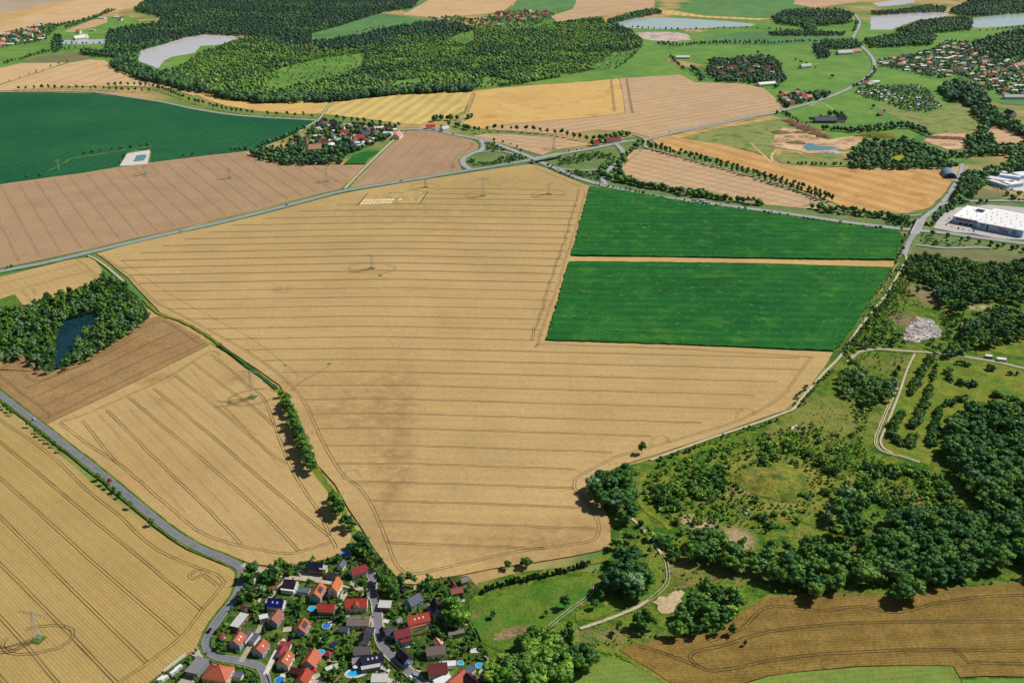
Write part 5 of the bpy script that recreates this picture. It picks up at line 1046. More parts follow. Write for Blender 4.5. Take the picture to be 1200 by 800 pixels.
for i, (x, y, dx, dy, cl, lb) in enumerate(((597, 191.4, 8, -2, 'black', 'dark car on the raised road before the bridge'), (551, 199, 4, 6, 'white', 'pale car turning out of the left junction loop'), (719.5, 168.5, 8, -1, 'white', 'white car on the main road beside the red-roofed barn'), (731, 181, 1, 8, 'black', 'dark car on the right junction loop'), (709, 209, -2, 5, 'blue', 'dark blue car at the lower end of the right junction loop'), (655, 198.7, 8, 3, 'silver', 'silver car just past the bridge on the main road'), (642, 193.4, 8, 3, 'black', 'dark car coming out from under the bridge'), (785, 153.8, 8, -2, 'silver', 'silver car on the far road beside the tan field'), (845, 239.8, 8, 1, 'white', 'white car on the main road right of the raised boom'), (812, 235.3, 8, 1, 'black', 'dark car on the main road left of the raised boom'), (531, 157.2, 8, 2, 'black', 'dark car entering the left junction loop'), (112, 108.8, 8, 1, 'white', 'white car on the road above the dark green field'), (246, 129.8, 8, 2, 'silver', 'silver car at the bend above the dark green field'), (1104.5, 236, 4, -6, 'white', 'white car at the fork of the road beside the wood'))):
    car(x, y, (dx, dy), cl, lb, None, 6.6 if i == 0 else .95)
for i, (x, y, dx, dy, cl, lb) in enumerate(((60, 306.3, 8, -1.6, 'white', 'white car on the straight main road, nearest the left edge'), (212, 270.5, 8, -1.9, 'silver', 'silver car midway along the straight main road'), (336, 240.6, 8, -2, 'blue', 'blue car on the straight main road below the brown field'), (470, 212.3, 8, -1.3, 'red', 'red car on the straight main road near the trial plots'), (905, 247.8, 8, 1, 'white', 'white car on the main road above the green field, midway'), (985, 259, -8, -1, 'silver', 'silver car on the main road above the right end of the green field'), (1110, 226.5, 5, -6, 'blue', 'blue car on the road beside the stubble field corner'), (40, 491.5, 8, 7, 'silver', 'silver car on the country road beside the dark brown field'))): car(x, y, (dx, dy), cl, lb)
for i in range(11):
    x, y = [(1110, 258.5), (1111.5, 261.5), (1109, 263.5), (1116, 266), (1123, 268), (1129, 268.8), (1136, 270), (1112.5, 256), (1141, 271), (1131, 247.2), (1139, 245)][i]
    car(x, y, (6, -3) if i < 3 or i == 7 else (1, 6), ['white', 'silver', 'blue', 'white', 'black', 'silver', 'white', 'red', 'blue', 'black', 'white'][i], 'car parked on the pale forecourt of the big white store', 'cars parked at the white store', .65)
for i in range(9):
    x, y = [(1152, 215), (1155, 217), (1158, 216), (1166, 220), (1170, 221.5), (1176, 222), (1180, 223), (1186, 222), (1154, 212)][i]
    car(x, y, (5, R.uniform(-3, 3)), ['white', 'silver', 'white', 'blue', 'white', 'silver', 'white', 'black', 'white'][i], 'car parked in the yard of the white depot', 'cars in the depot yard', .55)
def lorry(px, py, d, body, lab, L=9, z=.95, kind='box'):
    c = G(px, py, z); c2 = G(px + d[0], py + d[1], z); t = empty('lorry', (c.x, c.y, z + .02), math.atan2(c2.y - c.y, c2.x - c.x)); tag(t, lab, 'lorry')
    mb = MB(); prof(mb, [(L / 2 - 2.1, .6), (L / 2, .6), (L / 2, 1.5), (L / 2 - .35, 2.9), (L / 2 - 2.1, 2.9)], 2.4, 0); mb.build('cab', M['car_white'], t)
    mb = MB(); mb.box((L / 2 - .16, 0, 2.1), (.1, 2.1, .9)); mb.build('windscreen', M['glass'], t)
    mb = MB(); mb.box((0, 0, .8), (L, 1.0, .3)); mb.build('chassis', M['steel_dark'], t)
    if kind == 'box': mb = MB(); mb.box((-1.2, 0, 2.2), (L - 2.6, 2.5, 2.5)); mb.build('cargo_box', M[body], t)
    else:
        mb = MB(); mb.box((-1.4, 0, 1.15), (L - 3, 2.4, .4)); mb.build('deck', M['car_white'], t); mb = MB(); mb.bar((-2.5, 0, 1.4), (.5, 0, 8.5), .45, 0, 6, .38); mb.build('boom', M['car_white'], t); mb = MB(); mb.bar((.5, 0, 8.5), (2.3, 0, 12.6), .42, 0, 6, .3); mb.build('boom_tip', M['car_yellow'], t)
    for sx in (-L / 2 + 1.2, -L / 2 + 2.4, L / 2 - 1.1):
        for sy in (-1.05, 1.05): link('wheel', WHL, t, (sx, sy, .5))
lorry(509.5, 152.5, (10, .5), 'car_white', 'white box lorry on the road at the small hamlet'); lorry(829, 238, (8, 1), '', 'white working lorry with a raised white and yellow boom on the main road', kind='boom'); lorry(823, 236.6, (8, 1), 'car_white', 'white box lorry right behind the raised boom'); lorry(1113.5, 416, (10, 1), 'car_white', 'white delivery van on the pale farm track above the orchard', 6, .45)
# ---- caravans behind the white wall
for i, (x, y) in enumerate(((209.5, 783), (204, 788), (193, 795.5), (189, 796))):
    c = G(x, y, 1.2); t = empty('caravan', (c.x, c.y, .5), 1.0); tag(t, 'white caravan parked along the white garden wall', 'caravan', 'caravans along the white wall'); mb = MB(); prof(mb, [(-2.4, .5), (2.2, .5), (2.5, 1.1), (2.1, 2.3), (-2.2, 2.35), (-2.45, 1.2)], 2.1); mb.build('body', M['car_white'], t); mb = MB(); mb.box((0, 0, 1.6), (2.4, 2.14, .5)); mb.build('window', M['glass'], t)
    for s in (-1, 1): link('wheel', WH, t, (0, s * .95, .32))
c = G(299, 680.5, 1.2); t = empty('caravan', (c.x, c.y, .2), 1.0); tag(t, 'white caravan standing alone between the trees at the village entrance', 'caravan'); mb = MB(); prof(mb, [(-2.4, .5), (2.2, .5), (2.5, 1.1), (2.1, 2.3), (-2.2, 2.35), (-2.45, 1.2)], 2.1); mb.build('body', M['car_white'], t); mb = MB(); mb.box((0, 0, 1.6), (2.4, 2.14, .5)); mb.build('window', M['glass'], t)
# ---- pylons
def pylon(i, x, y, h):
    c = G(x, y); t = empty('power_pylon', (c.x, c.y, .2), [-.18, -.25, -.05, 0, .6, .9, .9, 1.2, .7, .7, .9, .8, .8][i]); s0 = 2.1 if h > 15 else 1.3; s1 = .45; mb = MB(); r = .06; zt = h
    def corner(k, z): s = s0 + (s1 - s0) * min(1, z / (h * .86)); return (s * (1 if k in (0, 3) else -1), s * (1 if k < 2 else -1), z)
    nl = 8; zs = [zt * (1 - (1 - j / nl) ** 1.25) for j in range(nl + 1)]
    for k in range(4): mb.bar(corner(k, 0), corner(k, zt), r * 1.5, 0, 4)
    for j in range(nl):
        for k in range(4):
            a, b = k, (k + 1) % 4; mb.bar(corner(a, zs[j]), corner(b, zs[j + 1]), r, 0, 3); mb.bar(corner(b, zs[j]), corner(a, zs[j + 1]), r, 0, 3); mb.bar(corner(a, zs[j + 1]), corner(b, zs[j + 1]), r, 0, 3)
    mb.build('mast', M['steel'], t)
    w = 9.0 if h > 15 else 5.0; mb = MB(); z0 = h * .93; n = 7
    for sg in (-1, 1):
        for sy in (-1, 1):
            mb.bar((0, sy * .5, z0), (sg * w, 0, z0), r * 1.3, 0, 4); mb.bar((0, sy * .4, z0 + 1.6), (sg * w, 0, z0), r * 1.3, 0, 4)
            for q in range(n):
                u, v = q / n, (q + 1) / n; mb.bar((sg * w * u, sy * .5 * (1 - u), z0), (sg * w * v, sy * .4 * (1 - v), z0 + 1.6 * (1 - v)), r, 0, 3)
    mb.build('crossarm', M['steel'], t)
    for q in (-.97, -.66, -.36, .36, .66, .97): mb = MB(); mb.bar((q * w, 0, z0), (q * w, 0, z0 - 1.9), .12, 0, 6); mb.build('insulator', M['insulator'], t)
    return t
PL = ['tall lattice pylon beside the hedge bank, between the two left wheat fields', 'lattice pylon ringed by wheel tracks at the lower left', 'lattice pylon alone in the middle of the large wheat field', 'tallest pylon at the top of the large wheat field', 'short pylon just above the trial plots by the road', 'pylon in the brown field below the church village', 'pylon in the top right corner of the large wheat field', 'pylon in the tan field behind the road junction', 'pylon in the brown field below the dark green field, nearest its right corner', 'pylon at the top of the brown field below the white basin yard', 'pylon at the lower left corner of the dark green field', 'pylon on the bank of the main road beside the raised boom', 'pylon at the end of the double avenue']
for i, (x, y, h) in enumerate(PYL): tag(pylon(i, x, y, h), PL[i], 'pylon')
# ---- bridges
def bridge(a, b, za, w, lab):
    A, B = G(*a, za), G(*b, za); d = B - A; L = d.length; ang = math.atan2(d.y, d.x); m = (A + B) / 2; t = empty('road_bridge', (m.x, m.y, 0), ang); tag(t, lab, 'bridge')
    mb = MB(); mb.box((0, 0, za - .45), (L + .6, w, .9)); mb.build('deck', M['asphalt_light'], t)
    for s in (-1, 1): mb = MB(); mb.box((0, s * (w / 2 + .25), za + .1), (L + 3, .5, 1.4)); mb.build('parapet', M['concrete'], t); mb = MB(); mb.box((s * (L / 2 - .3), 0, za / 2 - .5), (1.4, w + .2, za)); mb.build('abutment', M['concrete'], t)
bridge((624, 186.7), (656, 180.3), 6.6, 9.5, 'concrete bridge carrying the left road over the main road'); bridge((1080, 257.5), (1071.5, 274), 6.6, 9, 'pale bridge over the main road next to the big white store')
# ---- the big store
A, B = G(1117, 253.7, 9), G(1200, 270.5, 9)
e1 = (G(1146, 259.3, 9) - A); ang = math.atan2(e1.y, e1.x); ux = Vector((math.cos(ang), math.sin(ang), 0)); uy = Vector((-ux.y, ux.x, 0))
def frame_of(name, o, lab): t = empty(name, (o.x, o.y, 0), ang); tag(t, lab, 'store'); return t
def store(o, L, W, h, lab, panel):
    t = frame_of('retail_store', o, lab); mb = MB(); mb.box((L / 2, W / 2, h / 2), (L, W, h)); mb.build('wall', M['facade_blue'], t)
    mb = MB(); mb.box((L / 2, W / 2, h + .15), (L + .3, W + .3, .3)); 
    for s in (0, 1): mb.box((L / 2, s * W + (.1 if s == 0 else -.1), h + .5), (L + .3, .3, .5)); mb.box((s * L + (.1 if s == 0 else -.1), W / 2, h + .5), (.3, W - .3, .5))
    r = mb.build('roof', M['roof_white'], t)
    for i in range(max(3, int(L / 12))):
        for j in range(max(2, int(W / 14))): mb = MB(); mb.cyl((8 + i * 12 + (j % 2) * 4, 8 + j * 13, h + .3), .7, .7, 8); mb.build('roof_vent', M['steel_dark'], r)
    if panel:
        mb = MB(); 
        for i in range(5):
            for j in range(7): mb.box((16 + i * 2.1, W - 21 + j * 2.0, h + .55), (2, 1.9, .08))
        mb.build('solar_panel', M['solar'], r)
    HOUSES.append((o.x + (ux * L / 2 + uy * W / 2).x, o.y + (ux * L / 2 + uy * W / 2).y, L * .55)); return t
L1 = (e1).length; W1 = 62
t = store(A, L1, W1, 9, 'left half of the big white-roofed store, with the red sign and roof panels', True)
# the sign's letters cannot be made out in the photograph: a band of red strokes on a dark board
mb = MB(); mb.box((L1 * .45, -.12, 6.9), (L1 * .62, .2, 2.3)); sg = mb.build('sign', M['sign_dark'], t)
mb = MB(); x = L1 * .17
for k in range(11):
    w = 1.5 + .5 * (k % 3); mb.box((x + w / 2, -.3, 6.9 + .15 * (k % 2)), (w, .16, 1.5)); x += w + .42
mb.build('sign_band', M['sign_red'], sg)
for k in range(3): mb = MB(); mb.box((L1 * (.36 + .2 * k), -.1, 1.7), (4.5, .2, 3.2)); mb.build('entrance_glass', M['glass'], t)
O2 = A + ux * (L1 + .4) - uy * 5; E2 = G(1199.5, 270.6, 9)
t = store(O2, (E2 - O2).length, 78, 9, 'right half of the big white-roofed store, with the stepped corner', False)
for fx, z, w, h, m in ((.13, 6.8, 5, 1.1, 'sign_dark'), (.13, 4.6, 6, 2.0, 'sign_yellow'), (.24, 5.0, 2, 5.5, 'sign_dark'), (.56, 6.9, 10, 1.3, 'sign_red'), (.53, 4.4, 2, 1.8, 'sign_dark'), (.61, 4.2, 5, 1.4, 'sign_dark'), (.83, 6.6, 6, 1.2, 'sign_dark'), (.82, 4.2, 5, 1.2, 'sign_dark')):
    mb = MB(); mb.box(((E2 - O2).length * fx, -.12, z), (w, .2, h)); mb.build('sign', M[m], t)
for x, y in ((1164, 274), (1178.5, 276)):
    c = G(x, y, 0); t = empty('flag', (c.x, c.y, .5)); tag(t, 'pink-red banner on the lawn edge in front of the store', 'banner', 'banners before the store'); mb = MB(); mb.bar((0, 0, 0), (0, 0, 6), .09); mb.build('pole', M['steel'], t); mb = MB(); mb.box((.75, 0, 4), (1.5, .06, 3.6)); mb.build('cloth', M['fabric_red'], t)
# ---- depot, hangar and lone buildings
for i, (x, y, dx, dy, L, W, lb) in enumerate(((1172, 209.5, 1, .18, 46, 17, 'long white hall at the back of the depot'), (1171.5, 213.8, 1, .3, 40, 13, 'white hall at the front left of the depot'), (1186, 214, 1, -.12, 34, 20, 'white hall at the front right of the depot'), (1184, 205.5, 1, .12, 34, 12, 'white hall at the upper right of the depot'), (1171, 201.3, 1, 0, 26, 10, 'small white hall behind the depot'), (1198, 203.5, 1, -.1, 24, 24, 'white hall at the right edge beside the depot'))):
    house(x, y, dx, dy, L * .84, W * .8, 'roof_white', 'facade_blue', lb, kind='flat', h=5.5, win=False, cat='hall', name='industrial_hall')
c = G(1112, 203, 4); t = empty('hangar', (c.x, c.y, .3), PI / 2 - .22); tag(t, 'blue-grey round-roofed hangar beside the sand yard', 'hangar'); mb = MB(); n = 14; L = 33; W = 9.5
mb.add([(x, W * math.cos(PI * i / n), 8.5 * math.sin(PI * i / n)) for x in (-L / 2, L / 2) for i in range(n + 1)], [(i, i + 1, n + 2 + i, n + 1 + i) for i in range(n)]); mb.build('roof', M['hangar_blue'], t)
for sx, rev in ((-L / 2 + .5, 0), (L / 2 - .5, 1)):
    mb = MB(); mb.add([(sx, W * .98 * math.cos(PI * i / n), 8.3 * math.sin(PI * i / n)) for i in range(n + 1)], [tuple(range(n + 1)) if not rev else tuple(range(n, -1, -1))]); mb.build('end_wall', M['facade_dark'], t)
mb = MB(); mb.box((-L / 2 + .3, 0, 2.6), (.3, 7, 5.2)); mb.build('gate', M['sign_dark'], t); HOUSES.append((c.x, c.y, 18))
FAR = 'house'
for x, y, dx, dy, L, W, rf, wl, lb, kw in ((967, 138.5, 1, 0, 40, 14, 'roof_slate', 'wall_brown', 'long dark roofed barn of the lone farm on the green meadow', dict(h=5)), (985, 138, 1, .05, 20, 12, 'roof_purple', 'wall_white', 'short dark roofed house of the lone farm on the green meadow', dict(h=5)), (1031, 132.8, 1, -.2, 10, 7, 'roof_brown_red', 'wall_brown', 'small dark hut standing alone on the green meadow', dict(h=3)),
   (718.5, 162.3, 1, -.06, 26, 12, 'roof_crimson', 'wall_white', 'long red-roofed barn in the trees by the road junction', dict(h=4, rh=4)), (699, 166.3, 1, 0, 10, 9, 'roof_red', 'wall_white', 'white house with red roof at the junction, left of the barn', dict(h=5)), (504.5, 147.3, 1, -.05, 16, 10, 'roof_red', 'wall_white', 'red-roofed house of the small hamlet by the road', dict(h=4)), (521, 149, 1, -.2, 14, 10, 'roof_pale', 'wall_white', 'white-walled house of the small hamlet under the trees', dict(h=5)),
   (898.5, 96.8, 1, -.08, 44, 16, 'roof_white', 'wall_white', 'long white-roofed barn at the lower edge of the meadow village', dict(h=5, rh=3)), (800, 66, 1, 0, 34, 9, 'roof_white', 'wall_blue', 'white hall beside the grass strip behind the tan field', dict(h=4)), (944, 76, 1, -.1, 30, 12, 'roof_pale', 'wall_white', 'pale halls at the upper end of the large green meadow', dict(h=5)), (990, 60, 1, -.06, 44, 14, 'roof_pale', 'wall_white', 'long pale hall beside the far road at the meadow top', dict(h=5)), (1004, 58.5, 1, -.05, 24, 12, 'roof_salmon', 'wall_white', 'salmon-roofed house beside the far road at the meadow top', dict(h=5)),
   (465.5, 156.5, .6, -.5, 24, 14, 'roof_salmon', 'wall_white', 'salmon-roofed hall at the right end of the church village', dict(h=5)), (93, 43, 1, -.1, 30, 14, 'roof_white', 'wall_cream', 'pale cream hall behind the blue-grey basin', dict(h=6)), (98, 41, 1, 0, 20, 14, 'roof_white', 'wall_white', 'white hall behind the blue-grey basin', dict(h=7)), (1189, 77, .4, -.9, 24, 14, 'roof_salmon', 'wall_white', 'large salmon-roofed hall at the right end of the big village', dict(h=7)), (1196, 74.5, 1, -.1, 30, 12, 'roof_salmon', 'wall_white', 'long salmon-roofed wing at the right end of the big village', dict(h=6)),
   (1127, 79.5, .5, .85, 22, 14, 'roof_salmon', 'wall_white', 'tall white hall with a salmon roof in the middle of the big village', dict(h=8)), (1174, 420, 1, .1, 8, 4, 'roof_white', 'wall_white', 'small white cabin beside the pale farm track', dict(h=2.6, kind='flat')), (1159, 416.5, 1, .1, 6, 4, 'roof_white', 'wall_grey', 'smaller white cabin left of its neighbour by the pale farm track', dict(h=2.6, kind='flat')), (1188, 112, 1, 0, 40, 10, 'roof_pale', 'wall_white', 'long pale hall below the big village, beside the dark wood', dict(h=5)), (1184, 131, .9, .3, 22, 14, 'roof_navy', 'wall_white', 'dark-roofed house among the trees below the big village', dict(h=6))):
    house(x, y, dx, dy, L, W, rf, wl, lb, win=False, chim=False, **kw)
# church: nave, tower, spire
c = G(369, 175.5, 4); t = empty('church', (c.x, c.y, 0), .2); tag(t, 'village church with a salmon roof and slim pointed spire', 'church'); gable_wall(22, 11, 7, 6).build('wall', M['wall_white'], t); gable_roof(22, 11, 7, 6).build('roof', M['roof_salmon'], t)
mb = MB(); mb.box((-12.5, 0, 8), (6, 6, 16.2)); mb.build('tower', M['wall_cream'], t); mb = MB(); mb.bar((-12.5, 0, 16), (-12.5, 0, 31), 3.0, 0, 8, .1); mb.build('spire', M['roof_salmon'], t); HOUSES.append((c.x, c.y, 16))
# far villages: one small mesh each, walls and roof
def tiny(rf, wl, L, W, h, rh):
    a, b = gable_wall(L, W, h, rh), gable_roof(L, W, h, rh, .4, .25); n = len(a.v); a.v += b.v; a.f += [tuple(n + i for i in f) for f in b.f]; a.m += [1] * len(b.f); return a.mesh('house', [M[wl], M[rf]])
TV = [(tiny(*v), nm) for v, nm in ((('roof_red', 'wall_white', 13, 10, 5, 4.5), 'red'), (('roof_terracotta', 'wall_white', 12, 9, 5, 4), 'orange'), (('roof_crimson', 'wall_white', 12, 9, 5, 4), 'crimson'), (('roof_slate', 'wall_white', 13, 10, 5, 4), 'slate'), (('roof_purple', 'wall_cream', 12, 9, 5, 4.5), 'dark'), (('roof_white', 'wall_white', 16, 10, 4, 1.5), 'white'), (('roof_salmon', 'wall_white', 13, 10, 5, 4.5), 'salmon'), (('roof_pale', 'wall_cream', 14, 9, 4, 2), 'pale grey'), (('roof_brown_red', 'wall_white', 12, 9, 5, 4.2), 'brown'))]
FARH = []
def village(px, sp, seed, where, pal, ang=0.2, keep=.9, sc=(.85, 1.2)):
    rg = random.Random(seed); n0 = len(HOUSES)
    for x, y in scatter(px, sp, rg, pad=7):
        if rg.random() > keep: continue
        me, nm = TV[rg.choice(pal)]; s = rg.uniform(*sc); FARH.append((py_of(x, y)[1], me, (x, y, 0), ang + rg.choice((0, 0, PI / 2)) + rg.gauss(0, .25), (s * rg.uniform(.9, 1.2), s, s), nm, where)); HOUSES.append((x, y, 7))
village([(1028, 72), (1060, 67), (1090, 61), (1108, 50), (1150, 54), (1168, 64), (1200, 82), (1212, 120), (1186, 116), (1170, 111), (1150, 104), (1140, 93), (1120, 88), (1100, 92), (1075, 87), (1050, 81), (1030, 78)], 27.5, 301, 'big village at the upper right', [0, 2, 3, 4, 5, 5, 5, 5, 6, 6, 7, 7, 7, 1, 3, 8], sc=(.7, .95))
village([(-6, 47), (0, 42), (25, 36), (45, 31), (56, 30), (54, 38), (50, 47), (30, 51), (10, 54), (0, 56), (-6, 57)], 34, 302, 'far village at the upper left', [0, 6, 6, 5, 5, 1, 8], .4, .8)
village([(362, 166), (374, 145), (386, 144), (398, 147), (462, 152), (458, 158), (438, 168), (413, 177), (395, 180), (368, 179), (358, 175)], 21, 303, 'church village', [0, 2, 3, 4, 5, 5, 5, 7, 7, 6, 8, 8], .3, .9, (.75, 1.1))
village([(503, 22), (530, 21), (548, 25), (562, 23), (585, 16), (620, 13.5), (650, 16), (640, 21), (620, 25), (598, 30), (580, 33), (562, 32), (548, 27), (510, 25)], 42, 304, 'far village below the pale field at the top', [0, 8, 2, 6, 5, 5, 4], .2, .8)
village([(836, 72), (850, 72), (880, 70), (900, 69), (912, 80), (916, 92), (900, 97), (880, 97), (862, 96), (838, 94), (832, 85)], 30, 305, 'village inside the green meadows', [0, 2, 3, 4, 5, 7, 6, 8], .1, .62, (.75, 1.05))
village([(914, 113), (935, 110), (955, 112), (968, 111), (962, 115), (945, 120), (922, 125), (915, 120)], 21, 306, 'hamlet where the far road meets the tan field', [0, 3, 5, 7, 6, 8], .3, .7, (.7, .95))
village([(1004, 100), (1012, 96.5), (1030, 97), (1036, 101), (1022, 103)], 22, 307, 'short row above the allotment gardens', [1, 2, 5, 7], .1, .9)
village([(90, 32), (125, 20), (150, 16), (160, 24), (130, 30), (128, 38), (110, 38), (92, 40)], 62, 308, 'scattered settlement at the edge of the far dark forest', [5, 2, 6, 7], .1, .8)
FARH.sort(key=lambda q: -q[0])
for py, me, loc, rz, sc, nm, where in FARH[:230]: tag(link('house', me, None, loc, rz, sc), nm + '-roofed house in the ' + where, 'house', nm + '-roofed houses of the ' + where)
mb = MB(); MI_ = sorted({m.name for q in FARH for m in q[1].materials})
for py, me, loc, rz, sc, nm, where in FARH[230:]:
    ca, sa = math.cos(rz), math.sin(rz); b0 = len(mb.v)
    mb.v += [(loc[0] + v.co.x * sc[0] * ca - v.co.y * sc[1] * sa, loc[1] + v.co.x * sc[0] * sa + v.co.y * sc[1] * ca, v.co.z * sc[2]) for v in me.vertices]
    for p in me.polygons: mb.f.append(tuple(b0 + i for i in p.vertices)); mb.m.append(MI_.index(me.materials[p.material_index].name))
tag(mb.build('distant_houses', [M[n] for n in MI_]), kind='stuff')
rg = random.Random(309); hut = [tiny('roof_' + r, 'wall_' + w, 5.5, 4, 2.4, 1.3) for r, w in (('pale', 'wall_white'[5:]), ('slate', 'white'), ('weathered', 'brown'), ('white', 'white'))]
for x, y in scatter([(1001, 109), (1008, 104), (1040, 103), (1075, 102), (1087, 107), (1098, 121), (1103, 127), (1085, 130), (1062, 129), (1042, 121), (1018, 115)], 13, rg):
    if rg.random() < .45: tag(link('allotment_hut', rg.choice(hut), None, (x, y, 0), rg.choice((.3, 1.87)), (1, 1, 1)), 'small pale hut in the allotment gardens below the big village', 'hut', 'huts of the allotment gardens'); HOUSES.append((x, y, 3))
# rubble and rocks
def rocks(name, spots, mats):
    rs = np.random.RandomState(9); V, T, mi = [], [], []; nv = 0; v, f = ICO1
    for x, y, s, m in spots:
        vv = v * rs.uniform(.55, 1.2, size=v.shape) * np.array([s * rs.uniform(.7, 1.4), s, s * .6]) + np.array([x, y, s * .2 + .3]); V.append(vv); T.append(f + nv); nv += len(vv); mi.append(np.full(len(f), m))
    return tag(link(name, np_mesh(name, np.concatenate(V), np.concatenate(T), np.zeros((0, 4), int), [M[m] for m in mats], np.concatenate(mi), None)), kind='stuff')
sp = []; rg = random.Random(77)
for x, y in scatter([(1062, 387), (1074, 372), (1090, 374), (1103, 387), (1100, 394), (1084, 397), (1070, 399), (1062, 396)], 1.9, rg):
    if rg.random() < .55: sp.append((x, y, rg.choice((.3, .4, .5, .6, .9, 1.3)), rg.choice((0, 0, 0, 1, 2))))
for px in ([(850, 592), (868, 590), (882, 604), (872, 612), (856, 606)], [(968, 524), (980, 526), (995, 536), (990, 540), (972, 530)], [(1008, 544), (1022, 544), (1045, 562), (1040, 566), (1018, 552)], [(926, 497), (937, 496), (948, 502), (940, 504)], [(1040, 342), (1052, 350), (1086, 362), (1070, 352)], [(744, 608), (752, 616), (770, 640), (764, 638)]):
    for x, y in scatter(px, 3.2, rg):
        if rg.random() < .6: sp.append((x, y, rg.uniform(.4, 1.5), rg.choice((1, 1, 2))))
rocks('rubble', sp, ['rock_white', 'rock', 'rock_dark'])
# ------------------------------------------------------------------ planting (after the houses are known)
D, MI, BR, SI, LM = 'leaf_dark', 'leaf_mid', 'leaf_bright', 'leaf_silver', 'leaf_lime'
PW = [(0, 361), (26, 362), (40, 352), (75, 343), (105, 331), (119, 320), (130, 321), (150, 338), (163, 351), (173, 370), (172, 375), (150, 389), (126, 405), (98, 421), (80, 428), (70, 434), (60, 434), (45, 434), (42, 424), (25, 417), (0, 421), (-40, 432), (-40, 372)]
wood(PW, 7.2, (8, 13), [D, MI, MI, BR, SI, SI], 'broadleaf tree in the wood around the small dark blue pond', 'trees around the small blue pond', holes=[[(58, 440), (61, 412), (63, 398), (69, 385), (77, 373), (91, 366), (105, 364), (118, 366), (110, 377), (101, 386), (99, 394), (90, 400), (87, 409), (78, 414), (77, 424), (70, 432), (64, 440)]], wf=(.8, 1.2), seed=11)
rg = random.Random(5)
for x, y in along([(334, 474), (340, 486), (347, 504), (353, 518), (358, 534), (366, 556)], 5.5, rg, 1.2): add_tree(x, y, rg.uniform(9, 13), rg.uniform(1.1, 1.4), 'broad', rg.choice([MI, MI, D]), 'tree in the unbroken row along the field boundary beside the pylon', 'row of trees along the field boundary')
for (x, y, h, w, lf) in ((331, 466, 10, .8, MI), (336, 474, 12, .9, MI), (338, 482, 12, .8, D), (341, 489, 12, .8, MI), (344, 497, 13, .9, MI), (347, 504, 12, .8, BR), (350, 511, 13, .9, MI), (353, 518, 13, .9, D), (356, 526, 14, .9, MI), (358, 534, 14, 1, MI), (361, 541, 13, .9, D), (365, 551, 13, .9, MI), (367, 557, 12, .8, BR)):
    g = G(x, y); add_tree(g.x, g.y, h, w * 1.25, 'broad', lf, 'tree in the unbroken row along the field boundary beside the pylon', 'row of trees along the field boundary')
for (x, y, h, w, lf) in ((390, 588, 11, .8, D), (393, 597, 14, 1, MI), (398, 604, 13, .9, D), (396, 608, 10, .8, MI), (404, 618, 10, .8, MI), (409, 617, 11, .8, D), (414, 622, 10, .8, D), (409, 626, 8, .8, MI)):
    g = G(x, y); add_tree(g.x, g.y, h, w * 1.35, 'broad', lf, 'tree of the two dense clumps on the field boundary above the village', 'clumps on the field boundary above the village')
for (x, y, h, w, lf) in ((420, 640, 12, 1, MI), (427, 646, 12, 1, D), (418, 650, 11, 1, D), (432, 652, 11, .9, MI), (438, 660, 11, .9, MI), (444, 668, 11, .9, D), (449, 690, 11, 1, D), (444, 684, 11, .9, MI), (455, 694, 12, .9, MI), (462, 700, 11, .9, D), (470, 690, 13, .6, SI), (482, 686, 11, 1, D), (503, 684, 9, 1, MI), (497, 692, 9, .8, D)):
    g = G(x, y); add_tree(g.x, g.y, h, w * 1.15, 'broad', lf, 'tree where the village street meets the large wheat field', 'trees at the upper end of the village street')
for (x, y, h, w, lf) in ((296, 676, 12, 1, D), (290, 682, 11, 1, MI), (291, 701, 11, 1, D), (286, 706, 10, 1, MI), (312, 686, 11, 1, D), (306, 700, 10, 1, SI), (324, 671, 11, 1.1, MI), (334, 671, 10, 1, D), (343, 672, 9, 1, D), (328, 680, 10, 1, MI), (318, 679, 10, 1, D)):
    g = G(x, y); add_tree(g.x, g.y, h, w * 1.1, 'broad', lf, 'tree beside the road bend at the village entrance', 'trees at the village entrance')
for (x, y, h, w, lf) in ((530, 725, 16, 1.15, BR), (538, 734, 14, 1.1, BR), (523, 722, 12, 1, MI), (528, 738, 12, 1, D)):
    g = G(x, y); add_tree(g.x, g.y, h, w * 1.2, 'broad', lf, 'great bright green tree between the village houses and the meadow', 'great trees at the meadow edge')
wood([(686, 572), (702, 560), (722, 552), (738, 548), (748, 556), (747, 576), (747, 598), (732, 612), (722, 604), (712, 592), (700, 582)], 7.5, (11, 15), [D, D, MI], 'tall tree in the grove jutting into the large wheat field', 'grove on the corner of the wheat field', seed=12)
wood([(724, 610), (738, 614), (741, 632), (726, 640), (718, 632)], 8, (10, 13), [D, MI], 'tree of the grove beside the gravel track, just below the field corner', 'grove beside the gravel track', seed=13)
wood([(722, 640), (742, 640), (748, 654), (736, 660), (722, 658)], 8, (11, 14), [D, MI], 'tree of the middle clump beside the gravel track', 'middle clump beside the gravel track', seed=14)
wood([(714, 670), (730, 660), (752, 662), (760, 676), (757, 694), (740, 700), (722, 694), (712, 684)], 8.5, (12, 16), [D, D, MI], 'tree of the round clump inside the bend of the gravel track', 'round clump in the track bend', seed=15)
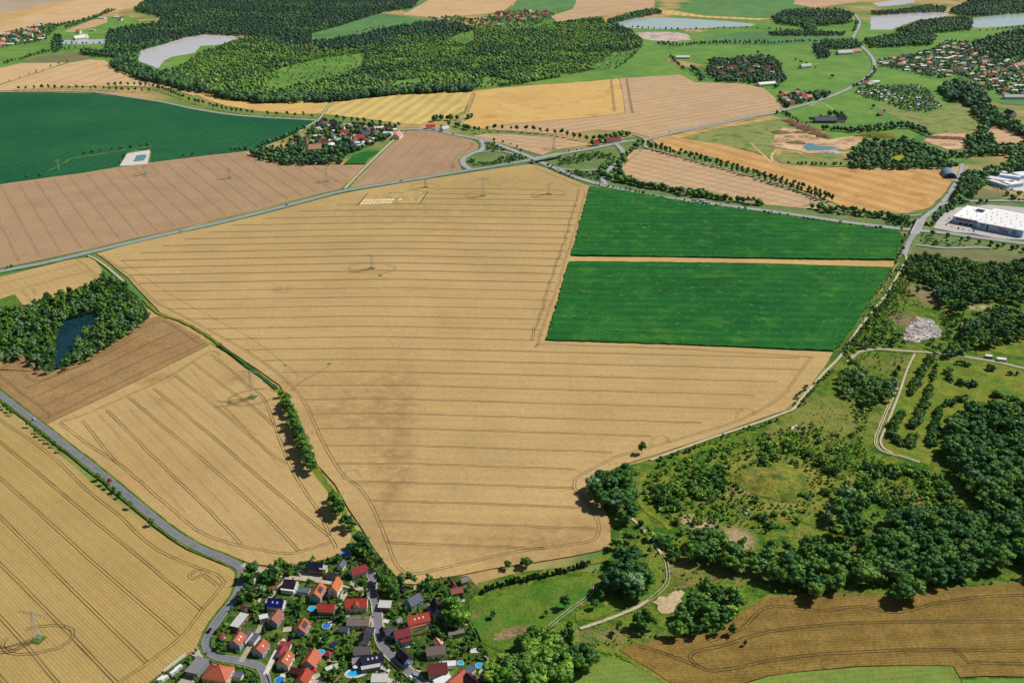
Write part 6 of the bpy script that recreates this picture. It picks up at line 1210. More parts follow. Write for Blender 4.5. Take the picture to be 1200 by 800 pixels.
for (x, y, h, w, lf, lb) in ((662, 713, 10, .95, D, 'round dark tree standing alone on the meadow beside the wheel tracks'), (640, 722, 5, .9, MI, 'small round tree alone on the meadow, left of the larger lone tree'), (761, 649, 6, .9, D, 'small round tree beside the upper gravel track'), (752, 628, 5.5, .9, D, 'small dark tree between the grove and the gravel track'), (697, 713, 7, 1, MI, 'bushy tree below the round clump, beside the wheel tracks'), (704, 702, 7, 1.1, MI, 'low tree leaning on the round clump by the wheel tracks'),
                        (578, 724, 5, 1.2, D, 'dark bushy tree alone in the village meadow'), (752, 532, 11, .9, D, 'tree standing alone where the gravel track meets the wheat field'), (857, 744, 9, .8, D, 'slender tree standing just inside the brown field'), (873, 757, 5, .8, D, 'small tree standing alone in the brown field'), (595, 666, 6, 1.2, D, 'bushy dark tree on the wheat field edge, left of its larger twin'), (617, 664, 7.5, 1.5, D, 'broad dark tree on the lower edge of the wheat field'),
                        (1074, 345, 11, .9, MI, 'large round tree alone above the white rubble heap'), (1052, 438, 9, .7, D, 'tall tree alone beside the orchard path'), (1048, 445, 10, .9, D, 'dark tree below the tall one beside the orchard path'), (977, 137, 13, .7, 'leaf_far_dark', 'tall pointed tree at the lone farm'), (950, 143, 10, 1.2, D, 'round dark tree on the green meadow, left of the lone farm'), (1023, 127, 8, 1.3, D, 'dark tree alone on the meadow, right of the lone farm'), (1036, 132, 6, 1.2, D, 'small dark tree beside the hut on the meadow'), (975, 92, 9, 1.5, D, 'lone tree group in the large bright green meadow'),
                        (888, 64, 10, 1, D, 'dark tree in the meadow above the village'), (861, 74, 12, 1.2, D, 'large round tree at the upper edge of the meadow village'), (831, 74, 11, 1.3, D, 'wide tree at the left edge of the meadow village'), (51, 63, 12, 1.1, D, 'large round tree on the hedge below the far left village')):
    g = G(x, y); add_tree(g.x, g.y, h, w, 'broad', lf, lb, None)
LRW = [(1042, 604), (1062, 596), (1100, 590), (1130, 594), (1158, 608), (1174, 624), (1178, 652), (1150, 672), (1090, 678), (1060, 684), (1036, 684), (1026, 668), (1030, 644)]
wood(LRW, 8, (11, 15), [D, D, MI], 'crowded tree in the wood above the right half of the brown field', 'wood above the brown field', seed=16)
wood([(805, 640), (818, 628), (850, 628), (880, 642), (905, 640), (930, 632), (955, 636), (985, 632), (1004, 652), (1020, 672), (1000, 684), (960, 694), (930, 684), (900, 676), (866, 664), (835, 660), (812, 654)], 8, (9, 14), [D, MI, MI], 'tree in the wooded belt between the scrub and the brown field', 'wooded belt above the brown field', seed=17)
wood([(985, 628), (1012, 624), (1034, 632), (1030, 660), (1022, 678), (1008, 672), (1000, 648)], 8, (9, 13), [D, MI, MI], 'tree in the wooded belt between the scrub and the brown field', 'wooded belt above the brown field', seed=71)
wood([(1040, 592), (1064, 582), (1100, 578), (1126, 584), (1130, 594), (1062, 598)], 7, (5, 8), [BR, LM, MI], 'young tree on the upper fringe of the wood above the brown field', 'young fringe of the wood', seed=72)
wood([(932, 694), (962, 690), (962, 698), (938, 700)], 8, (11, 14), [MI], 'leafy tree bulging from the belt over the brown field edge', 'trees bulging over the brown field', seed=18)
wood([(1052, 690), (1078, 684), (1078, 694), (1058, 698)], 8, (12, 15), [MI], 'big tree overhanging the brown field at the right wood', 'big trees overhanging the brown field', seed=19)
wood([(1104, 524), (1112, 503), (1130, 484), (1150, 474), (1172, 478), (1260, 480), (1260, 720), (1204, 668), (1192, 650), (1172, 612), (1144, 574), (1122, 552)], 8, (11, 15), [D, D, D, MI], 'tree in the large dark wood at the right edge', 'large dark wood', seed=20)
for p in along([(1112, 552), (1128, 566), (1146, 590), (1166, 616), (1186, 644), (1204, 668)], 8, rg, 1.2): add_tree(p[0], p[1], rg.uniform(10, 13), rg.uniform(.9, 1.2), 'broad', rg.choice([MI, BR, MI]), 'tree of the separate row along the edge of the large dark wood', 'row along the dark wood')
wood([(960, 604), (974, 582), (998, 574), (1018, 590), (1030, 612), (1010, 624), (982, 624)], 8, (9, 13), [MI, SI, D], 'tree in the round grove amid the scrub', 'round grove amid the scrub', seed=21)
wood([(822, 690), (840, 684), (868, 692), (870, 714), (850, 736), (830, 742), (802, 744), (782, 738), (790, 720), (808, 706)], 8, (9, 13), [D, MI, MI], 'tree in the thicket above the left end of the brown field', 'thicket above the brown field', seed=22)
for (x, y, h) in ((723, 742, 9), (747, 735, 11), (757, 732, 12), (764, 736, 10), (752, 742, 10)):
    g = G(x, y); add_tree(g.x, g.y, h, 1, 'broad', D, 'tree in the row between the lower gravel track and the grass strip', 'row below the gravel track')
wood([(566, 782), (600, 762), (618, 742), (640, 738), (650, 742), (668, 760), (690, 758), (694, 770), (672, 792), (640, 806), (560, 830)], 8, (11, 16), [BR, MI, BR], 'leafy sunlit tree in the copse at the bottom edge below the meadow', 'copse below the meadow', seed=23)
for (x, y, h) in ((666, 756, 19), (670, 762, 17), (662, 760, 16)):
    g = G(x, y); add_tree(g.x, g.y, h, 1.05, 'poplar', BR, 'tall slender tree rising out of the copse beside the meadow', 'slender trees in the copse')
wood([(684, 762), (696, 756), (700, 768), (690, 776)], 7, (12, 14), [D], 'tree at the right end of the copse below the meadow', 'dark end of the copse', seed=24)
MRW = [(1066, 303), (1084, 297), (1107, 302), (1125, 302), (1147, 310), (1170, 312), (1192, 308), (1240, 306), (1240, 336), (1198, 352), (1182, 350), (1162, 347), (1140, 350), (1126, 362), (1106, 358), (1094, 349), (1096, 338), (1084, 328), (1070, 322), (1060, 316)]
wood(MRW, 8, (9, 14), [D, MI, D], 'tree in the wood behind the white rubble heap', 'wood behind the rubble heap', seed=25)
wood([(1122, 400), (1135, 374), (1150, 366), (1170, 359), (1195, 366), (1240, 372), (1240, 390), (1186, 396), (1166, 402), (1146, 404), (1134, 398)], 8, (9, 13), [D, MI], 'rounded tree in the wood right of the white rubble heap', 'wood beside the rubble heap', seed=26)
wood([(1098, 412), (1106, 404), (1118, 400), (1134, 404), (1142, 410), (1130, 414)], 8, (9, 12), [D, MI], 'tree standing between the pale farm track and the rubble wood', 'trees above the pale farm track', seed=27)
wood([(982, 434), (1000, 428), (1018, 435), (1040, 445), (1050, 450), (1047, 460), (1026, 475), (1012, 470), (992, 462), (979, 448)], 7, (7, 12), [SI, MI, MI], 'tree in the grove between gravel track and orchard', 'grove between track and orchard', seed=28)
wood([(1003, 398), (1020, 392), (1046, 390), (1062, 398), (1060, 404), (1030, 405), (1006, 408)], 8.5, (6, 10), [D, MI], 'tree on the slope between gravel track and rubble heap', 'trees above the farm track corner', seed=29)
wood([(1083, 402), (1095, 396), (1106, 398), (1104, 408), (1090, 411)], 7.5, (6, 9), [MI, BR], 'small tree below the white rubble heap', 'small trees below the rubble heap', seed=30)
# orchard rows, hedges, scrub
ORCH = 'rounded fruit bush of the planted rows in the orchard meadow'
for q in ([(1095, 418), (1084, 432), (1077, 446), (1068, 463)], [(1091, 420), (1080, 436), (1072, 450), (1066, 460)], [(1097, 427), (1097, 431)], [(1096, 436), (1093, 447)], [(1090, 455), (1084, 470), (1076, 487), (1068, 503)], [(1060, 483), (1053, 494), (1046, 508), (1050, 517), (1058, 522), (1067, 523), (1068, 513)], [(1056, 484), (1048, 500), (1045, 510)], [(1098, 481), (1097, 492), (1094, 504), (1088, 522)], [(1101, 488), (1096, 506), (1090, 524)], [(1114, 434), (1112, 441), (1115, 448)], [(1119, 449), (1130, 451), (1142, 453)], [(1117, 426), (1128, 428), (1138, 431)], [(1103, 478), (1112, 474), (1120, 470), (1130, 468)], [(1157, 464), (1168, 465), (1181, 468)], [(1186, 468), (1189, 470)], [(1153, 433), (1162, 434)], [(1177, 438), (1192, 440)], [(1168, 446), (1170, 447)], [(1184, 448), (1187, 449)]):
    shrubs(along(q, 3.0, rg, .6), (4.2, 6.2), [MI, MI, D], ORCH, 'fruit bushes of the orchard rows', rg, (1.0, 1.4))
HDG = 'low dark bush in the row along the pale gravel track'
shrubs(along([(1048, 328), (1036, 347), (1024, 362), (1008, 380), (993, 398), (980, 414)], 4.6, rg, 1.4, 6.0), (2.8, 5.5), [D, D, MI], HDG, 'bushes along the gravel track', rg)
for q in ([(772, 542), (800, 531), (850, 513), (890, 500), (915, 490)], [(1052, 336), (1038, 358), (1018, 382), (1004, 402), (994, 420)], [(978, 432), (955, 455), (938, 474), (926, 478)], [(928, 474), (945, 455)]):
    shrubs(along(q, 5, rg, 1.4), (2.4, 4.6), [D, D, MI], HDG, 'bushes along the gravel track', rg)
for q, lb, gp in (([(560, 697), (585, 687), (615, 680.5), (645, 674.5), (667, 669), (690, 662)], 'clipped dark evergreen in the long hedge row above the meadow', 'evergreen hedge row above the meadow'),):
    for x, y in along(q, 2.7, rg, .25): SHR.append((pxm(680) * 4.2, x, y, rg.uniform(3.8, 5.2), .62, 'leaf_needle', lb, gp))
SCB = 'wild bush in the overgrown scrubland below the gravel track'
thicket([(765, 545), (850, 520), (925, 500), (960, 490), (1010, 470), (1020, 480), (1010, 520), (1030, 540), (1080, 550), (1120, 580), (1060, 590), (1030, 590), (1000, 570), (960, 590), (940, 610), (900, 625), (850, 615), (800, 625), (770, 600), (750, 575)], 3.5, (.8, 4.6), [MI, BR, LM, LM, BR, D], SCB, 'bushes of the scrubland', 31, .6, holes=[[(890, 545), (905, 538), (930, 545), (940, 565), (938, 585), (915, 594), (890, 585), (880, 570)], [(940, 485), (1000, 475), (1005, 505), (965, 502)]])
thicket([(1000, 330), (1060, 312), (1075, 330), (1060, 360), (1050, 400), (1000, 412), (985, 420), (1010, 385)], 4.0, (.8, 3.6), [MI, BR, LM, D], 'wild bush on the slope beside the gravel track and rubble heap', 'bushes on the rubble slope', 142, .55)
thicket([(885, 540), (905, 532), (932, 540), (944, 565), (940, 590), (915, 598), (888, 588), (874, 570)], 4.2, (.5, 2.0), [BR, LM, MI], SCB, 'bushes of the scrubland', 145, .3)
thicket([(935, 482), (1000, 470), (1012, 510), (960, 508)], 4.5, (.5, 2.0), [BR, LM, MI], SCB, 'bushes of the scrubland', 146, .3)
thicket([(740, 600), (800, 640), (800, 690), (780, 700), (770, 660)], 4.5, (.6, 2.4), [MI, BR], SCB, 'bushes of the scrubland', 143, .35)
thicket([(800, 655), (860, 660), (890, 690), (860, 695), (800, 690)], 4.5, (.6, 2.6), [MI, BR], SCB, 'bushes of the scrubland', 144, .5)
for px, s in (([(766, 572), (790, 566), (800, 590), (785, 600), (768, 590)], 32), ([(805, 562), (825, 545), (848, 548), (850, 570), (835, 585), (815, 582)], 33), ([(886, 545), (898, 522), (912, 532), (905, 548)], 34), ([(912, 514), (925, 518), (933, 527), (926, 528), (914, 520)], 35), ([(935, 525), (955, 530), (953, 536), (938, 532)], 36), ([(955, 538), (970, 545), (986, 552), (980, 558), (962, 548)], 37), ([(1000, 565), (1015, 560), (1040, 580), (1060, 590), (1050, 596), (1020, 585)], 38), ([(1060, 545), (1100, 555), (1120, 585), (1110, 590), (1080, 570)], 39), ([(1000, 545), (1030, 540), (1060, 555), (1050, 562), (1015, 552)], 40), ([(770, 628), (786, 628), (800, 650), (790, 655), (776, 645)], 41), ([(750, 612), (765, 622), (772, 638), (764, 634)], 46)):
    thicket(px, 3.8, (2.6, 6.2), [MI, D, BR, LM, MI], SCB, 'bushes of the scrubland', s, .9)
thicket([(1010, 380), (1055, 325), (1068, 330), (1056, 350), (1046, 372), (1040, 398), (1008, 410)], 5.0, (1.6, 4.6), [MI, D, BR], 'wild bush on the slope beside the gravel track and rubble heap', 'bushes on the rubble slope', 42, .7)
thicket([(1095, 366), (1130, 366), (1122, 398), (1104, 396), (1108, 384)], 4.6, (1.8, 5.5), [MI, BR, D], 'wild bush on the slope beside the gravel track and rubble heap', 'bushes on the rubble slope', 43, .75)
thicket([(1000, 412), (1066, 416), (1052, 436), (1030, 436), (998, 424)], 7, (1.5, 3.4), [MI, D], 'bush in the small meadow above the orchard path', 'bushes above the orchard path', 44, .5)
thicket([(900, 684), (960, 696), (1030, 694), (1080, 688), (1150, 682), (1200, 676), (1200, 682), (1150, 687), (1040, 697), (960, 698), (905, 695)], 4.6, (1.4, 3), [BR, MI], 'low bush on the upper edge of the brown field', 'bushes edging the brown field', 45, .8)
thicket([(697, 752), (725, 748), (760, 742), (780, 738), (778, 743), (740, 752), (700, 758)], 4, (1.2, 2.4), [BR, MI], 'low bush in the hedge strip above the brown field', 'hedge strip above the brown field', 47, .9)
thicket([(690, 668), (712, 660), (716, 668), (700, 674)], 5, (1, 2.4), [MI, BR], 'small bush left of the round clump above the meadow', 'bushes above the meadow', 48, .8)
thicket([(782, 622), (800, 628), (800, 640), (788, 640)], 6, (1, 3), [MI, D], SCB, 'bushes of the scrubland', 49, .6)
VB = 'bush on the bank along the main road above the upper green field'
for q in ([(693, 216), (730, 222.5), (775, 232), (830, 241), (880, 247)], [(640, 192), (655, 202), (672, 209)], [(890, 249), (930, 255), (980, 262), (1040, 270)]): shrubs(along(q, 7, rg, 1.8), (2.6, 5.5), [D, MI], VB, 'bushes along the main road', rg)
TB = 'dark tree on the bank of the main road above the upper green field'
for q, sp in (([(712, 210), (735, 214), (752, 219), (775, 223), (800, 228), (825, 232), (860, 236), (900, 242)], 7.5), ([(722, 212), (745, 217), (765, 221), (785, 224), (830, 231)], 7.5), ([(960, 248), (985, 250), (1010, 253), (1040, 256), (1056, 262)], 7.5), ([(945, 243), (960, 246), (1000, 250), (1050, 258)], 8), ([(715, 190), (706, 203), (716, 212)], 8), ([(738, 178), (728, 192), (722, 203), (735, 212)], 10)):
    for x, y in along(q, sp, rg, 2.0): add_tree(x, y, rg.uniform(7, 11), rg.uniform(1.1, 1.5), 'broad', rg.choice([D, D, MI]), TB, 'trees along the main road')
for px, s in (([(652, 188), (672, 182), (700, 178), (716, 180), (722, 186), (716, 190), (708, 184), (690, 187), (668, 192), (655, 193)], 51), ([(568, 168), (576, 166), (594, 175), (592, 177), (570, 176)], 52), ([(547, 190), (555, 184), (560, 189), (575, 190), (590, 184), (608, 180), (618, 184), (612, 187), (590, 190), (572, 193), (552, 193)], 53), ([(660, 198), (680, 201), (705, 204), (702, 211), (684, 207), (668, 203)], 54)):
    thicket(px, 6, (3, 6.5), [D, D, MI], 'bush in the planted loop of the road junction', 'bushes inside the junction loops', s, .85)
JB = 'tree in the dense planting along the small road beside the junction'
for q in ([(690, 172), (705, 168), (722, 163), (740, 158)], [(700, 166), (715, 161), (735, 156.5)], [(735, 172), (745, 174), (752, 174)], [(745, 166), (753, 170)], [(760, 168), (762, 174)]):
    for x, y in along(q, 10, rg, 2): add_tree(x, y, rg.uniform(7, 11), 1.1, 'broad', D, JB, 'trees beside the junction')
thicket([(1066, 280), (1082, 283), (1100, 286), (1100, 282), (1080, 274), (1074, 276)], 7, (3, 6), [D, MI], 'bush on the corner between the bridge and the small side road', 'bushes beside the bridge', 55, .8)
for q in ([(1082, 274), (1100, 277), (1125, 281), (1160, 287), (1200, 293)], [(1146, 287), (1160, 290), (1180, 293), (1200, 296)]): 
    for x, y in along(q, 13, rg, 2): add_tree(x, y, rg.uniform(5, 8), 1.1, 'broad', D, 'tree beside the road in front of the big white store', 'trees in front of the white store')
for q in ([(1070, 300), (1068, 302)],): pass
for q in ([(1090, 262), (1100, 252), (1110, 246), (1118, 243)], [(1088, 260), (1096, 254), (1106, 246)], [(1105, 240), (1120, 241)], [(1140, 238), (1160, 238)]):
    for x, y in along(q, 10, rg, 1.5): add_tree(x, y, rg.uniform(5, 8), 1.1, 'broad', D, 'tree on the left side of the big white store', 'trees beside the white store')
wood([(1112, 237), (1122, 222), (1130, 205), (1138, 198), (1152, 203), (1156, 216), (1144, 222), (1136, 233), (1124, 236)], 8, (9, 13), [D, 'leaf_far'], 'tree in the wood between the sand yard and the white depot', 'wood beside the white depot', seed=56)
thicket([(1036, 252), (1060, 254), (1070, 258), (1066, 266), (1056, 268), (1040, 262)], 6, (3, 7), [D, MI], 'bush on the corner left of the pale bridge', 'bushes left of the pale bridge', 171, .8)
thicket([(1074, 284), (1082, 278), (1110, 281), (1150, 287), (1140, 288), (1100, 287)], 8, (2.5, 5.5), [D, MI], 'bush between the side road and the main road below the store', 'bushes below the store', 172, .7)
# avenues
def avenue(px, sp, h, label, group, off=0.0, leaf='leaf_dark', jit=.6, keep=.96):
    for x, y in along(px, sp, rg, jit, off):
        if rg.random() > keep: continue
        hh = rg.uniform(*h) * 1.15; o = link('avenue_tree', AVE[rg.randrange(4)], None, (x, y, 0), rg.uniform(0, 6), (hh / 9 * rg.uniform(.85, 1.15), hh / 9, hh / 9))
        set_mat(o, leaf); tag(o, label, 'tree', group)
AV1 = [(760, 173), (775, 177), (800, 184), (850, 197.5), (900, 212), (950, 228), (974, 239.5)]
for s in (-6, 6): avenue(AV1, 10.5, (9, 11), 'tree in the double avenue between the stubble field and the tan field', 'double avenue beside the stubble field', s)
avenue([(553, 157), (575, 154.5), (600, 154), (640, 157), (665, 161), (690, 167), (700, 167)], 14, (8.5, 12), 'tree in the single row behind the road junction', 'row of trees behind the junction')
avenue([(14, 106), (60, 105), (110, 105.5), (150, 108), (180, 109)], 15, (8, 10), 'tree in the row along the road above the dark green field', 'row along the road above the dark green field')
avenue([(120, 103), (150, 101.5), (175, 103), (200, 110), (216, 117)], 13, (8, 11), 'tree in the second row beside the grass strip at the bend of the road', 'second row at the road bend')
avenue([(218, 118), (232, 122), (255, 128), (280, 132.5), (300, 134.5)], 13, (8, 10.5), 'tree in the row where the road passes the golden strip field', 'row beside the golden strip field')
avenue([(304, 135), (330, 136.5), (355, 138), (372, 139.5)], 18, (8, 11), 'tree in the row along the road just before the church village', 'row before the church village')
avenue([(386, 140), (410, 143), (440, 148), (468, 150)], 17, (9, 11.5), 'tree in the row between the church village and the striped yellow field', 'row above the church village')
avenue([(0, 99.5), (25, 92), (50, 83), (80, 73)], 34, (4, 7), 'small bush-like tree in the broken line across the far tan field', 'broken line across the far tan field', keep=.9)
road_t = [(3, 476), (6.5, 479), (10.5, 482.5), (14.5, 486.5), (35, 500.5), (43.5, 507.5), (48, 511.5), (53, 515), (59, 519.5), (64.5, 524), (71, 530), (116, 562.5), (122, 567.5), (127, 572), (134.5, 577), (141, 583), (153.5, 596), (178, 616), (-6, 470)]
for i, (x, y) in enumerate(road_t):
    g = G(x, y); t = empty('roadside_tree', g, rg.uniform(0, 6)); s = rg.uniform(.44, .56); t.scale = (s * 1.05, s * 1.05, s)
    link('trunk', trunk_me[i % 3], t); o = link('crown', broad_me[i % 6], t); set_mat(o, 'leaf_mid')
    tag(t, 'young tree planted along the country road beside the ripe field', 'tree', 'young trees along the country road')
# garden trees and bushes in the village
GARD = [(186, 792), (226, 768), (248, 744), (276, 702), (290, 672), (345, 664), (400, 652), (430, 646), (452, 668), (474, 690), (500, 684), (546, 678), (556, 692), (546, 706), (550, 738), (568, 762), (586, 800), (590, 830), (160, 830)]
RD = [p for q in (R1, [(431, 668), (437, 677), (436.5, 696), (442, 719), (444, 735), (445, 746), (450, 757), (461, 770), (476, 783), (488, 794), (498, 803)], [(336, 676), (352, 677.5), (370, 679.5), (386, 682), (400, 684), (412, 687)], [(334, 748), (320, 770), (311, 790)], [(282, 775), (294, 754), (306, 732)]) for p in resample(gpts(q), 3)]
def off_road(x, y, d): return all((x - p.x) ** 2 + (y - p.y) ** 2 > d * d for p in RD)
for x, y in scatter(GARD, 5.7, random.Random(61), pad=2.2):
    if not off_road(x, y, 4.2): continue
    u = rg.random()
    if u < .66:
        k = 'conifer' if u < .07 else 'broad'
        add_tree(x, y, rg.uniform(4, 7.5) * (1.2 if k == 'conifer' else 1), rg.uniform(.85, 1.15), k, 'leaf_needle' if k == 'conifer' else rg.choice([D, D, MI, MI, BR]), 'garden conifer standing between the village houses' if k == 'conifer' else 'garden tree standing between the village houses', 'garden conifers of the village' if k == 'conifer' else 'garden trees of the village')
shrubs([p for p in scatter(GARD, 3.9, random.Random(62), pad=.6) if off_road(p[0], p[1], 3.0) and rg.random() < .7], (1.0, 2.8), [D, MI, BR, MI], 'garden bush between the village houses', 'garden bushes of the village', rg)
# far woods, belts and villages' greenery: all of it ends up in the mass beyond the first trees
FW = 'tree of the far woodland'
from mathutils import noise as mnoise
def fwood(px, sp, h, leafs, seed, conif=0.0, holes=(), gap=.62):
    rg = random.Random(seed)
    for x, y in scatter(px, sp, rg, holes, None, (h[0] + h[1]) * .25):
        v = mnoise.noise(Vector((x / 95, y / 95, seed))) + .6 * mnoise.noise(Vector((x / 34, y / 34, seed + 5)))
        if gap is not None and v > gap: 
            if rg.random() < .8: continue
        k = 'conifer' if rg.random() < conif else 'broad'; t = mnoise.noise(Vector((x / 130, y / 130, seed + 9)))
        lf = leafs[max(0, min(len(leafs) - 1, int((t * .9 + .5 + rg.uniform(-.3, .3)) * len(leafs))))]
        add_tree(x, y, rg.uniform(*h) * (1 - .22 * max(0, v)) * rg.choice((1, 1.05, .9, .7, 1.2)), rg.uniform(.95, 1.4), k, 'leaf_far_dark' if k == 'conifer' else lf, FW, 'far woodland')
fwood([(155, 11), (175, -2), (190, -22), (470, -22), (492, -2), (484, 8), (452, 13), (430, 19), (395, 30), (364, 38), (366, 46), (375, 51), (330, 54), (290, 41), (270, 40), (240, 39), (215, 43), (185, 52), (165, 57), (150, 50), (132, 45), (126, 36), (150, 31), (185, 26), (190, 19)], 7.8, (8, 13), ['leaf_far_dark', 'leaf_far_dark', 'leaf_far'], 101, .5)
CLR = [[(310, 101), (330, 78), (380, 66), (428, 61), (424, 78), (400, 88), (360, 98), (330, 104)], [(525, 45), (555, 32), (557, 48), (545, 52)], [(455, 100), (470, 92), (500, 90), (490, 99)], [(690, 78), (720, 62), (748, 56), (740, 66), (710, 80)]]
LK = [(160, 60), (185, 52), (217, 43), (278, 40), (281, 47), (265, 53), (237, 56), (229, 64), (200, 69), (190, 79), (180, 82), (161, 74)]
fwood([(280, 46), (300, 42), (335, 55), (378, 51), (422, 43), (462, 33), (500, 27), (540, 30), (590, 35), (640, 29), (662, 25), (702, 21), (716, 25), (740, 36), (754, 47), (752, 55), (730, 60), (712, 66), (698, 80), (660, 88), (622, 95), (590, 100), (540, 103.5), (500, 106), (450, 109), (400, 113.5), (390, 116), (300, 117), (270, 113), (242, 107), (232, 100), (200, 84), (235, 62), (262, 52)], 7.6, (5, 10.5), ['leaf_far_dark', 'leaf_far', 'leaf_far_bright', 'leaf_far', 'leaf_far_bright', 'leaf_bright'], 102, 0, CLR, .36)
fwood([(310, 101), (330, 78), (380, 66), (428, 61), (424, 78), (400, 88), (360, 98), (330, 104)], 13, (1.5, 5), ['leaf_far', 'leaf_far_bright', 'leaf_bright'], 152, 0, (), .1)
fwood([(525, 45), (555, 32), (557, 48), (545, 52)], 13, (1.5, 5), ['leaf_far', 'leaf_far_bright'], 153)
fwood([(680, 82), (720, 64), (748, 56), (742, 66), (710, 82)], 12, (1.5, 6), ['leaf_far', 'leaf_far_bright'], 154, 0, (), .2)
fwood([(310, 101), (330, 78), (380, 66), (428, 61), (424, 78), (400, 88), (360, 98)], 30, (3, 6), ['leaf_far', 'leaf_far_bright'], 103)
fwood([(370, 50), (420, 42), (462, 32), (500, 26), (540, 28), (555, 34), (520, 38), (470, 42), (430, 52), (395, 58), (372, 56)], 8.5, (12, 15), ['leaf_far_dark'], 104)
fwood([(240, 108), (270, 114), (300, 118), (392, 116.5), (450, 109.5), (500, 106.5), (554, 104.5), (554, 101), (500, 103), (450, 105), (390, 110), (300, 112), (270, 108)], 8, (11, 14), ['leaf_far', 'leaf_far_dark'], 105)
fwood([(128, 75), (140, 66), (160, 74), (182, 83), (205, 84), (235, 100), (243, 107), (225, 105), (190, 96), (165, 91), (140, 82)], 8.5, (11, 14), ['leaf_far', 'leaf_far_dark'], 106)
fwood([(122, 62), (126, 40), (145, 44), (165, 57), (160, 62), (160, 72), (142, 68)], 9, (10, 13), ['leaf_far_dark', 'leaf_far'], 107)
fwood([(61, 50), (63, 42), (70, 40), (74, 48), (69, 60), (62, 61)], 11, (6, 12), ['leaf_far_dark'], 108)
fwood([(90, 60), (105, 57), (125, 60), (128, 66), (104, 64)], 8, (8, 11), ['leaf_far_dark', 'leaf_far'], 109)
fwood([(712, 23), (725, 20), (745, 14), (770, 11), (776, 14), (755, 18), (735, 22), (718, 27)], 9, (9, 13), ['leaf_far_dark', 'leaf_far'], 110)
fwood([(904, 20), (920, 12), (985, 11), (1001, 17), (992, 26), (965, 29), (940, 30), (910, 26)], 10, (9, 13), ['leaf_far_dark', 'leaf_far'], 111)
fwood([(940, 29), (953, 24), (956, 34), (946, 37)], 9, (10, 13), ['leaf_far'], 112)
fwood([(900, 38), (930, 36), (960, 37), (990, 38), (988, 41), (950, 41), (905, 41)], 9, (7, 11), ['leaf_far_dark', 'leaf_far'], 113)
fwood([(952, 52), (968, 54), (972, 66), (960, 67)], 8, (9, 12), ['leaf_far_dark'], 114)
fwood([(960, 48), (1000, 46), (1012, 52), (1000, 56), (965, 56)], 9, (8, 12), ['leaf_far_dark', 'leaf_far'], 115)
fwood([(1012, 46), (1040, 42), (1062, 39), (1098, 42), (1092, 51), (1062, 53), (1022, 54)], 9, (9, 13), ['leaf_far_dark', 'leaf_far'], 116)
fwood([(1048, 36), (1075, 26), (1100, 22), (1128, 19), (1140, 22), (1138, 34), (1110, 36), (1082, 39)], 10, (9, 12), ['leaf_far_dark', 'leaf_far'], 117)
fwood([(1020, 14), (1060, 10), (1090, 6), (1110, 9), (1108, 13), (1070, 14), (1030, 17)], 10, (9, 12), ['leaf_far_dark', 'leaf_far'], 118)
fwood([(1112, 13), (1130, 3), (1160, -4), (1280, -6), (1280, 8), (1200, 14), (1150, 18), (1125, 18)], 11, (9, 13), ['leaf_far_dark', 'leaf_far'], 119)
fwood([(1140, 50), (1170, 40), (1200, 34), (1280, 30), (1280, 66), (1200, 62), (1170, 70), (1152, 64), (1140, 56)], 10.5, (9, 14), ['leaf_far_dark', 'leaf_far'], 120)
fwood([(1100, 104), (1112, 96), (1130, 94), (1150, 100), (1158, 116), (1168, 132), (1200, 148), (1280, 160), (1280, 172), (1200, 158), (1172, 146), (1158, 146), (1146, 136), (1130, 118), (1112, 116)], 9, (10, 15), ['leaf_far_dark', 'leaf_far', D], 121)
fwood([(1146, 150), (1156, 143), (1162, 146), (1158, 154), (1148, 156)], 9, (9, 12), [D], 122)
fwood([(994, 182), (1003, 172), (1015, 164), (1040, 165), (1070, 162), (1086, 172), (1102, 177), (1126, 180), (1142, 177), (1162, 177), (1180, 177), (1200, 172), (1280, 180), (1280, 206), (1200, 200), (1188, 198), (1178, 178), (1150, 180), (1128, 184), (1126, 192), (1110, 196), (1060, 196), (1020, 196.5), (996, 194)], 9, (7, 11), ['leaf_far', D, 'leaf_far'], 123, 0, [[(1040, 187), (1052, 179), (1062, 182), (1056, 190)], [(1100, 189), (1115, 183), (1136, 184), (1125, 191)]])
fwood([(1128, 162), (1142, 158), (1162, 158), (1166, 170), (1182, 172), (1200, 166), (1280, 178), (1280, 186), (1200, 176), (1165, 180), (1140, 178)], 9, (8, 12), [D, 'leaf_far'], 124)
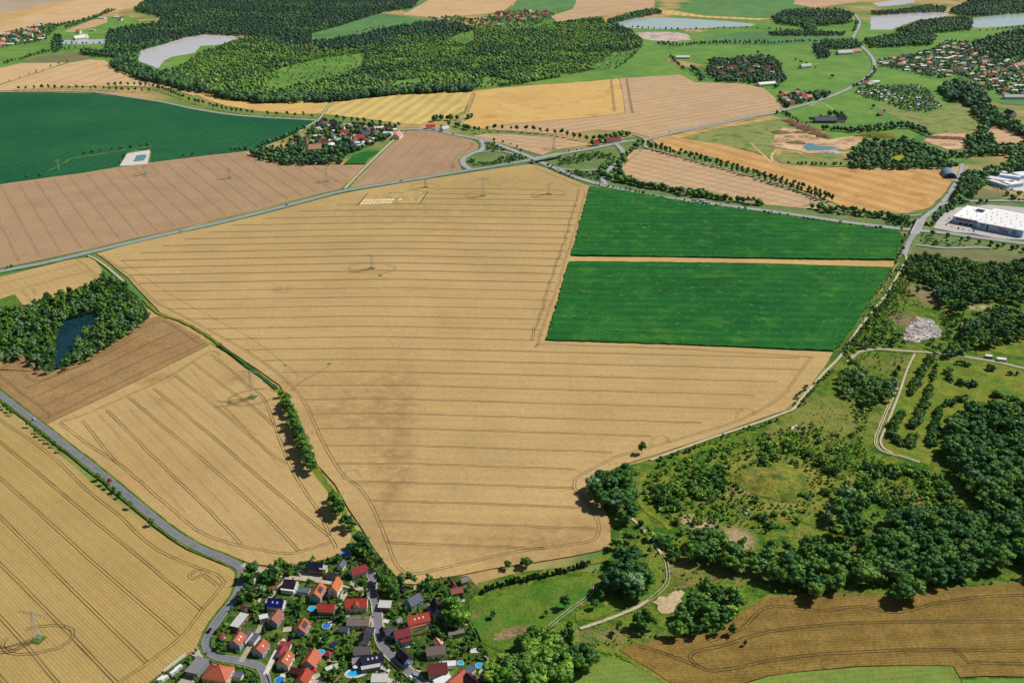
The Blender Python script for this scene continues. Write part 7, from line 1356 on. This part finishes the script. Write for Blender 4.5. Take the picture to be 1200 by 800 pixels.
for q, sp, h in (([(960, 151), (985, 154), (1010, 152), (1035, 149), (1060, 147), (1085, 155)], 7, (7, 10)), ([(990, 156), (1020, 154), (1050, 151), (1070, 152), (1088, 160)], 7, (7, 10)), ([(905, 134), (918, 133), (925, 137)], 10, (5, 8)), ([(918, 133), (935, 143), (950, 149)], 8, (3, 6)),
                 ([(920, 192), (960, 193.5), (1000, 194), (1040, 194)], 8, (4, 7)), ([(0, 76), (25, 70), (45, 64), (60, 61), (85, 58)], 11, (7, 11)), ([(60, 32), (90, 27), (115, 20), (128, 13)], 9, (8, 12)), ([(75, 34), (100, 26), (120, 18), (135, 13)], 10, (7, 11)), ([(72, 52), (90, 52), (118, 52)], 14, (5, 8)), ([(60, 58), (78, 58), (100, 57)], 16, (6, 9)),
                 ([(735, 32.5), (770, 35), (820, 35.5), (850, 34), (880, 34), (930, 37)], 17, (5, 9)), ([(768, 52), (790, 55), (815, 53), (840, 52), (870, 52), (900, 52), (935, 50), (960, 50)], 10, (7, 11)), ([(770, 50), (800, 53), (850, 50), (900, 50)], 13, (7, 10)), ([(1055, 35.5), (1080, 34), (1120, 36), (1140, 37)], 14, (6, 10)), ([(1140, 37), (1165, 36), (1200, 32)], 22, (6, 9)),
                 ([(785, 66), (793, 75), (802, 82)], 8, (6, 9)), ([(810, 80), (820, 88), (824, 95)], 8, (8, 12)), ([(1025, 78), (1024, 86), (1015, 95), (1000, 103)], 12, (6, 9)), ([(720, 82), (735, 72), (747, 60)], 14, (5, 8)), ([(20, 209), (45, 207)], 14, (4, 6)), ([(88, 183), (120, 177), (150, 174), (175, 171)], 15, (3, 6)), ([(140, 193), (147, 181)], 9, (3, 5)), ([(210, 183), (228, 181)], 10, (3, 5)), ([(266, 175), (280, 176), (292, 176)], 8, (5, 8)),
                 ([(930, 70), (950, 79), (962, 82)], 18, (5, 9)), ([(1000, 38), (1005, 26)], 10, (6, 9)), ([(985, 30), (1000, 26)], 10, (6, 9)), ([(0, 318), (22, 313)], 7, (4, 6)), ([(415, 40), (440, 33), (455, 31)], 20, (5, 8)), ([(548, 140), (552, 138)], 5, (9, 11)), ([(610, 88), (620, 90)], 20, (6, 8)), ([(640, 183), (660, 179), (680, 176), (690, 175)], 12, (2, 4)), ([(565, 163), (600, 170), (612, 178)], 22, (3, 6)), ([(510, 153), (522, 149)], 20, (4, 7)),
                 ([(505, 144), (515, 141), (528, 141), (538, 140)], 9, (9, 13)), ([(520, 147), (534, 148), (548, 152), (560, 153)], 10, (8, 11)), ([(1130, 240), (1138, 245)], 15, (4, 6)), ([(1060, 255), (1066, 262)], 9, (5, 8)), ([(1045, 311), (1052, 300), (1056, 290), (1062, 275)], 12, (3, 5)), ([(355, 150), (340, 159), (320, 167), (300, 173)], 10, (5, 9)), ([(300, 187), (330, 191), (365, 192), (400, 191)], 8, (7, 10)), ([(290, 181), (315, 186), (350, 189), (385, 188), (408, 181)], 8, (7, 11))):
    for x, y in along(q, sp, rg, 1.8): add_tree(x, y, rg.uniform(*h), rg.uniform(.95, 1.3), 'broad', rg.choice(['leaf_far_dark', 'leaf_far', 'leaf_far']), FW, 'far woodland')
# trees about the lone farm and the depot
for x, y, h in ((962, 139.5, 9), (972, 136, 11), (981, 137, 11), (984, 140, 10), (988, 139, 11), (986, 136, 10), (990, 141, 9)):
    g = G(x, y); add_tree(g.x, g.y, h, 1.2, 'broad', D, FW, 'far woodland')
fwood([(1146, 200), (1165, 196), (1190, 188), (1260, 192), (1260, 200), (1192, 199), (1168, 204), (1156, 208)], 8, (6, 10), ['leaf_far', D], 161)
fwood([(1176, 226), (1200, 224), (1260, 226), (1260, 234), (1186, 234)], 9, (6, 9), ['leaf_far', D], 162, 0, (), .3)
fwood([(1132, 236), (1120, 241), (1106, 246), (1096, 254), (1088, 263), (1093, 264), (1102, 254), (1116, 245)], 7, (4, 7), ['leaf_far', D], 163)
VILL = dict(right=[(1028, 72), (1060, 66), (1090, 60), (1110, 48), (1150, 52), (1170, 62), (1240, 66), (1240, 124), (1196, 118), (1170, 112), (1150, 105), (1140, 94), (1120, 89), (1100, 93), (1075, 88), (1050, 82), (1030, 79)],
            left=[(-20, 46), (0, 41), (25, 35), (45, 30), (60, 29), (73, 30), (62, 38), (54, 48), (30, 52), (10, 55), (0, 57), (-20, 60)],
            church=[(352, 165), (366, 152), (376, 143), (386, 142), (400, 146), (465, 150), (464, 159), (440, 170), (413, 179), (395, 182), (366, 182), (342, 178)],
            north=[(503, 21), (535, 19.5), (550, 24), (562, 22), (585, 15), (620, 12.5), (650, 15), (650, 20), (630, 30), (600, 34), (580, 34), (560, 33), (548, 28), (510, 25)],
            meadow=[(833, 71), (850, 71), (880, 68), (900, 66), (915, 78), (920, 95), (910, 104), (890, 99), (865, 97), (835, 96), (828, 85)],
            cross=[(913, 112), (935, 109), (955, 111), (972, 110), (970, 115), (946, 121), (922, 126), (912, 121)])
for k, s in (('right', 131), ('left', 132), ('church', 133), ('north', 134), ('meadow', 135), ('cross', 136)):
    for x, y in scatter(VILL[k], 9.2 if k != 'north' else 14, random.Random(s), pad=2.2):
        if rg.random() < .75: add_tree(x, y, rg.uniform(4, 8) + (3 if k in ('meadow', 'church', 'cross') else 0), 1.25, 'broad', rg.choice(['leaf_far_dark', 'leaf_far', 'leaf_far_dark']), FW, 'far woodland')
fwood([(292, 178), (320, 168), (350, 158), (362, 160), (352, 176), (340, 180), (405, 184), (400, 191), (345, 192.5), (312, 188)], 10, (6, 10), ['leaf_far', 'leaf_far_dark'], 137, 0, [[(300, 181), (318, 179), (322, 184), (312, 186)]])
ALLOT = [(1000, 110), (1008, 103), (1040, 101), (1075, 100), (1088, 106), (1100, 122), (1106, 128), (1085, 132), (1062, 131), (1040, 122), (1016, 116)]
shrubs([p for p in scatter(ALLOT, 7, random.Random(63), pad=1.5) if rg.random() < .85], (2.5, 6), ['leaf_far', 'leaf_far_dark', MI], 'bush in the allotment gardens below the large village', 'bushes in the allotment gardens', rg)
# ---- build: the largest as single trees, everything smaller as one mass
def mass(name, items, protos, leafs, base_h, kind='stuff'):
    Vs, Ts, Qs, mt, mq, tn = [], [], [], [], [], []; nv = 0; rs = np.random.RandomState(3); mats = sorted(set(leafs)); 
    by = {}
    for it in items: by.setdefault((it[3], it[4]), []).append(it)
    for (lf, pi), L in sorted(by.items()):
        v, t, q = protos[pi]; n = len(L); a = np.array([(x[0], x[1], x[2], x[5], x[6]) for x in L])
        an = rs.uniform(0, 2 * PI, n); s = a[:, 2] / base_h[pi]; w = s * a[:, 3]
        X = v[None, :, 0] * w[:, None]; Y = v[None, :, 1] * w[:, None]; Zz = v[None, :, 2] * s[:, None]
        ca, sa = np.cos(an)[:, None], np.sin(an)[:, None]
        VV = np.stack([X * ca - Y * sa + a[:, 0:1], X * sa + Y * ca + a[:, 1:2], Zz], 2).reshape(-1, 3)
        offs = (np.arange(n) * len(v))[:, None, None]
        Vs.append(VV); Ts.append((t[None] + offs).reshape(-1, 3) + nv); Qs.append((q[None] + offs).reshape(-1, 4) + nv)
        mi = mats.index(lf); mt.append(np.full(n * len(t), mi)); mq.append(np.full(n * len(q), mi)); tn.append(np.repeat(rs.uniform(0, 1, n), len(v))); nv += len(VV)
    me = np_mesh(name, np.concatenate(Vs), np.concatenate(Ts), np.concatenate(Qs), [M[m] for m in mats], np.concatenate(mt), np.concatenate(mq), np.concatenate(tn))
    return tag(link(name, me), kind=kind)
def place(c, i):
    s, x, y, h, wf, kind, leaf, label, group = c
    nm = {'broad': 'broadleaf_tree', 'conifer': 'conifer', 'poplar': 'poplar'}[kind]; H0 = {'broad': 12.0, 'conifer': 14.0, 'poplar': 16.0}[kind]
    t = empty(nm, (x, y, 0), (i * 2.399) % 6.28); k = h / H0; t.scale = (k * wf, k * wf, k)
    if kind == 'broad': tm, cm = trunk_me[i % 3], broad_me[i % 6]
    elif kind == 'poplar': tm, cm = ptrunk_me, popl_me[i % 2]
    else: tm, cm = ctrunk_me, conif_me[i % 3]
    link('trunk', tm, t); o = link('crown', cm, t); set_mat(o, leaf); tag(t, label, 'tree', group)
lone = [c for c in CAND if c[8] is None]; rest = sorted([c for c in CAND if c[8] is not None], key=lambda c: -c[0])
broads = [c for c in rest if c[5] == 'broad']; others = [c for c in rest if c[5] != 'broad' and c[7] != FW]; small = [c for c in rest if c[5] != 'broad' and c[7] == FW]
nb = 296 - len(lone)
for i, c in enumerate(lone + broads[:nb] + others): place(c, i)
near, far = [], []
for i, c in enumerate(broads[nb:] + small):
    it = (c[1], c[2], c[3], c[6])
    if c[5] == 'conifer': far.append(it + (6 + i % 3, c[4] * .9, 0))
    elif c[0] > 8.5 or c[2] < 1100: near.append(it + (i % 5, c[4], 0))
    else: far.append(it + (i % 6, c[4], 0))
print('TREES', len(lone), len(broads), len(others), len(near), len(far))
far = [(f[0], f[1], f[2], f[3], (3 + f[4] % 3) if (f[4] < 6 and f[1] > 2300) else (f[4] % 3 if f[4] < 6 else f[4]), f[5], f[6]) for f in far]
items = [(a[0], a[1], a[2], a[3], a[4] + 9, a[5], a[6]) for a in near] + far
mass('distant_woodland', items, FARB + FARC + MIDB, [a[3] for a in items], [12] * 6 + [15] * 3 + [12] * 5)
SHR.sort(key=lambda c: -c[0]); NS = 296
for i, (s, x, y, h, wf, leaf, label, group) in enumerate(SHR[:NS]):
    k = h / 3.0; o = link('shrub', shrub_me[i % 5], None, (x, y, 0), (i * 2.399) % 6.28, (k * wf, k * wf, k)); set_mat(o, leaf); tag(o, label, 'bush', group)
print('SHRUBS', len(SHR))
it = [(c[1], c[2], c[3], c[5], i % 4, c[4], 0) for i, c in enumerate(SHR[NS:])]
mass('scrub', it, MINI, [a[3] for a in it], [3] * 4)
HAZE = 0.5e-5
# ------------------------------------------------------------------ camera, light, view
cam = bpy.data.cameras.new('camera'); co = bpy.data.objects.new('camera', cam); C.objects.link(co)
co.location = (0, 0, CH); co.rotation_euler = (PI / 2 - P, 0, 0); cam.sensor_width = 36; cam.lens = F / 1200 * 36; cam.clip_start = 1; cam.clip_end = 60000
SC.camera = co
w = bpy.data.worlds.new('World'); SC.world = w; w.use_nodes = True; nt = w.node_tree
sky = nt.nodes.new('ShaderNodeTexSky'); sky.sky_type = 'NISHITA'; sky.sun_disc = False; sky.sun_elevation = SUN_EL; sky.sun_rotation = SUN_AZ; sky.altitude = 400; sky.air_density = 1.0; sky.dust_density = 1.0
bg = nt.nodes['Background']; nt.links.new(sky.outputs[0], bg.inputs[0]); bg.inputs[1].default_value = .052
l = bpy.data.lights.new('sun', 'SUN'); l.energy = 4.5; l.angle = math.radians(.5); l.color = (1.0, .965, .915)
so = bpy.data.objects.new('sun', l); C.objects.link(so); so.location = (500, 300, 900)
sd = Vector((math.cos(SUN_EL) * math.sin(SUN_AZ), math.cos(SUN_EL) * math.cos(SUN_AZ), math.sin(SUN_EL))); so.rotation_euler = sd.to_track_quat('Z', 'Y').to_euler()
SC.render.engine = 'CYCLES'; SC.cycles.max_bounces = 4; SC.cycles.diffuse_bounces = 2; SC.cycles.glossy_bounces = 2; SC.cycles.transmission_bounces = 1
SC.view_settings.view_transform = 'Standard'; SC.view_settings.look = 'None'; SC.view_settings.exposure = -.10; SC.view_settings.gamma = 1; SC.view_settings.use_curve_mapping = False

# ------------------------------------------------------------------ thin summer air
mb = MB(); mb.box((0, 4900, (450 - 1.25) / 2), (18400, 14600, 450 + 1.25)); hz = NT('haze'); hz.n.remove(hz.b); pv = hz.N('ShaderNodeVolumePrincipled')
pv.inputs['Color'].default_value = (.80, .88, 1.0, 1); pv.inputs['Density'].default_value = HAZE; pv.inputs['Anisotropy'].default_value = .2; hz.L(pv.outputs[0], hz.out.inputs['Volume'])
tag(mb.build('haze', hz.mat), kind='stuff')
